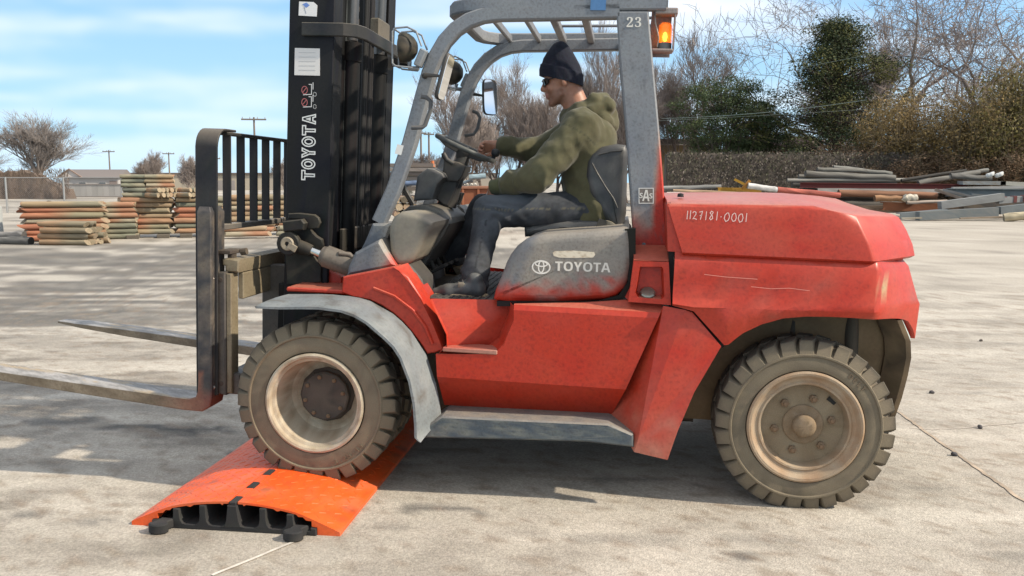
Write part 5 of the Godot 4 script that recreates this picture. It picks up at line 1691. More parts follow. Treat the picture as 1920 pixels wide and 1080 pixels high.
	bt.bar([Vector3(-1.015, 1.3, -0.565), Vector3(-1.024, 1.266, -0.565), Vector3(-1.045, 1.219, -0.565)], 0.004, 0.024, Vector3(1, 0.2, 0), 0.002)
	part("seat_belt", bt, M.cloth, se, 40.0, 0.0, dusty(Color(0.05, 0.05, 0.045), DUST, 0.25))
	var bu := MB.new()
	bu.box(Vector3(-1.061, 1.214, -0.548), Vector3(0.062, 0.032, 0.02), 0.005)
	bu.col = Color(0.5, 0.5, 0.5)
	part("belt_buckle", bu, M.plastic, se, 30.0, 0.0, dusty(Color(0.02, 0.02, 0.02), DUST, 0.05))
	var bp := MB.new()
	bp.box(Vector3(-1.06, 1.212, -0.536), Vector3(0.046, 0.010, 0.008), 0.002)
	part("buckle_plate", bp, M.steel, se, 30.0, 0.0, dusty(Color(0.55, 0.55, 0.54), DUST, 0.1))
	var ret := MB.new()
	ret.prism(PackedVector2Array([Vector2(-1.006, 1.243), Vector2(-0.998, 1.298), Vector2(-0.969, 1.291), Vector2(-0.937, 1.269), Vector2(-0.93, 1.241)]), -0.565, -0.62, 0.01, 2)
	part("belt_reel", ret, M.plastic, se, 40.0, 0.0, dusty(Color(0.13, 0.12, 0.09), DUST, 0.3))
	var pan := MB.new()
	pan.box(Vector3(-1.06, 1.235, MID), Vector3(0.4, 0.05, 0.5), 0.01)
	part("seat_base", pan, M.plastic, se, 30.0, 0.0, dusty_black)

func glyph(ch: String) -> Array:
	if ch == "O":
		var a := PackedVector2Array()
		var b := PackedVector2Array()
		for k in 20:
			var t := TAU * k / 20
			a.push_back(Vector2(0.5 + 0.52 * cos(t), 0.5 + 0.52 * sin(t)))
			b.push_back(Vector2(0.5 + 0.27 * cos(t), 0.5 + 0.29 * sin(t)))
		return [a, b]
	var g := {
		"T": [[0, 1, 1, 1, 1, 0.76, 0.63, 0.76, 0.63, 0, 0.37, 0, 0.37, 0.76, 0, 0.76]],
		"Y": [[0, 1, 0.29, 1, 0.5, 0.64, 0.71, 1, 1, 1, 0.63, 0.42, 0.63, 0, 0.37, 0, 0.37, 0.42]],
		"A": [[0, 0, 0.36, 1, 0.64, 1, 1, 0, 0.74, 0, 0.68, 0.2, 0.32, 0.2, 0.26, 0], [0.39, 0.42, 0.61, 0.42, 0.5, 0.74]],
	}
	var o := []
	for q in g[ch]:
		var w := PackedVector2Array()
		for k in range(0, q.size(), 2): w.push_back(Vector2(q[k], q[k + 1]))
		o.append(w)
	return o

func scrawl(ch: String) -> Array:      # handwritten figures as strokes in a unit box
	var g := {
		"1": [[0.55, 1, 0.42, 0]], "2": [[0.1, 0.75, 0.3, 0.98, 0.6, 0.9, 0.62, 0.65, 0.15, 0.08, 0.35, 0.2, 0.8, 0.02]], "7": [[0.1, 0.9, 0.7, 0.95, 0.35, 0.0], [0.2, 0.5, 0.65, 0.5]],
		"8": [[0.75, 0.9, 0.45, 1.0, 0.25, 0.8, 0.6, 0.5, 0.7, 0.2, 0.4, 0.0, 0.2, 0.2, 0.45, 0.5, 0.75, 0.9]], "0": [[0.5, 0.95, 0.2, 0.75, 0.1, 0.35, 0.35, 0.0, 0.7, 0.1, 0.85, 0.5, 0.7, 0.9, 0.5, 0.95]], ".": [[0.3, 0.42, 0.55, 0.44]],
	}
	var o := []
	for q in g[ch]:
		var w := PackedVector2Array()
		for k in range(0, q.size(), 2): w.push_back(Vector2(q[k], q[k + 1]))
		o.append(w)
	return o

func ellipse(c: Vector2, rx: float, ry: float, n := 28) -> PackedVector2Array:
	var o := PackedVector2Array()
	for k in n: o.push_back(c + Vector2(cos(TAU * k / n) * rx, sin(TAU * k / n) * ry))
	return o

func rect(a: Vector2, b: Vector2) -> PackedVector2Array:
	return PackedVector2Array([a, Vector2(b.x, a.y), b, Vector2(a.x, b.y)])

func flat_mark(called: String, c: Color, m: Material, parent: Node, polys: Array, z: float, thick := 0.0012) -> MeshInstance3D:
	var b := MB.new()
	for q in polys: b.prism(q, z, z + thick)
	return part(called, b, m, parent, 30.0, 0.0, dusty(c, DUST, 0.12, 3.0))

func fork_marks() -> void:
	var white := StandardMaterial3D.new()
	white.resource_name = "white_mark"
	white.albedo_color = Color(0.80, 0.78, 0.74)
	white.roughness = 0.7
	# outlined word up the mast
	var word := MB.new()
	word.col = Color(0.60, 0.60, 0.58)
	var text := "TOYOTA"
	for k in 6:
		for g in glyph(text[k]):
			var w := PackedVector2Array()
			for p in g: w.push_back(Vector2(-2.512 - p.y * 0.068 + (k * 0.058 + p.x * 0.047) * 0.012, 1.456 + k * 0.0575 + p.x * 0.047))
			word.ribbon(w, 0.0065, -0.2785)
	part("lettering", word, M.mark, fork)
	# two warning pictograms above it
	for k in 2:
		var ic := MB.new()
		ic.col = Color(0.55, 0.54, 0.52)
		var y := 1.845 + 0.062 * k
		ic.ribbon(PackedVector2Array([Vector2(-2.545, y + 0.035), Vector2(-2.530, y + 0.035), Vector2(-2.530, y - 0.015), Vector2(-2.575, y - 0.018)]), 0.004, -0.2785, false)
		ic.ribbon(PackedVector2Array([Vector2(-2.522, y + 0.045), Vector2(-2.522, y + 0.01)]), 0.004, -0.2785, false)
		for j in 2: ic.ribbon(ellipse(Vector2(-2.512, y - 0.014 + j * 0.0), 0.008, 0.010, 12), 0.004, -0.2786)
		part("pictogram", ic, M.mark, fork)
		var rd := MB.new()
		rd.col = Color(0.33, 0.10, 0.10)
		rd.ribbon(ellipse(Vector2(-2.567, y + 0.006), 0.015, 0.019, 16), 0.004, -0.2782)
		rd.ribbon(PackedVector2Array([Vector2(-2.577, y - 0.006), Vector2(-2.557, y + 0.018)]), 0.004, -0.2779, false)
		part("pictogram", rd, M.mark, fork)
	var sh := flat_mark("paper_label", Color(0.60, 0.575, 0.55), M.mark, fork, [PackedVector2Array([Vector2(-2.62, 2.123), Vector2(-2.487, 2.122), Vector2(-2.486, 1.987), Vector2(-2.622, 1.987)])], -0.2795)
	var lines := MB.new()
	lines.col = Color(0.42, 0.41, 0.40)
	for k in 5: lines.ribbon(PackedVector2Array([Vector2(-2.60, 2.10 - k * 0.022), Vector2(-2.51, 2.101 - k * 0.022)]), 0.003, -0.2778, false)
	part("print_line", lines, M.mark, fork)
	flat_mark("paper_label", Color(0.68, 0.66, 0.64), M.mark, fork, [PackedVector2Array([Vector2(-2.598, 2.353), Vector2(-2.522, 2.351), Vector2(-2.502, 2.335), Vector2(-2.505, 2.28), Vector2(-2.601, 2.284)])], -0.2795)
	var fg := flat_mark("flag_print", Color(0.10, 0.20, 0.50), M.mark, fork, [PackedVector2Array([Vector2(-2.581, 2.34), Vector2(-2.559, 2.348), Vector2(-2.542, 2.335), Vector2(-2.561, 2.322)])], -0.278, 0.0006)
	var pole := MB.new()
	pole.col = Color(0.15, 0.17, 0.25)
	pole.ribbon(PackedVector2Array([Vector2(-2.573, 2.327), Vector2(-2.561, 2.293)]), 0.003, -0.2776, false)
	part("flag_print", pole, M.mark, fork)
	flat_mark("white_tape", Color(0.66, 0.65, 0.62), M.mark, fork, [PackedVector2Array([Vector2(-2.078, 1.655), Vector2(-2.044, 1.648), Vector2(-2.057, 1.599), Vector2(-2.091, 1.606)])], -0.2995)
	# seat box: ring emblem and the maker's word
	var em := MB.new()
	em.col = Color(0.66, 0.62, 0.56)
	em.ribbon(ellipse(Vector2(-1.293, 1.078), 0.043, 0.031), 0.007, -0.1030)
	em.ribbon(ellipse(Vector2(-1.293, 1.080), 0.013, 0.028), 0.006, -0.1025)
	em.ribbon(ellipse(Vector2(-1.293, 1.094), 0.029, 0.012), 0.006, -0.1020)
	part("emblem", em, M.mark, fork, 30.0, 0.0, tinted(0.25, 3.0))
	lettering("lettering", "TOYOTA", Vector3(-1.0915, 1.088, -0.1035), 0.268, 0.046, white, fork, Basis(Vector3(0, 0, 1), 0.02))
	# post: stencilled number, square badge
	lettering("lettering", "2", Vector3(-0.9265, 2.276, -0.2985), 0.030, 0.047, white, fork, Basis(Vector3(0, 0, 1), 0.02), true, true)
	lettering("lettering", "3", Vector3(-0.887, 2.277, -0.2985), 0.030, 0.047, white, fork, Basis(Vector3(0, 0, 1), 0.02), true, true)
	flat_mark("badge", Color(0.14, 0.115, 0.10), M.mark, fork, [PackedVector2Array([Vector2(-0.839, 1.476), Vector2(-0.769, 1.479), Vector2(-0.765, 1.405), Vector2(-0.835, 1.402)])], -0.2995, 0.0015)
	var fr := MB.new()
	fr.col = Color(0.62, 0.60, 0.56)
	fr.ribbon(PackedVector2Array([Vector2(-0.839, 1.476), Vector2(-0.769, 1.479), Vector2(-0.765, 1.405), Vector2(-0.835, 1.402)]), 0.004, -0.2972)
	part("badge_frame", fr, M.mark, fork)
	var bc := Vector3(-0.802, 1.44, -0.297)
	lettering("badge_letter", "A", bc, 0.036, 0.056, white, fork)
	lettering("badge_letter", "S", bc + Vector3(-0.024, 0, 0), 0.016, 0.026, white, fork)
	lettering("badge_letter", "S", bc + Vector3(0.024, 0, 0), 0.016, 0.026, white, fork)
	for q in [Vector3(-0.8, 1.188, -0.296), Vector3(-0.744, 1.104, -0.015)]:
		pass
	var bolt := MB.new()
	bolt.lathe([Vector2(0, -0.004), Vector2(0.011, -0.004), Vector2(0.011, 0.003), Vector2(0, 0.005)], 10)
	part("bolt", bolt, M.steel, fork, 40.0, 0.0, dusty(Color(0.1, 0.1, 0.11), DUST, 0.1)).position = Vector3(-0.8, 1.196, -0.297)
	# warning strip along the far rail
	flat_mark("warning_strip", Color(0.23, 0.04, 0.04), M.mark, fork, [rect(Vector2(-1.64, 2.300), Vector2(-1.37, 2.318))], flip(-0.298), 0.002)
	for k in 2:
		flat_mark("warning_strip", Color(0.5, 0.48, 0.45), M.mark, fork, [rect(Vector2(-1.60 + k * 0.12, 2.305), Vector2(-1.53 + k * 0.12, 2.313))], flip(-0.2995), 0.002)
	# chalk number along the hood
	var ch := MB.new()
	ch.col = Color(0.60, 0.42, 0.38)
	var num := "1127181.0001"
	var wid := [0.5, 0.5, 1.1, 0.9, 0.7, 1.1, 0.7, 0.7, 1.2, 1.1, 1.1, 0.7]
	var cx := -0.622
	for k in num.length():
		var wch: float = 0.0275 * wid[k]
		for s in scrawl(num[k]):
			var q := PackedVector2Array()
			for p in s: q.push_back(Vector2(cx + p.x * wch * 0.95, 1.345 + 0.001 * k * -0.3 + p.y * 0.040))
			for i in q.size(): q[i].y += 0.004 * nf.get_noise_2d(q[i].x * 30.0, k)
			var zz := MB.new()
			ch.ribbon(q, 0.0036, 0.0, false)
		cx += wch
	# the flank leans in a little at this height; lay the figures on it
	for i in ch.v.size():
		ch.v[i].z = -0.0065 - (ch.v[i].y - 1.335) * 0.115
	part("chalk_number", ch, M.mark, fork)

# ------------------------------------------------------------------ the driver, built in the forklift's own axes
func driver() -> void:
	var base := Vector3(-1.10, 1.25, MID)
	var who := thing("person", "seated driver in black knit hat, sunglasses, olive hoodie and dark jeans, hand on steering wheel", "person", fork.transform * Transform3D(Basis(), base))
	var shift := func(mb: MB) -> void:
		for i in mb.v.size(): mb.v[i] -= base
	# joints
	var hip_n := Vector3(-1.06, 1.345, MID + 0.11)
	var hip_f := Vector3(-1.06, 1.345, MID - 0.11)
	var knee_n := Vector3(-1.635, 1.319, -0.6)
	var knee_f := Vector3(-1.743, 1.313, -1.02)
	var ank_n := Vector3(-1.67, 0.955, -0.38)
	var ank_f := Vector3(-1.93, 1.01, -1.03)
	var waist := Vector3(-1.10, 1.50, MID)
	var chest := Vector3(-1.135, 1.72, MID)
	var sh_n := Vector3(-1.165, 1.795, MID + 0.195)
	var sh_f := Vector3(-1.175, 1.795, MID - 0.195)
	var elb_n := Vector3(-1.386, 1.513, -0.56)
	var wri_n := Vector3(-1.628, 1.449, -0.68)
	var elb_f := Vector3(-1.44, 1.665, -1.12)
	var wri_f := Vector3(-1.655, 1.688, -0.985)
	var neck := Vector3(-1.175, 1.865, MID)
	var head := Vector3(-1.285, 2.055, MID)
	var pit := Basis(Vector3(0, 0, 1), 0.22)      # the head bends forward and down

	# ---- body: one continuous figure, hands and head on finer grids of their own
	var body := MB.new()
	body.begin()
	flesh([[hip_n, hip_f, 0.105, 0.105], [hip_n, waist, 0.10, 0.11], [hip_f, waist, 0.10, 0.11], [waist, chest, 0.11, 0.115], [sh_n, sh_f, 0.07, 0.07], [chest, neck, 0.10, 0.055], [hip_n, knee_n, 0.085, 0.06], [hip_f, knee_f, 0.085, 0.06], [knee_n, ank_n, 0.055, 0.04], [knee_f, ank_f, 0.055, 0.04],
		[sh_n, elb_n, 0.055, 0.042], [elb_n, wri_n, 0.042, 0.03], [sh_f, elb_f, 0.055, 0.042], [elb_f, wri_f, 0.042, 0.03]], 0.016, 0.03, body)
	var hd := []
	var hp := func(f: float, u: float, s: float) -> Vector3: return head + pit * Vector3(-f, u, s)
	hd.append([hp.call(-0.005, 0.035, 0), Vector3(0.098, 0.105, 0.078), pit])
	hd.append([hp.call(0.045, -0.045, 0), Vector3(0.056, 0.082, 0.058), pit])
	hd.append([hp.call(0.02, -0.075, 0.045), hp.call(0.075, -0.112, 0.018), 0.022, 0.018])
	hd.append([hp.call(0.02, -0.075, -0.045), hp.call(0.075, -0.112, -0.018), 0.022, 0.018])
	hd.append([hp.call(0.083, -0.115, 0), Vector3(0.020, 0.018, 0.022), pit])
	hd.append([hp.call(0.096, 0.012, 0), hp.call(0.119, -0.028, 0), 0.010, 0.0135])
	for s in [-1.0, 1.0]:
		hd.append([hp.call(0.108, -0.034, s * 0.012), hp.call(0.103, -0.034, s * 0.014), 0.008, 0.008])
		hd.append([hp.call(0.083, 0.026, s * 0.018), hp.call(0.070, 0.028, s * 0.046), 0.013, 0.012])
		hd.append([hp.call(0.068, -0.03, s * 0.042), Vector3(0.026, 0.026, 0.02), pit])
		hd.append([hp.call(-0.012, -0.015, s * 0.080), Vector3(0.017, 0.031, 0.010), pit * Basis(Vector3.UP, s * 0.35)])
	hd.append([hp.call(0.098, -0.062, -0.018), hp.call(0.098, -0.062, 0.018), 0.0085, 0.0085])
	hd.append([hp.call(0.097, -0.077, -0.015), hp.call(0.097, -0.077, 0.015), 0.0095, 0.0095])
	hd.append([hp.call(-0.035, -0.055, 0), neck, 0.060, 0.068])
	hd.append([hp.call(0.0, -0.07, 0), neck + Vector3(-0.02, 0.0, 0), 0.045, 0.055])
	flesh(hd, 0.005, 0.016, body)
	# far hand closed round the knob on the wheel, near hand resting on the thigh
	hand(body, wri_f, Vector3(-1.0, -0.14, 0.12).normalized(), Vector3(0.05, -0.5, 0.85).normalized(), 1.0)
	hand(body, wri_n, Vector3(-0.45, -0.80, -0.40).normalized(), Vector3(0.7, -0.5, -0.4).normalized(), -1.0)
	body.end()
	shift.call(body)
	part("body", body, M.skin, who, 179.0, 0.0, func(p: Vector3, n: Vector3, _c: Color) -> Color:
		var q := pit.transposed() * (p + base - head)
		var o := Color(0.30, 0.135, 0.082).lerp(Color(0.36, 0.175, 0.11), clampf(0.5 + nf.get_noise_3dv(p * 30.0), 0, 1))
		if q.y > -0.4 and p.y > 0.5:
			var beard := smoothstep(-0.035, -0.06, q.y) * smoothstep(-0.03, 0.02, -q.x) * smoothstep(-0.14, -0.12, q.y)
			o = o.lerp(Color(0.16, 0.085, 0.06), 0.62 * beard)
			var lip := smoothstep(0.018, 0.008, absf(q.y + 0.069)) * smoothstep(0.085, 0.10, -q.x)
			o = o.lerp(Color(0.34, 0.13, 0.11), 0.7 * lip)
			o = o.lerp(Color(0.03, 0.022, 0.018), 0.8 * smoothstep(-0.02, 0.02, q.x) * smoothstep(-0.05, 0.02, q.y) * smoothstep(0.07, 0.05, absf(q.z) - 0.01))
		return o)

	# ---- hoodie
	var hoodie := MB.new()
	hoodie.begin()
	flesh([
		[hip_n + Vector3(0.0, 0.0, -0.01), hip_f + Vector3(0.0, 0.0, 0.01), 0.155, 0.155], [Vector3(-1.10, 1.47, MID + 0.075), Vector3(-1.10, 1.47, MID - 0.075), 0.158, 0.158],
		[Vector3(-1.115, 1.58, MID + 0.085), Vector3(-1.13, 1.71, MID + 0.095), 0.150, 0.142], [Vector3(-1.115, 1.58, MID - 0.085), Vector3(-1.13, 1.71, MID - 0.095), 0.150, 0.142],
		[Vector3(-1.075, 1.74, MID + 0.08), Vector3(-1.075, 1.74, MID - 0.08), 0.105, 0.105],
		[sh_n + Vector3(0, 0, -0.015), sh_f + Vector3(0, 0, 0.015), 0.092, 0.092], [sh_n + Vector3(0.01, -0.01, 0), elb_n, 0.100, 0.082], [elb_n, elb_n.lerp(wri_n, 0.55), 0.080, 0.060], [elb_n.lerp(wri_n, 0.55), wri_n + Vector3(0.03, 0, 0), 0.062, 0.044],
		[sh_f, elb_f, 0.100, 0.078], [elb_f, wri_f + Vector3(0.03, 0, 0), 0.074, 0.055],
		[Vector3(-1.18, 1.85, MID + 0.085), Vector3(-1.11, 1.925, MID + 0.070), 0.046, 0.042], [Vector3(-1.18, 1.85, MID - 0.085), Vector3(-1.11, 1.925, MID - 0.070), 0.046, 0.042],
		[Vector3(-1.185, 1.89, MID + 0.075), Vector3(-1.25, 1.865, MID), 0.036, 0.034], [Vector3(-1.185, 1.89, MID - 0.075), Vector3(-1.25, 1.865, MID), 0.036, 0.034], [Vector3(-1.21, 1.83, MID + 0.05), Vector3(-1.21, 1.83, MID - 0.05), 0.06, 0.06]], 0.0105, 0.040, hoodie)
	# the hood, thrown back in thick rolls
	flesh([
		[Vector3(-1.175, 1.885, MID + 0.085), Vector3(-1.10, 1.945, MID + 0.072), 0.030, 0.036], [Vector3(-1.175, 1.885, MID - 0.085), Vector3(-1.10, 1.945, MID - 0.072), 0.030, 0.036],
		[Vector3(-1.10, 1.945, MID + 0.072), Vector3(-1.055, 1.955, MID), 0.036, 0.036], [Vector3(-1.10, 1.945, MID - 0.072), Vector3(-1.055, 1.955, MID), 0.036, 0.036],
		[Vector3(-1.115, 1.885, MID + 0.095), Vector3(-1.03, 1.915, MID + 0.055), 0.044, 0.046], [Vector3(-1.115, 1.885, MID - 0.095), Vector3(-1.03, 1.915, MID - 0.055), 0.044, 0.046],
		[Vector3(-1.03, 1.915, MID + 0.055), Vector3(-1.03, 1.915, MID - 0.055), 0.048, 0.048], [Vector3(-1.055, 1.835, MID + 0.085), Vector3(-1.01, 1.825, MID), 0.046, 0.050], [Vector3(-1.055, 1.835, MID - 0.085), Vector3(-1.01, 1.825, MID), 0.046, 0.050],
		[Vector3(-1.03, 1.87, MID), Vector3(-1.02, 1.79, MID), 0.06, 0.045]], 0.009, 0.014, hoodie)
	hoodie.end()
	var fold := FastNoiseLite.new()
	fold.seed = 77
	fold.frequency = 1.0
	fold.fractal_octaves = 2
	for i in hoodie.v.size():      # the cloth hangs in folds: across the sleeves at elbow and cuff, slanting over the back and belly
		var p := hoodie.v[i]
		var along := (p - elb_n).length()
		var ph := p.x * 52.0 + p.y * 30.0 + 5.0 * fold.get_noise_3dv(p * 3.0)
		var w := (0.5 - pow(absf(sin(ph * 0.5)), 0.6)) * 0.013
		var k := smoothstep(0.20, 0.05, along) + 0.9 * smoothstep(0.20, 0.05, (p - elb_f).length()) + 0.7 * smoothstep(1.62, 1.45, p.y)
		var s := (0.5 - pow(absf(sin((p.x * 0.8 + p.y) * 20.0 + 3.0 * fold.get_noise_3dv(p * 2.5))), 0.6)) * 0.013 * smoothstep(0.25, 0.08, (p - Vector3(-1.06, 1.62, p.z)).length())
		var d := (p - Vector3(-1.12, p.y, MID)).normalized()
		hoodie.v[i] = p + d * (w * minf(k, 1.3) + s) + Vector3(fold.get_noise_3dv(p * 9.0), fold.get_noise_3dv(p * 9.0 + Vector3.ONE * 7.0), fold.get_noise_3dv(p * 9.0 + Vector3.ONE * 3.0)) * 0.009
	shift.call(hoodie)
	part("hoodie", hoodie, M.cloth, who, 179.0, 0.0, func(p: Vector3, n: Vector3, _c: Color) -> Color:
		var w := p + base
		var k := clampf(0.5 + 0.4 * nz.get_noise_3dv(p * 4.0) + 0.3 * nf.get_noise_3dv(p * 30.0), 0, 1)
		var o := Color(0.072, 0.068, 0.031).lerp(Color(0.118, 0.108, 0.055), k)
		var seam := smoothstep(0.006, 0.002, absf((w - sh_n).dot(Vector3(-0.45, -0.85, 0.25)) - 0.055)) * smoothstep(0.16, 0.12, (w - sh_n).length())
		o = o.lerp(Color(0.03, 0.034, 0.016), 0.75 * seam)
		return o)
	for side in 2:
		var cuff := MB.new()
		var a := wri_n if side == 0 else wri_f
		var e := elb_n if side == 0 else elb_f
		var d := (e - a).normalized()
		var ring := [a + d * 0.065, a + d * 0.055, a + d * 0.02, a - d * 0.005, a - d * 0.008]
		cuff.tube(ring, [0.044, 0.046, 0.0455, 0.044, 0.038], 18)
		shift.call(cuff)
		part("hoodie_cuff", cuff, M.cloth, who, 60.0, 0.0, dusty(Color(0.075, 0.078, 0.034), Color(0.13, 0.13, 0.06), 0.4, 4.0))
	var cord := MB.new()
	cord.tube([Vector3(-1.252, 1.85, MID + 0.05), Vector3(-1.285, 1.80, MID + 0.055), Vector3(-1.30, 1.75, MID + 0.05), Vector3(-1.29, 1.70, MID + 0.04)], 0.0045, 6)
	shift.call(cord)
	part("hoodie_cord", cord, M.cloth, who, 60.0, 0.0, dusty(Color(0.03, 0.035, 0.02), DUST, 0.05))

	# ---- jeans
	var jeans := MB.new()
	jeans.begin()
	flesh([[hip_n, hip_f, 0.135, 0.135], [hip_n, knee_n, 0.108, 0.086], [hip_f, knee_f, 0.108, 0.084], [knee_n, ank_n + Vector3(0, 0.03, 0), 0.080, 0.066], [knee_f, ank_f, 0.078, 0.062], [ank_n + Vector3(0.005, 0.06, 0), ank_n + Vector3(0.008, -0.01, 0), 0.066, 0.070]], 0.0105, 0.03, jeans)
	jeans.end()
	for i in jeans.v.size():
		var p := jeans.v[i]
		var k := smoothstep(0.20, 0.03, (p - knee_n - Vector3(0.06, -0.04, 0)).length()) + 1.25 * smoothstep(0.17, 0.04, (p - ank_n).length()) + 0.8 * smoothstep(0.22, 0.05, (p - hip_n).length())
		var w := sin(p.y * 95.0 + p.x * 40.0 + 6.0 * fold.get_noise_3dv(p * 4.0)) * 0.0055 * k
		jeans.v[i] = p + Vector3(signf(p.x + 1.72) * 0.6 if p.y < 1.3 else 0.0, 0.0 if p.y < 1.3 else 0.7, 0.8) * w + Vector3(fold.get_noise_3dv(p * 8.0), fold.get_noise_3dv(p * 8.0 + Vector3.ONE * 3.0), fold.get_noise_3dv(p * 8.0 + Vector3.ONE * 9.0)) * 0.008
	shift.call(jeans)
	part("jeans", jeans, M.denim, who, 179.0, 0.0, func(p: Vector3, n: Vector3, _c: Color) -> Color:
		var w := p + base
		var k := clampf(0.4 + 0.9 * nz.get_noise_3dv(p * 7.0) + 0.4 * nf.get_noise_3dv(p * 40.0), 0, 1)
		var o := Color(0.030, 0.033, 0.039).lerp(Color(0.068, 0.073, 0.082), k)
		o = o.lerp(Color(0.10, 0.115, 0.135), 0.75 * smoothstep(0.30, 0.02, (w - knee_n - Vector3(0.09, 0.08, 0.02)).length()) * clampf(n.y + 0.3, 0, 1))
		var line := (w - hip_n).dot((knee_n - hip_n).normalized())
		var off := w.y - lerpf(hip_n.y, knee_n.y, clampf(line / 0.6, 0, 1))
		if w.y > 1.3 and w.z > MID + 0.1 and absf(off - 0.012) < 0.004 and fmod(absf(w.x) * 60.0, 1.0) < 0.62: o = Color(0.12, 0.11, 0.085)
		if w.y < 1.28 and w.z > MID + 0.2 and absf(w.x - lerpf(ank_n.x, knee_n.x, (w.y - ank_n.y) / (knee_n.y - ank_n.y)) - 0.005) < 0.0035: o = o.lerp(Color(0.012, 0.014, 0.018), 0.8)
		return o)

	# ---- shoes
	for side in 2:
		var so := Node3D.new()
		so.name = "shoe"
		so.transform = Transform3D(Basis(Vector3(0, 0, 1), 0.02), Vector3(-1.636, 0.87, -0.33) - base) if side == 0 else Transform3D(Basis(Vector3(0, 0, 1), -0.35), Vector3(-1.90, 0.955, -1.03) - base)
		who.add_child(so, true)
		var up := MB.new()
		up.begin()
		flesh([[Vector3(0.0, 0.05, 0), Vector3(-0.06, 0.055, 0), 0.040, 0.044], [Vector3(-0.06, 0.05, 0), Vector3(-0.16, 0.035, 0.004), 0.045, 0.040], [Vector3(-0.16, 0.032, 0.004), Vector3(-0.225, 0.024, 0.0), 0.040, 0.030], [Vector3(-0.01, 0.05, 0), Vector3(-0.02, 0.10, 0), 0.042, 0.045]], 0.007, 0.02, up)
		up.end()
		for i in up.v.size():
			if up.v[i].y < 0.012: up.v[i].y = 0.012
		part("upper", up, M.leather, so, 179.0, 0.0, func(p: Vector3, n: Vector3, _c: Color) -> Color:
			var k := clampf(0.3 + nz.get_noise_3dv(p * 12.0) + 0.5 * n.y, 0, 1)
			return Color(0.05, 0.054, 0.056).lerp(Color(0.14, 0.136, 0.128), k * 0.7))
		var sole := PackedVector2Array()
		for k in 24:
			var a := TAU * k / 24
			var w := 0.042 - 0.006 * smoothstep(0.2, 0.9, cos(a)) + 0.004 * smoothstep(0.0, -0.6, cos(a))
			sole.push_back(Vector2(-0.11 + cos(a) * 0.158, sin(a) * w * (1.0 - 0.12 * absf(cos(a)))))
		var sl := MB.new()
		sl.xf = Transform3D(Basis(Vector3.RIGHT, -PI / 2), Vector3(0, 0.0, 0))
		sl.prism(MB.inset(MB.ccw(sole), -0.004), 0.0, 0.030, 0.005)
		part("sole", sl, M.rubber, so, 40.0, 0.0, dusty(Color(0.34, 0.255, 0.15), Color(0.46, 0.38, 0.26), 0.6, 6.0))
		if side == 0:
			var lace := MB.new()
			for k in 3: lace.tube([Vector3(-0.075 - k * 0.022, 0.088 - k * 0.010, 0.03), Vector3(-0.085 - k * 0.022, 0.098 - k * 0.011, 0.0), Vector3(-0.075 - k * 0.022, 0.088 - k * 0.010, -0.03)], 0.004, 5)
			lace.box(Vector3(-0.085, 0.075, 0.038), Vector3(0.035, 0.03, 0.012), 0.005)
			part("laces", lace, M.cloth, so, 60.0, 0.0, dusty(Color(0.20, 0.18, 0.14), DUST, 0.3))

	# ---- knit hat with a turned-up rim
	var hat := MB.new()
	var rings := []
	for q in [[-0.004, 0.117, 0.089, 2.052, 1], [0.0, 0.124, 0.094, 2.050, 1], [0.0, 0.1255, 0.095, 2.085, 1], [0.001, 0.123, 0.093, 2.112, 1], [0.001, 0.116, 0.088, 2.119, 0.9], [0.001, 0.113, 0.086, 2.128, 0.8], [-0.002, 0.103, 0.080, 2.155, 0.6], [-0.006, 0.084, 0.070, 2.188, 0.4], [-0.009, 0.064, 0.056, 2.218, 0.2], [-0.011, 0.044, 0.042, 2.244, 0.1], [-0.012, 0.030, 0.030, 2.258, 0.0], [-0.013, 0.014, 0.014, 2.266, 0.0]]:
		var ring := []
		for k in 36:
			var a := TAU * k / 36
			var r := 1.0 + 0.012 * sin(a * 36.0) + 0.03 * fold.get_noise_2d(cos(a) * 1.5 + q[3] * 9.0, sin(a) * 1.5)
			ring.append(Vector3(-1.293 + q[0] + cos(a) * q[1] * r, q[3] - cos(a) * 0.026 * q[4], MID + sin(a) * q[2] * r))
		rings.append(ring)
	hat.loft(rings)
	shift.call(hat)
	part("knit_hat", hat, M.knit, who, 50.0, 0.012, func(p: Vector3, n: Vector3, _c: Color) -> Color:
		var a := atan2(p.z, p.x + 0.193)
		var k := 0.5 + 0.5 * sin(a * 70.0)
		return Color(0.005, 0.007, 0.016).lerp(Color(0.011, 0.015, 0.032), k * (0.7 + 0.5 * nf.get_noise_3dv(p * 30.0))))

	# ---- sunglasses
	var gl := MB.new()
	for s in [-1.0, 1.0]:
		var fr := []
		for q in [[0.112, 0.012, 0.008], [0.104, 0.018, 0.034], [0.085, 0.016, 0.060], [0.072, 0.012, 0.070]]: fr.append([hp.call(q[0], q[1] + 0.002, s * q[2]), hp.call(q[0] + 0.002, q[1] - 0.030 if q[2] < 0.065 else q[1] - 0.016, s * q[2] * 0.97)])
		for k in fr.size() - 1:
			gl.quad(fr[k][0], fr[k + 1][0], fr[k + 1][1], fr[k][1])
			gl.quad(fr[k + 1][0] + pit * Vector3(0.003, 0, 0), fr[k][0] + pit * Vector3(0.003, 0, 0), fr[k][1] + pit * Vector3(0.003, 0, 0), fr[k + 1][1] + pit * Vector3(0.003, 0, 0))
	shift.call(gl)
	part("sunglasses", gl, M.glossy_black, who, 30.0, 0.0, dusty(Color(0.008, 0.008, 0.009), DUST, 0.0))
	var tm := MB.new()
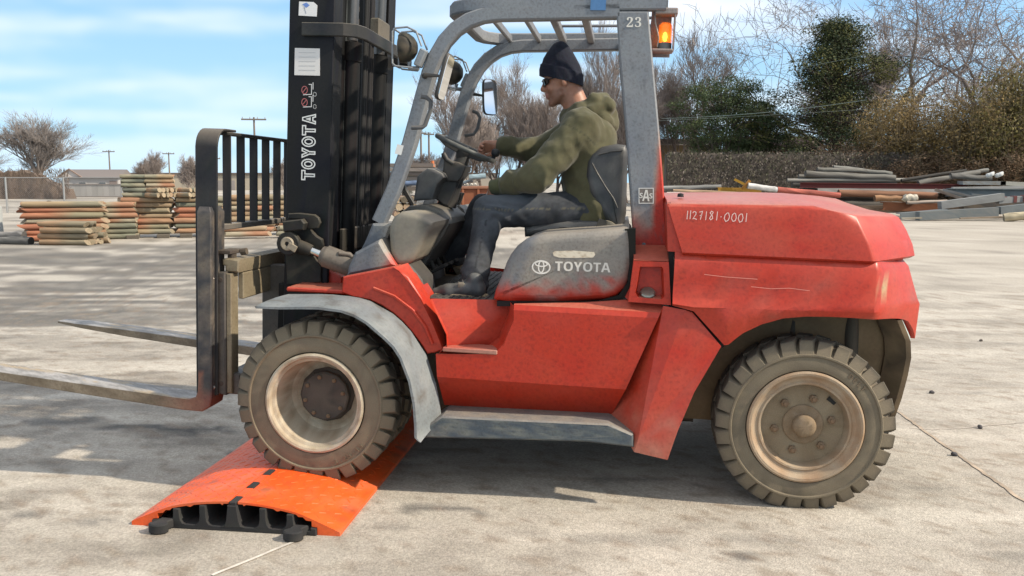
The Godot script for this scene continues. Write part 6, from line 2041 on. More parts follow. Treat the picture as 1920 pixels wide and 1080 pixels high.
	for s in [-1.0, 1.0]: tm.tube([hp.call(0.112, 0.016, s * 0.006), hp.call(0.104, 0.020, s * 0.036), hp.call(0.083, 0.017, s * 0.063), hp.call(0.068, 0.012, s * 0.075), hp.call(0.02, 0.012, s * 0.083), hp.call(-0.012, 0.008, s * 0.086)], 0.0034, 6)
	tm.tube([hp.call(0.112, 0.014, -0.008), hp.call(0.115, 0.016, 0), hp.call(0.112, 0.014, 0.008)], 0.003, 6)
	shift.call(tm)
	part("sunglasses_frame", tm, M.glossy_black, who, 60.0, 0.0, dusty(Color(0.02, 0.02, 0.022), DUST, 0.02))

# a hand from the wrist: dir points along the palm, down is the palm's side, side +1 puts the thumb to one side
func hand(mb: MB, wrist: Vector3, dir: Vector3, down: Vector3, side: float) -> void:
	var n := (down - dir * down.dot(dir)).normalized()
	var s := dir.cross(n).normalized() * side
	var p := func(f: float, l: float, d: float) -> Vector3: return wrist + dir * f + s * l + n * d
	var sh := []
	sh.append([p.call(-0.03, 0, 0), p.call(0.02, 0, 0), 0.027, 0.026])
	for k in 4: sh.append([p.call(0.01, (k - 1.5) * 0.011, 0), p.call(0.085 - 0.004 * absf(k - 1.2), (k - 1.5) * 0.019, -0.002), 0.017, 0.0125])
	flesh(sh, 0.004, 0.012, mb)
	var lens := [[0.036, 0.024, 0.018], [0.042, 0.028, 0.019], [0.039, 0.026, 0.019], [0.030, 0.019, 0.016]]
	for k in 4:
		var a: Vector3 = p.call(0.083 - 0.004 * absf(k - 1.2), (k - 1.5) * 0.0195, -0.002)
		var ang := 0.65
		var chain := []
		for j in 3:
			var d := dir * cos(ang) + n * sin(ang)
			var b: Vector3 = a + d * lens[k][j]
			chain.append([a, b, 0.0098 - j * 0.0008, 0.0092 - j * 0.0010])
			a = b
			ang += 0.85
		flesh(chain, 0.0032, 0.004, mb)
	var t0: Vector3 = p.call(0.025, -0.022, 0.006)
	var t1: Vector3 = p.call(0.055, -0.045, 0.022)
	var t2: Vector3 = p.call(0.080, -0.040, 0.042)
	var t3: Vector3 = p.call(0.092, -0.022, 0.056)
	flesh([[t0, t1, 0.016, 0.0125], [t1, t2, 0.0122, 0.0108], [t2, t3, 0.0105, 0.0088]], 0.0035, 0.005, mb)

# ------------------------------------------------------------------ the cable ramp under the front wheels
func cable_ramp() -> void:
	var turn := Basis(Vector3.UP, deg_to_rad(-7.5))
	var start := Vector3(-1.235, 0, -3.63)
	var along := turn * Vector3(0, 0, -1)
	var length := 0.92
	for k in 3:
		var label: String = ["orange cable ramp with black channels, nearest section with its open end showing", "middle orange cable ramp section under the near front wheels", "far orange cable ramp section beneath the middle of the forklift"][k]
		var o := thing("cable_ramp", label, "cable ramp", Transform3D(turn, start + along * length * k), "sections of the cable ramp")
		ramp_section(o, length - 0.004)

func ramp_height(x: float) -> float:
	var a := absf(x) / 0.487
	return 0.133 * (1.0 - 0.26 * pow(a / 0.6, 2.0)) if a < 0.6 else lerpf(0.0984, 0.018, pow((a - 0.6) / 0.4, 1.08))

func ramp_section(o: Node3D, length: float) -> void:
	var orange := func(p: Vector3, n: Vector3, _c: Color) -> Color:
		var k := clampf(0.4 + nz.get_noise_3dv(p * 5.0) + 0.6 * nf.get_noise_3dv(p * 30.0), 0, 1)
		var c := Color(0.80, 0.095, 0.012).lerp(Color(0.72, 0.115, 0.022), k)
		var sc := smoothstep(0.36, 0.5, nf.get_noise_3d(p.x * 40.0, p.y * 10.0, p.z * 9.0))
		c = c.lerp(Color(0.45, 0.07, 0.02), 0.45 * sc)
		c = c.lerp(Color(0.10, 0.05, 0.03), 0.5 * smoothstep(0.30, 0.5, nz.get_noise_3d(p.x * 3.0, 0.0, p.z * 9.0)))
		return c.lerp(Color(0.38, 0.26, 0.17), 0.22 * smoothstep(0.05, 0.5, nz.get_noise_3dv(p * 4.0)))
	# two lids: curved tops with a chequer tread of raised bars, open at the end
	for side in [-1.0, 1.0]:
		var lid := MB.new()
		var top := []
		var x0 := 0.022
		for i in 15:
			var x := lerpf(x0, 0.487, i / 14.0)
			top.append(Vector2(x, ramp_height(x)))
		var under := [Vector2(0.487, 0.0), Vector2(0.385, 0.0), Vector2(0.385, 0.035), Vector2(0.36, 0.038), Vector2(0.36, 0.062), Vector2(0.335, 0.064)]
		for q in [0.32, 0.30, 0.29, 0.22, 0.205, 0.20, 0.185, 0.12, 0.06, 0.05, 0.045, 0.022]:
			var drop := 0.017 if (q == 0.30 or q == 0.205 or q == 0.20 or q == 0.05) else 0.010
			under.append(Vector2(q, ramp_height(q) - drop))
		var poly := PackedVector2Array()
		for q in top: poly.push_back(Vector2(q.x * side, q.y))
		for q in under: poly.push_back(Vector2(q.x * side, q.y))
		lid.prism(poly, -length, 0.0, 0.0)
		part("lid", lid, M.orange_plastic, o, 30.0, 0.07, orange)
		# every raised bar is a piece of its own
		var bars := []
		for turn in [-1.0, 1.0]:
			var b := MB.new()
			b.loft([[Vector3(-0.020, -0.001, -0.006), Vector3(0.020, -0.001, -0.006), Vector3(0.020, -0.001, 0.006), Vector3(-0.020, -0.001, 0.006)], [Vector3(-0.015, 0.0022, -0.0015), Vector3(0.015, 0.0022, -0.0015), Vector3(0.015, 0.0022, 0.0015), Vector3(-0.015, 0.0022, 0.0015)]])
			bars.append(b.done(40.0, orange))
		var nxk := 8
		var nzk := int(length / 0.052)
		for i in nxk:
			for j in nzk:
				var x: float = (0.058 + i * 0.053) * side
				var z := -0.04 - j * 0.052
				var slope: float = (ramp_height(absf(x) + 0.004) - ramp_height(absf(x) - 0.004)) / 0.008 * side
				var flip_ := (i + j) % 2
				var t := part("tread_bar", bars[flip_], M.orange_plastic, o)
				t.transform = Transform3D(Basis(Vector3(0, 0, 1), atan(slope)) * Basis(Vector3.UP, 0.78 if flip_ else -0.78), Vector3(x, ramp_height(absf(x)), z))
	var black := dusty(Color(0.020, 0.020, 0.021), Color(0.16, 0.14, 0.11), 0.12, 2.0)
	# black base: a floor, the walls between channels, a stepped outline
	var base := MB.new()
	base.prism(PackedVector2Array([Vector2(-0.383, 0.0), Vector2(0.383, 0.0), Vector2(0.383, 0.032), Vector2(0.358, 0.034), Vector2(0.358, 0.022), Vector2(-0.358, 0.022), Vector2(-0.358, 0.034), Vector2(-0.383, 0.032)]), -length + 0.003, 0.012, 0.003)
	for x in [-0.265, -0.14, 0.14, 0.265]:
		var h := ramp_height(absf(x)) - 0.014
		base.prism(PackedVector2Array([Vector2(x - 0.044, 0.02), Vector2(x + 0.044, 0.02), Vector2(x + 0.028, 0.026), Vector2(x + 0.019, 0.038), Vector2(x + 0.015, 0.06), Vector2(x + 0.014, h), Vector2(x - 0.014, h), Vector2(x - 0.015, 0.06), Vector2(x - 0.019, 0.038), Vector2(x - 0.028, 0.026)]), -length + 0.003, 0.012, 0.002)
	base.prism(PackedVector2Array([Vector2(-0.055, 0.02), Vector2(0.055, 0.02), Vector2(0.038, 0.027), Vector2(0.030, 0.05), Vector2(0.022, 0.11), Vector2(0.022, 0.119), Vector2(-0.022, 0.119), Vector2(-0.022, 0.11), Vector2(-0.030, 0.05), Vector2(-0.038, 0.027)]), -length + 0.003, 0.014, 0.003)
	part("channel_base", base, M.rubber, o, 30.0, 0.1, black)
	for j in 5:
		var hg := MB.new()
		hg.box(Vector3(0, 0.128 if j else 0.126, -0.03 - j * 0.18), Vector3(0.034, 0.018, 0.075), 0.004)
		part("hinge_block", hg, M.rubber, o, 30.0, 0.0, black)
	var inf := MB.new()
	for j in 5: inf.box(Vector3(0, 0.1235, -0.12 - j * 0.18), Vector3(0.043, 0.02, 0.103), 0.003)
	part("hinge_line", inf, M.orange_plastic, o, 30.0, 0.0, orange)
	for x in [-0.32, 0.30]:      # locking lugs that stick out of the end
		var lug := MB.new()
		var q := PackedVector2Array()
		for k in 13: q.push_back(Vector2(x + 0.045 * cos(PI + PI * k / 12.0), -0.062 + 0.034 * sin(PI + PI * k / 12.0)))
		q.append_array([Vector2(x + 0.03, -0.04), Vector2(x + 0.045, 0.0), Vector2(x - 0.02, 0.0), Vector2(x - 0.025, -0.04)])
		lug.xf = Transform3D(Basis(Vector3.RIGHT, -PI / 2).inverse(), Vector3.ZERO)
		for i in q.size(): q[i].y = -q[i].y
		lug.prism(q, -0.045, -0.002, 0.005)
		part("locking_lug", lug, M.rubber, o, 35.0, 0.0, black)

# ------------------------------------------------------------------ stacks of fence posts
var post_kinds := []

func make_posts() -> void:
	var cols := [[Color(0.42, 0.15, 0.06), Color(0.29, 0.25, 0.14)], [Color(0.40, 0.19, 0.085), Color(0.37, 0.25, 0.13)], [Color(0.35, 0.24, 0.12), Color(0.27, 0.24, 0.15)], [Color(0.27, 0.24, 0.15), Color(0.20, 0.20, 0.13)], [Color(0.44, 0.14, 0.055), Color(0.38, 0.20, 0.09)], [Color(0.38, 0.22, 0.10), Color(0.29, 0.23, 0.13)], [Color(0.22, 0.22, 0.15), Color(0.12, 0.13, 0.10)], [Color(0.36, 0.30, 0.19), Color(0.41, 0.18, 0.08)]]
	for k in cols.size():
		var r := RandomNumberGenerator.new()
		r.seed = 100 + k
		var mb := MB.new()
		var rings := []
		var path := []
		var rad := []
		for i in 7:
			path.append(Vector3(i / 6.0, 0.012 * r.randf_range(-1, 1), 0.012 * r.randf_range(-1, 1)))
			rad.append(0.5 * (1.0 - 0.05 * i / 6.0) * r.randf_range(0.95, 1.03))
		rad[0] *= 0.93
		mb.tube(path, rad, 12)
		for i in mb.v.size(): mb.v[i] = Vector3(mb.v[i].x, mb.v[i].y, mb.v[i].z)
		var a: Color = cols[k][0]
		var b: Color = cols[k][1]
		post_kinds.append(mb.done(40.0, func(p: Vector3, n: Vector3, _c: Color) -> Color:
			var t := smoothstep(0.3, 0.62, p.x + 0.25 * nz.get_noise_2d(p.x * 3.0, k))
			var o := a.lerp(b, t)
			var q := 1.0 + 0.35 * nf.get_noise_3d(p.x * 9.0, p.y * 4.0, p.z * 4.0 + k) + 0.2 * nz.get_noise_3d(p.x * 30.0, p.y * 3.0, k)
			var gr := (o.r + o.g + o.b) / 3.0
			o = o.lerp(Color(gr, gr, gr), 0.22) * q
			if absf(n.x) > 0.7: o = Color(0.46, 0.36, 0.24).lerp(o, clampf(0.35 + nf.get_noise_3dv(p * 6.0), 0, 1))
			return o))

func bundle(at: Vector3, dir: Vector3, length: float, layers: int, deep: int, dia: float, label: String, group: String, kinds: Array, narrowing := 0) -> void:
	var d := dir.normalized()
	var away := Vector3(d.z, 0, -d.x)
	if away.z > 0: away = -away
	for l in layers:
		for k in deep - (narrowing * l) / 2:
			var o := MeshInstance3D.new()
			o.name = "wooden_post"
			o.mesh = post_kinds[kinds[rng.randi() % kinds.size()]]
			o.material_override = M.wood
			var s := dia * rng.randf_range(0.90, 1.06)
			var p := at + Vector3.UP * (dia * (0.5 + l * 0.955)) + away * (dia * (k + 0.5 * (l % 2) * 0.6)) + d * rng.randf_range(-0.04, 0.04)
			var b := Basis(d, Vector3.UP, d.cross(Vector3.UP)) * Basis(Vector3.RIGHT, rng.randf() * TAU) * Basis.from_scale(Vector3(length * rng.randf_range(0.96, 1.03), s, s))
			if rng.randf() < 0.2:
				b = b * Basis(Vector3.UP, PI)
				p += d * length
			o.transform = Transform3D(b, p)
			add_child(o, true)
			tag(o, label % ["bottom", "second", "third", "fourth", "fifth", "sixth", "seventh"][l], "post", group + ", " + ["bottom", "second", "third", "fourth", "fifth", "sixth", "seventh"][l] + " layer")

func block(at: Vector3, size: Vector3, turn: float, label: String) -> void:
	var b := MB.new()
	b.box(Vector3(0, size.y / 2, 0), size, 0.01)
	var o := part("timber_block", b, M.wood, self, 30.0, 0.0, dusty(Color(0.10, 0.085, 0.065), Color(0.22, 0.19, 0.15), 0.4))
	o.transform = Transform3D(Basis(Vector3.UP, turn), at)
	tag(o, label, "timber block", "timber blocks under the post stacks")

func post_stacks() -> void:
	make_posts()
	var d1 := Vector3(0.937, 0, -0.35)
	bundle(Vector3(-12.45, 0.02, -21.75), d1, 1.85, 7, 4, 0.150, "round fence post, %s layer of the long low stack at the far left", "posts of the long low stack", [0, 0, 4, 1, 7, 2])
	bundle(Vector3(-11.50, 0.0, -20.75), Vector3(0.98, 0, 0.12), 1.28, 4, 6, 0.150, "round fence post, %s layer of the small pile before the long low stack", "posts of the small front pile", [2, 5, 1, 5], 2)
	bundle(Vector3(-11.05, 0.0, -22.75), d1, 0.95, 7, 3, 0.148, "short fence post, %s layer, between the long low stack and the tall stack", "posts of the short greenish stack", [3, 6, 2, 7])
	bundle(Vector3(-10.62, 0.09, -23.25), d1, 1.28, 7, 4, 0.152, "fence post, %s layer at the foot of the tall stack, below its bundles", "posts at the foot of the tall stack", [1, 0, 5, 4, 2])
	bundle(Vector3(-9.34, 0.09, -23.72), d1, 1.28, 7, 4, 0.152, "fence post, %s layer of the stack right of the tall one", "posts of the stack right of the tall one", [2, 4, 3, 1, 5])
	bundle(Vector3(-8.06, 0.09, -24.2), d1, 1.30, 7, 3, 0.160, "fence post, %s layer of the stack seen through the load backrest bars", "posts behind the backrest bars", [4, 2, 7, 1, 5])
	bundle(Vector3(-6.75, 0.09, -24.7), d1, 1.30, 7, 2, 0.160, "fence post, %s layer of the stack mostly hidden by the mast", "posts behind the mast", [1, 2, 5])
	bundle(Vector3(-10.55, 1.10, -23.3), Vector3(0.97, 0, -0.24), 0.62, 2, 4, 0.14, "dark short post, %s layer of the lower left bundle on the tall stack", "lower left bundle on the tall stack", [6, 3])
	bundle(Vector3(-9.93, 1.10, -23.35), Vector3(0.90, 0, 0.43), 0.45, 2, 6, 0.14, "brown short post end, %s layer of the lower right bundle on the tall stack", "lower right bundle on the tall stack", [1, 5])
	bundle(Vector3(-10.58, 1.37, -23.3), d1, 0.60, 3, 3, 0.125, "dark short post, %s layer of the top left bundle on the tall stack", "top left bundle on the tall stack", [6, 3, 1])
	bundle(Vector3(-9.99, 1.37, -23.5), d1, 0.68, 3, 3, 0.125, "tan post, %s layer of the top right bundle on the tall stack", "top right bundle on the tall stack", [2, 5, 7])
	bundle(Vector3(-9.30, 1.10, -23.75), Vector3(0.92, 0, 0.38), 0.5, 2, 7, 0.14, "brown post end, %s layer on top of the stack beside the tall one", "row of ends beside the tall stack", [1, 5, 3])
	bundle(Vector3(-7.75, 0.05, -22.9), d1, 1.15, 2, 2, 0.15, "tan post, %s layer of the low pile under the load backrest", "low posts under the backrest", [2, 7, 1])
	bundle(Vector3(-6.40, 0.05, -23.3), d1, 0.8, 2, 2, 0.15, "pale post, %s layer of the low pile left of the mast foot", "low posts left of the mast", [2, 3])
	bundle(Vector3(-2.7, 1.16, -19.5) - Vector3(0, 0.40, 0), Vector3(0.2, 0, 0.98), 1.2, 3, 3, 0.16, "sawn timber end, %s layer of the pile seen behind the front post", "timber ends behind the front post", [5, 1])
	var n := 0
	for p in [[-10.3, -23.2], [-9.6, -23.5], [-9.05, -23.7], [-8.4, -24.0], [-7.7, -24.2], [-7.1, -24.5], [-6.5, -24.7]]:
		block(Vector3(p[0], 0, p[1]), Vector3(0.32, 0.10, 0.5), 0.35, ["dark timber block under the left end of the tall post stack", "dark timber block under the right end of the tall post stack", "dark timber block under the left end of the stack beside the tall one", "dark timber block under the right end of the stack beside the tall one", "dark timber block under the stack behind the backrest bars, left", "dark timber block under the stack behind the backrest bars, right", "dark timber block beside the foot of the mast"][n])
		n += 1

# ------------------------------------------------------------------ scrap: poles, beams and pipes along the hedge
func pole(called: String, a: Vector3, b: Vector3, r: float, c: Color, label: String, cat: String, rough := 0.09, m: Material = null) -> MeshInstance3D:
	var mb := MB.new()
	var path := []
	var rad := []
	var k := 9
	for i in k:
		var t := i / float(k - 1)
		path.append(a.lerp(b, t) - a + Vector3(0, nf.get_noise_2d(t * 3.0, a.x) * r * rough * 3.0, 0))
		rad.append(r * (1.0 + rough * nf.get_noise_2d(t * 8.0, a.y * 3.0)) * lerpf(1.0, 0.92, t))
	mb.tube(path, rad, 12)
	var o := part(called, mb, m if m else M.wood, self, 40.0, 0.0, func(p: Vector3, n: Vector3, _c: Color) -> Color:
		var q := 1.0 + 0.75 * nz.get_noise_3d(p.x * 1.2, p.y * 12.0, p.z * 12.0 + a.x) + 0.45 * nf.get_noise_3d(p.x * 5.0, p.y * 20.0, p.z * 20.0)
		if absf(n.x) > 0.8: q *= 0.45
		return Color(c.r * q, c.g * q, c.b * q))
	o.position = a
	tag(o, label, cat)
	return o

func beam(called: String, a: Vector3, b: Vector3, w: float, h: float, c: Color, label: String, cat: String, shape := "box", second := Color(0.2, 0.15, 0.1)) -> MeshInstance3D:
	var mb := MB.new()
	var d := b - a
	var l := d.length()
	var sect: PackedVector2Array
	if shape == "i":
		var t := minf(w, h) * 0.12
		sect = PackedVector2Array([Vector2(-w / 2, 0), Vector2(w / 2, 0), Vector2(w / 2, t), Vector2(t / 2, t), Vector2(t / 2, h - t), Vector2(w / 2, h - t), Vector2(w / 2, h), Vector2(-w / 2, h), Vector2(-w / 2, h - t), Vector2(-t / 2, h - t), Vector2(-t / 2, t), Vector2(-w / 2, t)])
	elif shape == "c":
		var t := minf(w, h) * 0.12
		sect = PackedVector2Array([Vector2(-w / 2, 0), Vector2(w / 2, 0), Vector2(w / 2, h), Vector2(-w / 2, h), Vector2(-w / 2, h - t), Vector2(w / 2 - t, h - t), Vector2(w / 2 - t, t), Vector2(-w / 2, t)])
	else:
		sect = rect(Vector2(-w / 2, 0), Vector2(w / 2, h))
	mb.prism(sect, 0.0, -l, 0.004)
	var o := part(called, mb, M.rust, self, 30.0, 0.4, func(p: Vector3, n: Vector3, _c: Color) -> Color:
		var q := clampf(0.35 + nz.get_noise_3d(p.z * 2.0 + a.x, p.y * 9.0, p.x * 9.0) + 0.6 * nf.get_noise_3dv(p * 7.0), 0, 1)
		return c.lerp(second, q * 0.7))
	o.look_at_from_position(a, b, Vector3.UP)
	tag(o, label, cat)
	return o

func scrap_yard() -> void:
	var grey := Color(0.165, 0.155, 0.135)
	var pale := Color(0.29, 0.27, 0.235)
	var steel := Color(0.155, 0.18, 0.19)
	var rust := Color(0.24, 0.085, 0.035)
	var maroon := Color(0.17, 0.035, 0.03)
	# the back stack of weathered utility poles, with the poles that carry it
	var under := 0
	for q in [[Vector3(12.77, 0.51, -38.0), Vector3(17.26, 0.48, -38.0), 0.17], [Vector3(12.62, 0.69, -38.3), Vector3(18.1, 0.67, -38.3), 0.16], [Vector3(13.29, 0.9, -38.2), Vector3(18.64, 0.88, -38.2), 0.17], [Vector3(12.83, 1.09, -38.4), Vector3(17.65, 1.07, -38.4), 0.16], [Vector3(13.08, 1.26, -38.3), Vector3(18.43, 1.23, -38.3), 0.15], [Vector3(12.41, 1.42, -38.1), Vector3(17.02, 1.4, -38.1), 0.15]]:
		pole("utility_pole", q[0], q[1], q[2], Color(0.10, 0.09, 0.08), ["dark weathered pole at the bottom of the back pile", "dark weathered pole second from the bottom of the back pile", "dark weathered pole third from the bottom of the back pile", "dark weathered pole in the middle of the back pile", "dark weathered pole above the middle of the back pile", "dark weathered pole just under the red beam of the back pile"][under], "pole")
		under += 1
	pole("utility_pole", Vector3(12.16, 1.59, -38.0), Vector3(18.42, 1.61, -38.0), 0.085, pale, "long thin pale pole across the top of the red beam", "pole")
	pole("utility_pole", Vector3(12.75, 1.75, -38.3), Vector3(15.48, 1.68, -38.3), 0.10, grey, "short grey pole lying above the long thin pale pole", "pole")
	pole("utility_pole", Vector3(12.95, 1.87, -38.0), Vector3(16.91, 1.68, -38.0), 0.145, grey, "thick weathered pole with a dark sawn end on the back pile", "pole")
	pole("utility_pole", Vector3(13.6, 2.06, -38.4), Vector3(15.81, 1.99, -38.4), 0.10, grey, "short grey pole left of the topmost pole", "pole")
	pole("utility_pole", Vector3(14.35, 2.15, -38.5), Vector3(16.98, 1.87, -38.5), 0.11, Color(0.19, 0.185, 0.165), "topmost weathered pole of the back pile", "pole")
	beam("steel_beam", Vector3(12.47, 1.27, -37.2), Vector3(19.68, 1.2, -37.2), 0.2, 0.22, maroon, "long dark red beam along the middle of the scrap pile", "beam", "i", Color(0.09, 0.03, 0.025))
	beam("steel_channel", Vector3(13.04, 1.09, -36.7), Vector3(18.81, 1.04, -36.7), 0.12, 0.16, Color(0.48, 0.46, 0.43), "long whitish channel lying before the dark red beam", "channel", "c", Color(0.28, 0.24, 0.2))
	pole("steel_pipe", Vector3(13.8, 1.05, -36.3), Vector3(17.96, 0.94, -36.3), 0.15, Color(0.23, 0.11, 0.06), "thick rust brown pipe below the whitish channel", "pipe", 0.05, M.rust)
	beam("steel_beam", Vector3(13.46, 0.2, -36.0), Vector3(18.84, 0.29, -36.0), 0.5, 0.30, Color(0.08, 0.05, 0.035), "dark rusty girder at the bottom of the heap behind the hood", "beam")
	beam("steel_trough", Vector3(15.26, 0.36, -35.4), Vector3(17.82, 0.29, -35.4), 0.35, 0.34, rust, "rust red trough beside the hood corner", "trough", "c", Color(0.12, 0.045, 0.02))
	pole("steel_pipe", Vector3(14.88, 0.85, -35.2), Vector3(16.63, 0.8, -35.2), 0.12, Color(0.30, 0.16, 0.08), "rusty flanged pipe with a white patch on the trough", "pipe", 0.2, M.rust)
	pole("steel_pipe", Vector3(16.02, 0.87, -35.1), Vector3(16.56, 0.89, -35.1), 0.14, Color(0.52, 0.47, 0.38), "short white coated pipe end on the rust red trough", "pipe", 0.2, M.rust)
	pole("steel_pipe", Vector3(16.11, 0.68, -35.0), Vector3(17.76, 0.74, -35.0), 0.07, Color(0.42, 0.34, 0.28), "thin pale pipe crossing the rust red trough", "pipe", 0.1)
	beam("steel_beam", Vector3(17.28, 0.43, -34.6), Vector3(19.91, 0.77, -34.8), 0.30, 0.30, Color(0.27, 0.275, 0.27), "broad grey beam tilted up to the right", "beam", "box", Color(0.17, 0.17, 0.165))
	beam("steel_beam", Vector3(15.35, 0.03, -34.0), Vector3(17.41, 0.18, -34.4), 0.3, 0.26, steel, "blue grey beam at the left end of the front row", "beam", "c", Color(0.12, 0.13, 0.135))
	beam("steel_beam", Vector3(15.93, 0.02, -33.6), Vector3(19.19, 0.18, -33.9), 0.3, 0.34, Color(0.14, 0.16, 0.165), "dark grey beam lying in front of the whole scrap pile", "beam", "box", Color(0.20, 0.20, 0.19))
	beam("steel_beam", Vector3(19.32, 0.24, -34.0), Vector3(21.36, 0.44, -34.3), 0.3, 0.30, Color(0.15, 0.17, 0.18), "dark grey beam next to the log at the edge", "beam", "box", Color(0.1, 0.11, 0.115))
	beam("steel_beam", Vector3(19.7, 0.64, -34.8), Vector3(22.09, 0.81, -35.0), 0.26, 0.24, Color(0.30, 0.30, 0.29), "pale grey beam with dark red lashings", "beam", "box", Color(0.2, 0.2, 0.2))
	for k in 3:
		var b := MB.new()
		b.box(Vector3.ZERO, Vector3(0.14, 0.27, 0.30), 0.01)
		var o := part("lashing", b, M.rust, self, 30.0, 0.0, dusty(Color(0.16, 0.03, 0.03), DUST, 0.15))
		o.position = [Vector3(19.96, 0.79, -34.85), Vector3(20.37, 0.82, -34.85), Vector3(20.78, 0.85, -34.85)][k]
		tag(o, ["dark red lashing, leftmost on the pale grey beam", "dark red lashing in the middle of the pale grey beam", "dark red lashing, rightmost on the pale grey beam"][k], "lashing", "lashings on the pale beam")
	beam("steel_beam", Vector3(18.44, 0.91, -36.4), Vector3(22.63, 0.87, -36.4), 0.25, 0.34, Color(0.16, 0.19, 0.20), "blue grey girder running out of the right edge", "beam", "i", Color(0.1, 0.12, 0.125))
	beam("steel_beam", Vector3(18.83, 0.38, -36.0), Vector3(22.41, 0.47, -36.0), 0.6, 0.4, Color(0.07, 0.065, 0.06), "dark girder half buried under the blue grey one", "beam")
	beam("steel_channel", Vector3(18.85, 1.18, -36.8), Vector3(22.73, 1.25, -36.8), 0.15, 0.12, Color(0.40, 0.395, 0.38), "thin whitish strip on the blue grey girder", "channel", "box", Color(0.3, 0.28, 0.25))
	pole("wooden_pole", Vector3(17.58, 1.47, -37.2), Vector3(20.4, 1.93, -37.6), 0.11, grey, "grey pole leaning up to the right behind the girders", "pole")
	pole("wooden_pole", Vector3(19.05, 1.77, -37.4), Vector3(20.82, 1.66, -37.4), 0.13, Color(0.13, 0.125, 0.115), "dark grey pole level behind the leaning pole", "pole")
	pole("wooden_pole", Vector3(19.34, 1.79, -37.7), Vector3(20.99, 2.03, -38.0), 0.10, Color(0.17, 0.165, 0.15), "short grey pole rising to the right at the top of the pile", "pole")
	pole("wooden_pole", Vector3(17.11, 1.59, -37.8), Vector3(20.15, 2.03, -38.2), 0.07, Color(0.05, 0.045, 0.04), "thin blackened pole behind the leaning grey pole", "pole")
	beam("crate_panel", Vector3(19.28, 1.4, -37.0), Vector3(21.12, 1.38, -37.0), 0.5, 0.16, Color(0.24, 0.27, 0.28), "flat bluish grey panel under the white rags", "panel")
	beam("steel_channel", Vector3(20.88, 1.38, -36.9), Vector3(22.9, 1.29, -36.9), 0.3, 0.17, Color(0.42, 0.41, 0.36), "pale cream board end right of the bluish panel", "board", "box", Color(0.33, 0.31, 0.26))
	for k in 2:
		var b := MB.new()
		b.begin()
		flesh([[Vector3(-0.1, 0.05, 0), Vector3(0.08, 0.10, 0), 0.10, 0.08], [Vector3(0.0, 0.1, 0.05), Vector3(0.12, 0.18, 0), 0.07, 0.05]], 0.03, 0.05, b)
		b.end()
		var o := part("white_rag", b, M.cloth, self, 179.0, 0.0, dusty(Color(0.62, 0.64, 0.63), DUST, 0.2))
		o.position = [Vector3(20.51, 1.74, -36.9), Vector3(20.9, 1.74, -36.9)][k]
		tag(o, ["crumpled white rag on the bluish panel, the left one", "crumpled white rag on the bluish panel, the right one"][k], "rag")
	beam("steel_angle", Vector3(17.66, 1.14, -35.9), Vector3(18.95, 0.66, -35.5), 0.14, 0.12, Color(0.30, 0.25, 0.20), "tan angle iron sloping down across the pile", "angle iron", "box", Color(0.16, 0.09, 0.06))
	beam("steel_angle", Vector3(18.11, 1.14, -36.1), Vector3(19.58, 0.75, -35.7), 0.12, 0.10, Color(0.25, 0.26, 0.26), "grey angle iron sloping beside the tan one", "angle iron")
	beam("steel_angle", Vector3(19.28, 0.96, -36.0), Vector3(20.48, 0.83, -35.8), 0.10, 0.08, Color(0.22, 0.24, 0.24), "short grey angle iron behind the tilted beam", "angle iron")
	pole("wooden_post", Vector3(18.97, 0.13, -33.0), Vector3(20.31, 0.33, -32.6), 0.17, Color(0.50, 0.42, 0.28), "thick pale log with a dark split end at the right edge", "log", 0.1)
	beam("board", Vector3(15.16, 0.08, -33.3), Vector3(15.95, 0.1, -33.3), 0.1, 0.06, Color(0.42, 0.38, 0.30), "short tan board end under the blue grey beam", "board")
	beam("board", Vector3(17.44, 0.08, -33.3), Vector3(19.06, 0.14, -33.3), 0.1, 0.06, Color(0.33, 0.26, 0.19), "thin brown board lying before the dark grey beam", "board")
	# behind the hood: yellow frame, striped bar, grey poles
	beam("steel_beam", Vector3(6.32, 0.02, -36.2), Vector3(13.99, 0.11, -36.2), 0.9, 0.45, Color(0.09, 0.075, 0.06), "long dark heap of boards hidden behind the hood", "board pile")
	beam("steel_beam", Vector3(6.55, 0.46, -36.3), Vector3(13.56, 0.51, -36.3), 0.7, 0.45, Color(0.12, 0.10, 0.08), "upper dark layer of boards hidden behind the hood", "board pile")
	pole("wooden_pole", Vector3(6.18, 1.22, -36.6), Vector3(8.9, 1.31, -36.6), 0.10, Color(0.25, 0.245, 0.23), "grey pole along the hedge just behind the rear post", "pole")
	pole("wooden_pole", Vector3(6.75, 1.14, -36.0), Vector3(9.95, 1.03, -36.0), 0.075, Color(0.40, 0.27, 0.17), "thin tan pole above the front of the hood", "pole")
	pole("wooden_pole", Vector3(6.45, 1.03, -35.8), Vector3(8.56, 0.97, -35.8), 0.075, Color(0.48, 0.42, 0.38), "thin whitish pole close above the hood", "pole")
	pole("steel_pipe", Vector3(7.99, 0.97, -35.7), Vector3(9.14, 0.9, -35.7), 0.08, Color(0.30, 0.03, 0.03), "short red pipe lying close above the hood", "pipe", 0.05, M.rust)
	beam("yellow_trestle", Vector3(8.68, 1.09, -36.4), Vector3(10.51, 1.05, -36.4), 0.4, 0.20, Color(0.42, 0.22, 0.02), "flat yellow frame lying among the poles", "frame", "c", Color(0.25, 0.14, 0.03))
	beam("yellow_bar", Vector3(9.31, 1.58, -36.1), Vector3(9.92, 1.27, -36.0), 0.10, 0.10, Color(0.46, 0.25, 0.02), "yellow bar sticking up to the left from the yellow frame", "bar", "box", Color(0.3, 0.16, 0.03))
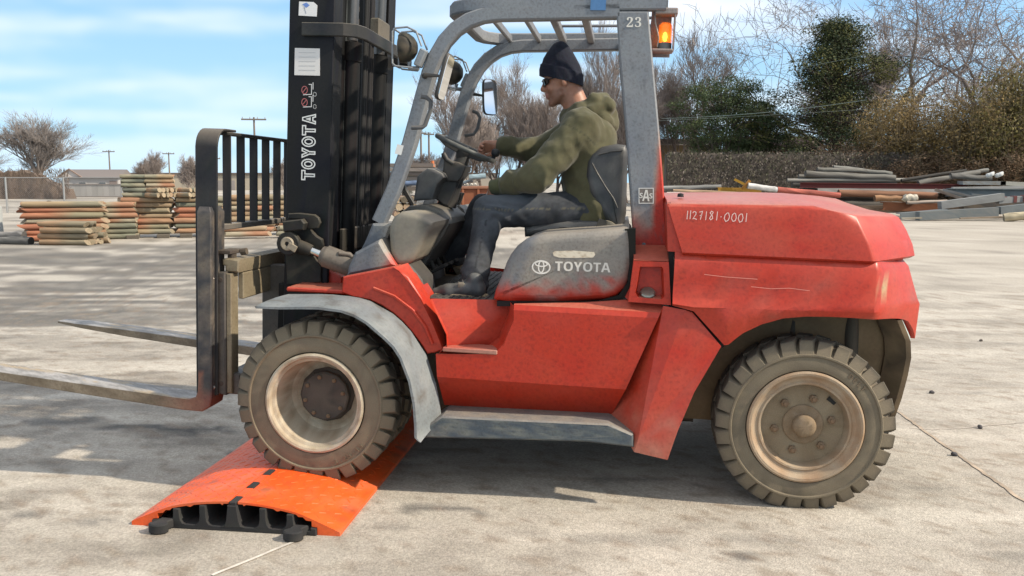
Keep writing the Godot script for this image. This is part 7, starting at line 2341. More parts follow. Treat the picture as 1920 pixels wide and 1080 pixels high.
	beam("yellow_bar", Vector3(9.7, 1.19, -36.0), Vector3(10.0, 1.54, -36.0), 0.10, 0.12, Color(0.38, 0.17, 0.02), "short rusty yellow bar crossing the upright one", "bar", "box", Color(0.22, 0.09, 0.03))
	pole("striped_barrier", Vector3(9.85, 1.36, -35.9), Vector3(11.08, 1.19, -35.9), 0.125, Color(0.62, 0.60, 0.57), "white end of the barrier bar behind the hood", "barrier bar", 0.05, M.rust)
	pole("striped_barrier", Vector3(11.08, 1.19, -35.9), Vector3(13.72, 0.96, -35.9), 0.125, Color(0.40, 0.10, 0.07), "red end of the barrier bar behind the hood", "barrier bar", 0.05, M.rust)
	# seen through the cab: bin, pipes, timber rack
	var bin := thing("scrap_bin", "rust red scrap bin seen between the steering column and the driver's knee", "bin", Transform3D(Basis(Vector3.UP, 0.15), Vector3(-1.55, 0, -26.0)))
	var bw := MB.new()
	bw.box(Vector3(0, 0.68, 0), Vector3(1.9, 1.3, 1.2), 0.02)
	part("shell", bw, M.rust, bin, 30.0, 0.3, dusty(Color(0.22, 0.065, 0.03), Color(0.33, 0.13, 0.06), 0.5))
	for k in 5:
		var rb := MB.new()
		rb.box(Vector3(-0.92 + k * 0.46, 0.68, 0.62), Vector3(0.07, 1.3, 0.06), 0.01)
		part("rib", rb, M.rust, bin, 30.0, 0.3, dusty(Color(0.28, 0.09, 0.04), Color(0.36, 0.16, 0.08), 0.5))
	var tr := MB.new()
	tr.box(Vector3(0, 1.36, 0.62), Vector3(2.0, 0.08, 0.10), 0.01)
	tr.box(Vector3(0, 1.36, -0.62), Vector3(2.0, 0.08, 0.10), 0.01)
	part("rim", tr, M.rust, bin, 30.0, 0.3, dusty(Color(0.27, 0.09, 0.04), Color(0.3, 0.2, 0.15), 0.5))
	for k in 5: pole("foam_roll", [[Vector3(-1.57, 1.4, -25.8), Vector3(-1.46, 1.4, -25.8), Vector3(-1.34, 1.4, -25.8), Vector3(-1.22, 1.4, -25.8), Vector3(-1.1, 1.4, -25.8)]][0][k], [[Vector3(-1.62, 1.43, -26.6), Vector3(-1.5, 1.43, -26.6), Vector3(-1.39, 1.43, -26.6), Vector3(-1.25, 1.43, -26.6), Vector3(-1.14, 1.43, -26.6)]][0][k], 0.055, Color(0.62, 0.57, 0.48), ["cream foam roll, leftmost of five on the bin", "cream foam roll, second from the left on the bin", "cream foam roll in the middle of five on the bin", "cream foam roll, second from the right on the bin", "cream foam roll, rightmost of five on the bin"][k], "foam roll", 0.1)
	pole("plastic_pipe", Vector3(-1.27, 1.65, -25.6), Vector3(-0.78, 1.7, -25.6), 0.085, Color(0.25, 0.33, 0.36), "thick blue grey plastic pipe pointing at the driver's knee", "pipe", 0.02, M.plastic)
	pole("plastic_pipe", Vector3(-1.6, 1.46, -25.8), Vector3(-1.18, 1.57, -25.7), 0.05, Color(0.22, 0.27, 0.28), "thin grey pipe sloping up on the bin", "pipe", 0.02, M.plastic)
	pole("plastic_pipe", Vector3(-3.48, 1.47, -27.0), Vector3(-2.91, 1.49, -27.0), 0.085, Color(0.10, 0.14, 0.22), "dark blue pipe left of the instrument pod", "pipe", 0.02, M.plastic)
	var lay := 0
	for q in [[Vector3(-4.16, 2.0, -28.5), Vector3(-2.56, 2.0, -28.5), 0.9], [Vector3(-4.24, 1.86, -28.5), Vector3(-2.21, 1.86, -28.5), 1], [Vector3(-4.17, 1.72, -28.5), Vector3(-2.12, 1.72, -28.5), 0.9], [Vector3(-4.21, 1.58, -28.5), Vector3(-2.16, 1.58, -28.5), 0.8], [Vector3(-4.21, 1.24, -28.5), Vector3(-2.16, 1.24, -28.5), 0.9], [Vector3(-4.22, 0.96, -28.5), Vector3(-2.16, 0.96, -28.5), 0.9]]:
		beam("timber_plank", q[0], q[1], q[2], 0.12, [Color(0.20, 0.17, 0.155), Color(0.28, 0.245, 0.225), Color(0.18, 0.15, 0.14), Color(0.25, 0.22, 0.2), Color(0.15, 0.13, 0.12), Color(0.2, 0.17, 0.15)][lay], ["topmost grey plank stack behind the steering wheel", "second grey plank stack behind the steering wheel", "third grey plank stack behind the steering wheel", "fourth grey plank stack behind the steering wheel", "fifth grey plank stack behind the instrument pod", "lowest grey plank stack behind the instrument pod"][lay], "plank")
		lay += 1
	var cone := MB.new()
	cone.tube([Vector3(0, 0, 0), Vector3(0, 0.03, 0), Vector3(0, 0.04, 0), Vector3(0, 0.20, 0)], [0.08, 0.08, 0.06, 0.05], 12)
	var co := part("orange_cap", cone, M.orange_plastic, self, 40.0, 0.0, dusty(Color(0.55, 0.14, 0.03), DUST, 0.15))
	co.position = Vector3(-2.6, 2.01, -28.2)
	tag(co, "small orange post cap on the planks above the instrument pod", "post cap")
	# far left: tyres, drums, logs, dumped behind the long low stack
	for k in 3:
		var t := MB.new()
		t.lathe([Vector2(0.19, -0.08), Vector2(0.3, -0.10), Vector2(0.36, -0.07), Vector2(0.36, 0.07), Vector2(0.3, 0.10), Vector2(0.19, 0.08)], 28)
		var o := part("tyre_casing", t, M.rubber, self, 40.0, 0.0, dusty(Color(0.012, 0.012, 0.013), DUST, 0.08))
		var q: Vector3 = [Vector3(-18.7, 0.36, -33.5), Vector3(-18.15, 0.42, -33.6), Vector3(-17.3, 0.36, -33.4)][k]
		o.transform = Transform3D(Basis(Vector3.UP, [0.5, -0.2, 0.2][k]) * Basis(Vector3.RIGHT, [0.1, -0.2, 0.15][k]), q)
		tag(o, ["black scrap tyre, leftmost of three behind the long low stack", "black scrap tyre leaning in the middle of three", "black scrap tyre, rightmost of three behind the long low stack"][k], "tyre")
	for k in 2:
		var t := MB.new()
		t.tube([Vector3(0, 0, 0), Vector3(0, 0.03, 0), Vector3(0, 0.3, 0), Vector3(0, 0.6, 0), Vector3(0, 0.87, 0), Vector3(0, 0.9, 0)], [0.27, 0.29, 0.285, 0.285, 0.29, 0.27], 20)
		var o := part("steel_drum", t, M.dull_paint, self, 40.0, 0.0, dusty([Color(0.42, 0.44, 0.43), Color(0.10, 0.12, 0.115)][k], MUD, 0.25))
		o.position = Vector3(-13.55 - k * 0.45, 0, -22.2 + k * 0.5)
		tag(o, ["pale grey drum at the left edge beside the long low stack", "dark drum behind the pale grey one at the left edge"][k], "drum")
	pole("wooden_pole", Vector3(-13.13, 0.05, -21.2), Vector3(-11.79, 0.09, -20.9), 0.12, Color(0.13, 0.125, 0.115), "dark grey log on the ground left of the small front pile", "log")
	pole("wooden_pole", Vector3(-13.49, 0.15, -21.8), Vector3(-12.35, 0.19, -21.6), 0.11, Color(0.20, 0.19, 0.18), "grey log behind the dark one at the left edge", "log")

func small_things() -> void:
	var n := 0
	for q in [Vector2(3.07, -6.1), Vector2(2.94, -5.21), Vector2(2.5, -4.67), Vector2(4.55, -8.15)]:
		var b := MB.new()
		b.begin()
		flesh([[Vector3(-0.006, 0.008, 0), Vector3(0.008, 0.009, 0.004), 0.013, 0.011], [Vector3(0, 0.012, 0), Vector3(0.004, 0.014, -0.006), 0.010, 0.009]], 0.004, 0.008, b)
		b.end()
		var o := part("stone", b, M.rubber, self, 179.0, 0.0, dusty(Color(0.04, 0.042, 0.055) if n < 3 else Color(0.12, 0.10, 0.085), DUST, 0.15))
		o.position = Vector3(q.x, 0.0, q.y)
		o.rotation.y = n * 1.3
		tag(o, ["small dark stone on the concrete behind the rear wheel, nearest the bumper", "small dark stone right of the ground joint", "tiny dark stone close beside the ground joint", "small brown stone far right of the rear wheel"][n], "stone")
		n += 1

# ------------------------------------------------------------------ trees
class Sapling:
	var wood := MB.new()
	var twigs := MB.new()
	var r := RandomNumberGenerator.new()
	var spread := 0.6
	var up := 0.25
	var wob := 0.22
	var shrink := 0.72
	var kids := 3
	var fine := 0.009
	var levels := 5
	var limb_color := Color(0.12, 0.10, 0.085)
	var twig_color := Color(0.16, 0.125, 0.105)

	func limb(p: Vector3, d: Vector3, l: float, rad: float, level: int) -> void:
		var last := level >= levels
		var seg := 5 if level < 2 else 4 if level < 4 else 2
		var path := [p]
		var rr := [rad]
		var q := p
		var e := d
		for i in seg:
			e = (e + Vector3(r.randf_range(-1, 1), r.randf_range(-0.7, 0.9) + up * 0.4, r.randf_range(-1, 1)) * wob).normalized()
			q += e * (l / seg)
			path.append(q)
			rr.append(lerpf(rad, maxf(rad * 0.58, fine * 0.7), (i + 1.0) / seg))
		var mb := wood if level < 3 else twigs
		mb.col = limb_color if level < 3 else twig_color
		mb.tube(path, rr, 7 if level < 2 else 5 if level < 3 else 3, false)
		if last: return
		var n := kids + (1 if r.randf() < 0.5 else 0)
		for k in n:
			var t := 1.0 if k == 0 else r.randf_range(0.3, 0.95)
			var f := t * seg
			var i := mini(int(f), seg - 1)
			var at: Vector3 = path[i].lerp(path[i + 1], f - i)
			var dir: Vector3 = (path[i + 1] - path[i]).normalized()
			var side := dir.cross(Vector3(r.randf_range(-1, 1), r.randf_range(-1, 1), r.randf_range(-1, 1)).normalized()).normalized()
			var ang := spread * r.randf_range(0.55, 1.25) * (0.5 if k == 0 else 1.0)
			var nd := (dir * cos(ang) + side * sin(ang) + Vector3.UP * up * 0.35).normalized()
			limb(at, nd, l * shrink * r.randf_range(0.75, 1.15), maxf(lerpf(rad, rr[i + 1], 0.7) * (0.78 if k == 0 else 0.58), fine), level + 1)

func bare_tree(sd: int, height: float, rad: float, trunk_lean: Vector3, setup: Dictionary) -> Node3D:
	var t := Sapling.new()
	t.r.seed = sd
	for k in setup: t.set(k, setup[k])
	t.limb(Vector3.ZERO, (Vector3.UP + trunk_lean).normalized(), height * 0.34, rad, 0)
	if setup.has("trunk_color"): pass
	var o := Node3D.new()
	o.name = "bare_tree"
	part("trunk", t.wood, M.bark, o, 60.0)
	part("crown", t.twigs, M.bark, o, 60.0)
	return o

func plant(o: Node3D, called: String, at: Vector3, turn: float, scale_: Vector3, label: String, category: String, group := "") -> Node3D:
	o.name = called
	o.transform = Transform3D(Basis(Vector3.UP, turn) * Basis.from_scale(scale_), at)
	add_child(o, true)
	tag(o, label, category, group)
	return o

# foliage: leaf sprays scattered in clumps, more at the outside of each clump
func sprays(mb: MB, r: RandomNumberGenerator, c: Vector3, rad: Vector3, count: int, size: float, a: Color, b: Color, droop := 0.0) -> void:
	for k in count:
		var d := Vector3(r.randfn(), r.randfn(), r.randfn()).normalized() * pow(r.randf(), 0.45)
		var p := c + d * rad
		var n := (d + Vector3(r.randf_range(-1, 1), r.randf_range(-0.6, 1.0), r.randf_range(-1, 1))).normalized()
		var u := n.cross(Vector3(r.randf_range(-1, 1), r.randf_range(-1, 1), r.randf_range(-1, 1))).normalized()
		var v := n.cross(u)
		var s := size * r.randf_range(0.6, 1.3)
		var col := a.lerp(b, r.randf())
		mb.col = col
		mb.tri(p - u * s * 0.35 - v * s * 0.3, p + u * s * 0.35 - v * s * 0.2, p + v * s * 0.9 - Vector3.UP * droop * s)
		mb.tri(p + u * s * 0.5 + v * s * 0.1, p + u * s * 0.1 + v * s * 0.5, p - u * s * 0.7 + v * s * 0.2 + n * s * 0.3)

func trees() -> void:
	var reddish := Color(0.245, 0.20, 0.178)
	# big bare trees at the right, behind the hedge
	var t1 := bare_tree(3, 15.0, 0.34, Vector3(-0.1, 0, 0.1), {"spread": 0.92, "up": 0.02, "wob": 0.36, "shrink": 0.80, "kids": 2, "levels": 8, "fine": 0.013, "limb_color": Color(0.27, 0.225, 0.19), "twig_color": Color(0.27, 0.22, 0.195)})
	var t2 := bare_tree(8, 13.0, 0.30, Vector3(0.25, 0, 0), {"spread": 0.95, "up": -0.02, "wob": 0.40, "shrink": 0.80, "kids": 2, "levels": 8, "fine": 0.013, "limb_color": Color(0.13, 0.105, 0.09), "twig_color": Color(0.23, 0.185, 0.165)})
	var t3 := bare_tree(17, 9.0, 0.15, Vector3(0, 0, 0), {"spread": 0.52, "up": 0.45, "wob": 0.18, "shrink": 0.72, "kids": 4, "levels": 6, "fine": 0.008, "limb_color": Color(0.17, 0.13, 0.11), "twig_color": reddish})
	var t4 := bare_tree(29, 8.0, 0.11, Vector3(0.1, 0, 0), {"spread": 0.45, "up": 0.6, "wob": 0.2, "shrink": 0.74, "kids": 4, "levels": 6, "fine": 0.008, "limb_color": Color(0.17, 0.13, 0.11), "twig_color": Color(0.265, 0.22, 0.197)})
	var t5 := bare_tree(41, 8.5, 0.30, Vector3(0, 0, 0), {"spread": 0.58, "up": 0.42, "wob": 0.10, "shrink": 0.76, "kids": 4, "levels": 6, "fine": 0.010, "limb_color": Color(0.20, 0.18, 0.165), "twig_color": Color(0.25, 0.22, 0.205)})
	plant(t1, "bare_tree", Vector3(23.5, 0, -58), 0.4, Vector3(1.15, 1.05, 1.15), "tall bare tree with long pale limbs reaching left over the cedar", "tree", "bare trees behind the hedge")
	plant(t2, "bare_tree", Vector3(28.0, 0, -54), 0.0, Vector3.ONE * 1.15, "bare tree with a dark leaning trunk right of the cedar", "tree", "bare trees behind the hedge")
	var list := [[t1, 33.5, -60.0, 2.3, 1.15, "tall bare tree with a pale trunk near the right edge"], [t2, 37.0, -55.0, 2.6, 1.1, "low spreading bare tree with dark limbs at the right edge"], [t1, 40.5, -63.0, 4.4, 1.2, "tall bare tree mostly beyond the right edge"], [t2, 30.5, -66.0, 4.0, 1.25, "bare tree seen through the others at the upper right"], [t3, 12.5, -62.0, 0.7, 1.25, "slender bare tree just right of the rear post"], [t3, 10.0, -66.0, 2.7, 1.1, "slender bare tree half hidden by the rear post"], [t3, 26.0, -64.0, 1.7, 1.4, "bare tree rising behind the cedar top"]]
	for q in list:
		plant(q[0].duplicate(), "bare_tree", Vector3(q[1], 0, q[2]), q[3], Vector3.ONE * q[4], q[5], "tree", "bare trees behind the hedge")
	# reddish winter thicket behind the cab
	plant(t3, "bare_tree", Vector3(7.3, 0, -57), 0.0, Vector3(1.0, 0.98, 1.0), "bare reddish tree behind the driver's back, right of the hood of his sweatshirt", "tree", "winter thicket behind the cab")
	plant(t4, "bare_tree", Vector3(-3.2, 0, -57), 0.0, Vector3(1.0, 0.85, 1.0), "bare reddish tree seen beside the far mirror", "tree", "winter thicket behind the cab")
	var r := RandomNumberGenerator.new()
	r.seed = 5
	var k := 0
	for x in [-5.6, -4.4, -2.1, -1.2, -0.2, 0.9, 2.2, 3.5, 4.8, 6.2, 8.3, 9.2, -7.0]:
		var hgt := 0.98 + 0.12 * sin(x * 1.3) + r.randf_range(-0.08, 0.1)
		if x < -5.0: hgt = 0.52
		if x > 5.5: hgt += 0.12
		var o := (t3 if k % 2 else t4).duplicate()
		plant(o, "bare_tree", Vector3(x, 0, -58 - r.randf_range(0, 9)), r.randf() * 6.0, Vector3(0.95, hgt, 0.95), "bare reddish tree, %s from the left in the thicket seen through the cab" % ["second", "third", "fourth", "fifth", "sixth", "seventh", "eighth", "ninth", "tenth", "eleventh", "twelfth", "thirteenth", "first"][k], "tree", "winter thicket seen through the cab")
		k += 1
	# far left
	plant(t5, "bare_tree", Vector3(-49.3, -0.3, -90), 1.7, Vector3(1.45, 0.95, 1.45), "round bare tree with a dense dome of twigs at the far left", "tree")
	var o2 := t5.duplicate()
	plant(o2, "bare_tree", Vector3(-57.5, -0.3, -92), 2.0, Vector3(1.0, 0.7, 1.0), "smaller bare tree cut by the left edge beside the round one", "tree")
	var far_labels := ["thin bare tree above the pale warehouse, leftmost", "thin bare tree above the warehouse roof, second from the left", "thin bare tree above the warehouse left of the backrest", "bare tree behind the left side plate of the backrest", "thin bare tree seen between the backrest bars", "bare tree far behind the front post"]
	var n := 0
	for q in [[-41.0, -95.0, 0.44], [-38.5, -92.0, 0.5], [-35.0, -94.0, 0.46], [-32.0, -88.0, 0.42], [-24.5, -92.0, 0.42], [-11.5, -90.0, 0.45]]:
		plant(t4.duplicate(), "bare_tree", Vector3(q[0], -0.3, q[1]), n * 1.1, Vector3(0.7, q[2] * 1.5, 0.7), far_labels[n], "tree", "bare trees by the warehouse")
		n += 1

	# evergreens: the dark cedar and the looser green tree beside it
	r.seed = 61
	var cedar := Node3D.new()
	var trunk := MB.new()
	trunk.col = Color(0.07, 0.05, 0.04)
	trunk.tube([Vector3(0, 0, 0), Vector3(0.1, 3, 0), Vector3(0, 7, 0.1), Vector3(-0.1, 10.5, 0)], [0.26, 0.2, 0.12, 0.04], 8)
	var crown := MB.new()
	for i in 470:
		var h := pow(r.randf(), 0.85)
		var y := 1.3 + h * 9.4
		var w := 3.5 * (1.0 - pow(h, 1.7)) * (0.8 + 0.2 * sin(y * 2.6)) + 0.45
		var a := r.randf() * TAU
		var rad := w * pow(r.randf(), 0.4)
		var lump := 1.0 + 0.42 * sin(a * 3.0 + y * 0.9)
		var c := Vector3(cos(a) * rad * lump, y + rad * 0.16, sin(a) * rad * lump * 0.9)
		var tone := r.randf()
		var ca := Color(0.016, 0.030, 0.010).lerp(Color(0.085, 0.078, 0.016), tone * tone)
		sprays(crown, r, c, Vector3(0.66, 0.46, 0.66), 80, 0.085, ca * 0.7, ca * 1.7)
		if i % 4 == 0:
			var far := c * Vector3(1.28, 1.0, 1.28) + Vector3(0, r.randf_range(0.1, 0.7), 0)
			sprays(crown, r, far, Vector3(0.42, 0.25, 0.42), 34, 0.08, ca * 0.7, ca * 1.7)
			trunk.tube([c, far], [0.02, 0.008], 3, false)
		trunk.tube([Vector3(0, y - 0.6, 0), c], [0.035, 0.012], 4, false)
	part("trunk", trunk, M.bark, cedar, 60.0)
	part("crown", crown, M.leaf, cedar, 0.0)
	plant(cedar, "cedar_tree", Vector3(19.4, 0, -52), 0.0, Vector3(1.42, 1.0, 1.15), "tall dark green cedar rising behind the hedge", "tree")
	var loose := Node3D.new()
	var tk := MB.new()
	tk.col = Color(0.08, 0.065, 0.05)
	for i in 5: tk.tube([Vector3(r.randf_range(-0.3, 0.3), 0, 0), Vector3(-1.2 + i * 0.7, 2.6, 0.2), Vector3(-2.0 + i * 1.1, 5.2, r.randf_range(-0.5, 0.5))], [0.13, 0.09, 0.03], 6)
	var cr := MB.new()
	for i in 330:
		var a := r.randf() * TAU
		var y := 2.0 + 5.0 * pow(r.randf(), 0.75)
		var w := (3.3 if y > 4.0 else 2.4) * (1.0 - 0.55 * smoothstep(5.6, 7.4, y))
		var rad := w * pow(r.randf(), 0.5)
		var c := Vector3(cos(a) * rad, y + 0.3 * sin(a * 2.0), sin(a) * rad * 0.8)
		var ca := Color(0.022, 0.042, 0.014).lerp(Color(0.060, 0.075, 0.024), r.randf())
		sprays(cr, r, c, Vector3(0.60, 0.30, 0.60), 70, 0.085, ca * 0.75, ca * 1.6)
		if i % 3 == 0: tk.tube([Vector3(c.x * 0.4, y - 1.0, c.z * 0.4), c], [0.03, 0.012], 4, false)
	part("trunk", tk, M.bark, loose, 60.0)
	part("crown", cr, M.leaf, loose, 0.0)
	plant(loose, "evergreen_tree", Vector3(13.1, 0, -54), 0.0, Vector3(1.0, 1.08, 1.0), "loose rounded green tree between the rear post and the cedar", "tree")
	for q in [[14.9, -56.5, 0.95, "green tree just behind the loose rounded one, left of the cedar"], [16.2, -55.0, 0.78, "low dark evergreen filling the gap between the two green trees"], [-7.6, -60.0, 0.36, "small dark evergreen bush left of the steering wheel"], [-4.9, -62.0, 0.3, "low dark bush behind the front post"]]:
		plant(loose.duplicate(), "evergreen_tree", Vector3(q[0], 0, q[1]), 2.2, Vector3(q[2] * 1.1, q[2], q[2] * 1.1), q[3], "tree")

	# vine-grown fence along the back of the yard: wire core, stems and dry leaves
	var hedge := Node3D.new()
	var core := MB.new()
	var rows := []
	var m := FastNoiseLite.new()
	m.seed = 3
	m.frequency = 0.9
	for i in 150:
		var x := 5.0 + i * 0.30
		var ring := []
		for s in [[0.30, 0.0], [0.42, 0.6], [0.38, 1.5], [0.33, 2.5], [0.18, 3.0], [-0.18, 3.0], [-0.33, 2.4], [-0.4, 0.0]]:
			var b := 1.0 + 0.7 * m.get_noise_3d(x, s[1] * 1.4, s[0] * 3.0)
			ring.append(Vector3(x, s[1] * (0.97 + 0.07 * m.get_noise_2d(x * 0.6, 7.0)) + (0.12 * m.get_noise_2d(x * 1.7, 1.0) if s[1] > 2.0 else 0.0), s[0] * b))
		rows.append(ring)
	core.loft(rows)
	core.col = Color(0.06, 0.05, 0.042)
	part("vine_mass", core, M.leaf, hedge, 60.0, 0.0, func(p: Vector3, nn: Vector3, _c: Color) -> Color: return Color(0.035, 0.028, 0.022).lerp(Color(0.085, 0.065, 0.05), clampf(0.5 + m.get_noise_3dv(p * 3.0), 0, 1)))
	var lv := MB.new()
	for i in 26000:
		var x := 5.0 + r.randf() * 44.8
		var y := 3.05 * pow(r.randf(), 0.8)
		var z := 0.36 + r.randf_range(-0.06, 0.22) - 0.1 * maxf(0.0, y - 2.4)
		var a := r.randf_range(-0.8, 0.8)
		var s := r.randf_range(0.05, 0.13)
		lv.col = Color(0.045, 0.036, 0.028).lerp([Color(0.14, 0.115, 0.085), Color(0.10, 0.10, 0.055), Color(0.16, 0.13, 0.11)][i % 3], pow(r.randf(), 1.6))
		var p := Vector3(x, y, z)
		if i % 3 == 0:
			lv.tri(p, p + Vector3(0.012, 0, 0), p + Vector3(a * s * 4.0, -s * 5.0, r.randf_range(-0.05, 0.08)))
		else:
			lv.tri(p, p + Vector3(s, a * s, r.randf_range(-0.05, 0.05)), p + Vector3(s * 0.4, -s, r.randf_range(-0.05, 0.05)))
	for i in 1600:
		var x := 5.0 + r.randf() * 44.8
		lv.col = Color(0.10, 0.085, 0.07)
		var p := Vector3(x, 2.8, r.randf_range(-0.2, 0.3))
		lv.tri(p, p + Vector3(0.02, 0, 0), p + Vector3(r.randf_range(-0.3, 0.3), r.randf_range(0.15, 0.5), r.randf_range(-0.2, 0.2)))
	tag(part("vines", lv, M.leaf, hedge, 0.0), "", "", "", "stuff")
	plant(hedge, "vine_fence", Vector3(3.0, 0, -45), 0.0, Vector3.ONE, "long fence overgrown with dry brown vines across the back of the yard", "fence")

	# olive and brown brush in front of it on the right
	var shapes := []
	for kind in 3:
		var b := Node3D.new()
		var st := MB.new()
		var lf := MB.new()
		for i in 230:
			var a := r.randf() * TAU
			var reach := r.randf_range(0.2, 1.5)
			var top := r.randf_range(2.2, 5.6) * (1.0 - 0.12 * reach)
			var p0 := Vector3(cos(a) * reach * 0.5, 0, sin(a) * reach * 0.5)
			var p1 := p0 + Vector3(cos(a) * reach * 0.4, top * 0.5, sin(a) * reach * 0.4)
			var p2 := p1 + Vector3(cos(a) * reach * 0.8 + r.randf_range(-0.4, 0.4), top * 0.5, sin(a) * reach * 0.6)
			st.col = Color(0.13, 0.095, 0.06).lerp(Color(0.20, 0.16, 0.10), r.randf())
			st.tube([p0, p1, p2], [0.022, 0.014, 0.006], 3, false)
			for j in 4:
				var t := r.randf_range(0.25, 1.0)
				var c := p1.lerp(p2, t) if r.randf() < 0.7 else p0.lerp(p1, t)
				var ca: Color = [Color(0.11, 0.09, 0.025), Color(0.17, 0.115, 0.042), Color(0.11, 0.065, 0.035)][kind]
				if c.y < 1.8: ca = ca.lerp(Color(0.075, 0.055, 0.04), 0.7)
				sprays(lf, r, c, Vector3(0.5, 0.6, 0.5), 30, 0.08, ca * 0.7, ca * 1.8)
				for w in 3:
					var e := c + Vector3(r.randf_range(-0.5, 0.5), r.randf_range(-0.2, 0.7), r.randf_range(-0.5, 0.5))
					st.tube([c, e], [0.007, 0.004], 3, false)
		part("stems", st, M.bark, b, 60.0)
		part("foliage", lf, M.leaf, b, 0.0)
		shapes.append(b)
	var spots := [[22.0, -43.6, 0.62, 2], [23.6, -43.9, 0.95, 1], [25.0, -43.2, 1.12, 0], [26.6, -43.8, 1.22, 1], [28.2, -43.4, 1.28, 0], [29.8, -43.9, 1.30, 1], [31.3, -43.2, 1.22, 0], [24.3, -42.3, 0.62, 2], [26.0, -42.2, 0.75, 2], [27.8, -42.0, 0.8, 2], [29.5, -42.1, 0.82, 1], [31.0, -41.9, 0.9, 2], [33.0, -43.0, 1.3, 1], [20.4, -44.0, 0.5, 2], [21.2, -46.6, 1.0, 1], [18.9, -46.8, 0.72, 2]]
	var bl := ["small brown bush at the left end of the brush", "tan bush right of the cedar", "olive bush, tallest at the left of the brush", "tan bush in the middle of the tall brush", "olive bush in the middle of the tall brush", "tan bush right of the middle of the brush", "olive bush close to the right edge", "low brown bush before the left end of the brush", "low brown bush behind the scrap heap", "low brown bush under the tall olive brush", "low tan bush at the right behind the white rags", "low dark bush at the right edge", "tall tan bush cut by the right edge", "low brown bush hanging over the vine fence", "pale brown vine tangle climbing beside the cedar", "brown scrub just right of the cedar's foot"]
	for i in spots.size():
		var q: Array = spots[i]
		var b: Node3D = shapes[q[3]] if shapes[q[3]].get_parent() == null else shapes[q[3]].duplicate()
		plant(b, "brush_bush", Vector3(q[0], 0, q[1]), i * 1.9, Vector3(1.15, q[2] * (1.22 if q[2] > 0.9 else 1.0), 1.15), bl[i], "bush", "brush along the right side")

# ------------------------------------------------------------------ buildings, poles, wires and fences far off
func slab(called: String, at: Vector3, size: Vector3, c: Color, parent: Node, m: Material = null, turn := Basis()) -> MeshInstance3D:
	var b := MB.new()
	b.box(at, size, 0.0, turn)
	return part(called, b, m if m else M.wall, parent, 30.0, 0.0, dusty(c, c * 0.7, 0.4, 0.15))

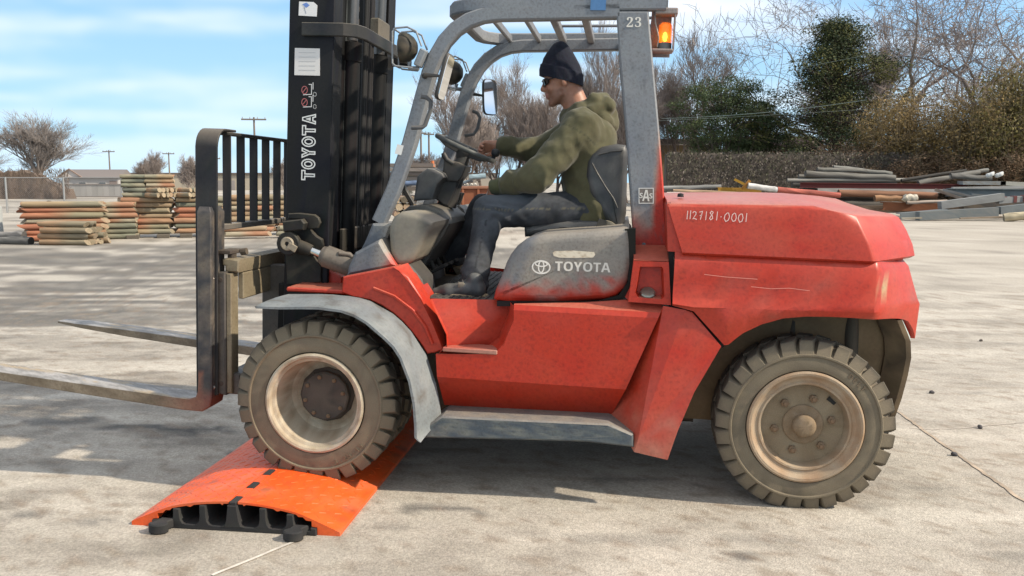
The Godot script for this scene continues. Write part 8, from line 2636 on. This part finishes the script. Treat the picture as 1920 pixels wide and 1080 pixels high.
func far_buildings() -> void:
	# beige warehouse, its long wall in ribbed panels
	var w := thing("warehouse", "long low beige warehouse with a dark roof edge behind the post stacks", "building", Transform3D(Basis(Vector3.UP, 0.02), Vector3(-52.0, -1.5, -150)))
	for k in 14:
		slab("wall_panel", Vector3(-18 + k * 5.0, 2.1, 0), Vector3(4.96, 4.2, 0.3), Color(0.44, 0.385, 0.30) if k < 6 else Color(0.40, 0.35, 0.29), w)
	slab("wall", Vector3(14.5, 2.0, -10.2), Vector3(69, 4.0, 20), Color(0.36, 0.31, 0.25), w)
	slab("roof", Vector3(14.5, 4.35, -10), Vector3(70, 0.35, 20.8), Color(0.14, 0.115, 0.10), w)
	for k in 4: slab("door", Vector3(-14 + k * 16.0, 1.6, 0.2), Vector3(3.4, 3.2, 0.12), Color(0.30, 0.27, 0.25), w)
	# white house with a gable and a long dark roof
	var h := thing("white_house", "white house with a dark gabled roof at the far left", "house", Transform3D(Basis(Vector3.UP, 0.1), Vector3(-53.0, -0.3, -110)))
	slab("wall", Vector3(0, 1.2, 0), Vector3(6.6, 2.4, 4.5), Color(0.46, 0.44, 0.42), h)
	var g := MB.new()
	g.prism(PackedVector2Array([Vector2(-3.6, 2.4), Vector2(-1.2, 2.4), Vector2(-2.4, 3.25)]), 2.1, 2.5)
	part("gable", g, M.wall, h, 30.0, 0.0, dusty(Color(0.58, 0.55, 0.53), DUST, 0.2))
	var rf := MB.new()
	rf.prism(PackedVector2Array([Vector2(-2.6, 2.36), Vector2(2.6, 2.36), Vector2(0, 3.35)]), -3.7, 3.7)
	var ro := part("roof", rf, M.wall, h, 20.0, 0.0, dusty(Color(0.15, 0.13, 0.125), Color(0.22, 0.19, 0.175), 0.5))
	ro.rotation.y = PI / 2
	var ov := MB.new()
	ov.bar([Vector3(-3.9, 2.3, 2.55), Vector3(-2.4, 3.36, 2.55), Vector3(-0.9, 2.3, 2.55)], 0.07, 0.12)
	part("gable_trim", ov, M.wall, h, 30.0, 0.0, dusty(Color(0.24, 0.17, 0.14), DUST, 0.2))
	for q in [[-1.0, 1.3], [1.4, 1.3]]:
		var wn := slab("window", Vector3(q[0], q[1], 2.27), Vector3(0.9, 1.0, 0.06), Color(0.5, 0.48, 0.46), h)
		slab("pane", Vector3(q[0], q[1], 2.32), Vector3(0.74, 0.84, 0.03), Color(0.10, 0.11, 0.12), wn, M.glossy_black)
	slab("door", Vector3(2.7, 0.95, 2.28), Vector3(0.9, 1.9, 0.06), Color(0.25, 0.2, 0.18), h)
	# pale board fence in front of the house
	var bf := thing("board_fence", "pale board fence with dark rails in front of the white house", "fence", Transform3D(Basis(), Vector3(-44.0, -0.2, -84)))
	for k in 20: slab("fence_board", Vector3(-4.5 + k * 0.55, 0.75, 0), Vector3(0.53, 1.3, 0.04), Color(0.40, 0.385, 0.365) * (0.9 + 0.2 * fmod(k * 0.37, 1.0)), bf)
	for y in [0.25, 1.45]: slab("rail", Vector3(0.7, y, 0.05), Vector3(11.2, 0.09, 0.06), Color(0.25, 0.22, 0.2), bf)
	# brown hedge band and its twigs at the far left
	var hd := thing("brown_hedge", "brown winter hedge under the round bare tree at the far left", "hedge", Transform3D(Basis(), Vector3(-44, 0, -76)))
	var m := FastNoiseLite.new()
	m.frequency = 0.6
	var rows := []
	for i in 48:
		var x := -12.0 + i * 0.36
		var ring := []
		for s in [[0.7, 0.0], [0.9, 1.2], [0.6, 2.4], [-0.6, 2.4], [-0.9, 0.0]]: ring.append(Vector3(x, s[1] * (1.0 + 0.2 * m.get_noise_2d(x * 1.6, 3.0)) * (0.35 + 0.65 * smoothstep(5.2, 1.0, x)), s[0] * (1.0 + 0.5 * m.get_noise_2d(x * 1.4, s[1]))))
		rows.append(ring)
	var core := MB.new()
	core.loft(rows)
	part("twig_mass", core, M.bark, hd, 60.0, 0.0, func(p: Vector3, _n: Vector3, _c: Color) -> Color: return Color(0.10, 0.075, 0.06).lerp(Color(0.20, 0.14, 0.10), clampf(0.5 + m.get_noise_3dv(p * 2.0), 0, 1)))
	var tw := MB.new()
	var r := RandomNumberGenerator.new()
	r.seed = 12
	for i in 5000:
		tw.col = Color(0.10, 0.075, 0.06).lerp(Color(0.27, 0.20, 0.15), r.randf())
		var p := Vector3(r.randf_range(-12, 5.2), r.randf_range(0.1, 2.5), r.randf_range(0.4, 1.0))
		tw.tri(p, p + Vector3(0.05, 0.01, 0), p + Vector3(r.randf_range(-0.3, 0.3), r.randf_range(0.1, 0.5), r.randf_range(-0.2, 0.3)))
	tag(part("twigs", tw, M.bark, hd, 0.0), "", "", "", "stuff")
	# chain-link fence
	var cf := thing("chain_link_fence", "chain-link fence with pale posts behind the low post stack", "fence", Transform3D(Basis(Vector3.UP, -0.05), Vector3(-26.0, 0, -42)))
	for k in 5:
		var p := MB.new()
		p.tube([Vector3(-4.5 + k * 2.9, 0, 0), Vector3(-4.5 + k * 2.9, 1.75, 0)], 0.045, 8)
		part("fence_post", p, M.steel, cf, 60.0, 0.0, dusty(Color(0.50, 0.50, 0.49), DUST, 0.3))
	var rl := MB.new()
	rl.tube([Vector3(-6, 1.72, 0), Vector3(7.2, 1.72, 0)], 0.02, 6)
	part("fence_rail", rl, M.steel, cf, 60.0, 0.0, dusty(Color(0.45, 0.45, 0.44), DUST, 0.3))
	var wires := MB.new()
	wires.col = Color(0.34, 0.34, 0.335)
	for k in 135:
		var x := -7.5 + k * 0.105
		for s in [-1.0, 1.0]: wires.tube([Vector3(x, 0.05, 0.0), Vector3(x + s * 1.65, 1.70, 0.0)], 0.0028, 3, false)
	tag(part("wire_mesh", wires, M.steel, cf, 60.0), "", "", "", "stuff")
	# tan shed and red house right of the rear post
	var sh := thing("tan_shed", "tan shed with a dark flat roof behind the vine fence, right of the rear post", "building", Transform3D(Basis(Vector3.UP, -0.1), Vector3(13.2, 0.75, -66)))
	slab("wall", Vector3(0, 1.3, 0), Vector3(4.6, 4.4, 3), Color(0.40, 0.30, 0.17), sh)
	slab("roof", Vector3(0, 3.72, 0), Vector3(5.0, 0.42, 3.6), Color(0.17, 0.165, 0.17), sh)
	slab("fascia", Vector3(0, 3.5, 1.82), Vector3(5.0, 0.08, 0.05), Color(0.5, 0.47, 0.43), sh)
	slab("door", Vector3(0.6, 1.3, 1.52), Vector3(1.2, 2.4, 0.06), Color(0.30, 0.22, 0.13), sh)
	var rh := thing("red_house", "dark red brick house with a pale gable behind the vine fence", "house", Transform3D(Basis(), Vector3(20.5, 0.45, -68)))
	slab("wall", Vector3(0.5, 1.6, 0), Vector3(5.4, 4.2, 4), Color(0.17, 0.055, 0.045), rh)
	slab("gable", Vector3(-1.4, 3.9, 2.04), Vector3(3.2, 0.9, 0.08), Color(0.40, 0.37, 0.35), rh)
	var r2 := MB.new()
	r2.prism(PackedVector2Array([Vector2(-2.6, 3.7), Vector2(2.6, 3.7), Vector2(0, 4.6)]), -3.3, 3.3)
	part("roof", r2, M.wall, rh, 20.0, 0.0, dusty(Color(0.13, 0.06, 0.055), DUST, 0.15)).rotation.y = PI / 2
	for q in [-0.4, 1.8]:
		var wn := slab("window", Vector3(q, 2.3, 2.03), Vector3(0.9, 1.1, 0.06), Color(0.5, 0.48, 0.45), rh)
		slab("pane", Vector3(q, 2.3, 2.08), Vector3(0.74, 0.94, 0.03), Color(0.08, 0.09, 0.1), wn, M.glossy_black)
	# utility poles
	var pl := [[Vector3(-22.31, 6.94, -75.0), 75.0, 1.05, "utility pole with a wide crossarm above the load backrest"], [Vector3(-56.02, 5.73, -120.0), 120.0, 0.8, "thin utility pole left of the tall post stack"], [Vector3(-47.73, 5.44, -120.0), 120.0, 0.8, "thin utility pole right above the tall post stack"], [Vector3(-8.42, 6.04, -80.0), 80.0, 0.5, "utility pole seen between the two front posts, left"], [Vector3(-7.88, 6.05, -82.0), 82.0, 0.5, "utility pole seen between the two front posts, right"], [Vector3(-37.8, 4.51, -110.0), 110.0, 0.6, "distant utility pole behind the first backrest bars"]]
	for q in pl:
		var top: Vector3 = q[0]
		var o := thing("utility_pole", q[3], "utility pole", Transform3D(Basis(Vector3.UP, 0.15), Vector3(top.x, -0.5, top.z)), "utility poles in the distance")
		var t := MB.new()
		t.tube([Vector3.ZERO, Vector3(0, top.y + 0.6, 0)], [0.14, 0.08], 8)
		part("pole", t, M.bark, o, 60.0, 0.0, dusty(Color(0.16, 0.13, 0.11), DUST, 0.2))
		slab("crossarm", Vector3(0, top.y + 0.40, 0.12), Vector3(q[2] * 2.0, 0.13, 0.10), Color(0.17, 0.15, 0.13), o)
		for k in 4:
			var i := MB.new()
			i.tube([Vector3((k - 1.5) * q[2] * 0.6, top.y + 0.46, 0.12), Vector3((k - 1.5) * q[2] * 0.6, top.y + 0.62, 0.12)], [0.04, 0.03], 6)
			part("insulator", i, M.plastic, o, 60.0, 0.0, dusty(Color(0.3, 0.3, 0.3), DUST, 0.1))
	# wires strung through the trees on the right
	var n := 0
	for q in [[Vector3(8.26, 4.99, -48.0), Vector3(17.94, 5.63, -44.0), 0.5, 0.013], [Vector3(9.18, 6.85, -50.0), Vector3(19.46, 8.36, -47.0), 0.3, 0.007], [Vector3(7.23, 4.89, -49.0), Vector3(29.02, 6.07, -46.0), 0.3, 0.006]]:
		var wr := MB.new()
		var path := []
		for k in 17:
			var t := k / 16.0
			path.append(q[0].lerp(q[1], t) - Vector3(0, q[2] * 4.0 * t * (1.0 - t) * 0.35, 0))
		wr.tube(path, q[3], 5)
		var o := part("power_line", wr, M.plastic, self, 60.0, 0.0, dusty(Color(0.22, 0.28, 0.25), DUST, 0.2))
		tag(o, ["thick pale green cable hung across the two evergreens", "thin wire crossing the top of the cedar", "thin wire running level through the trees to the right edge"][n], "cable")
		n += 1
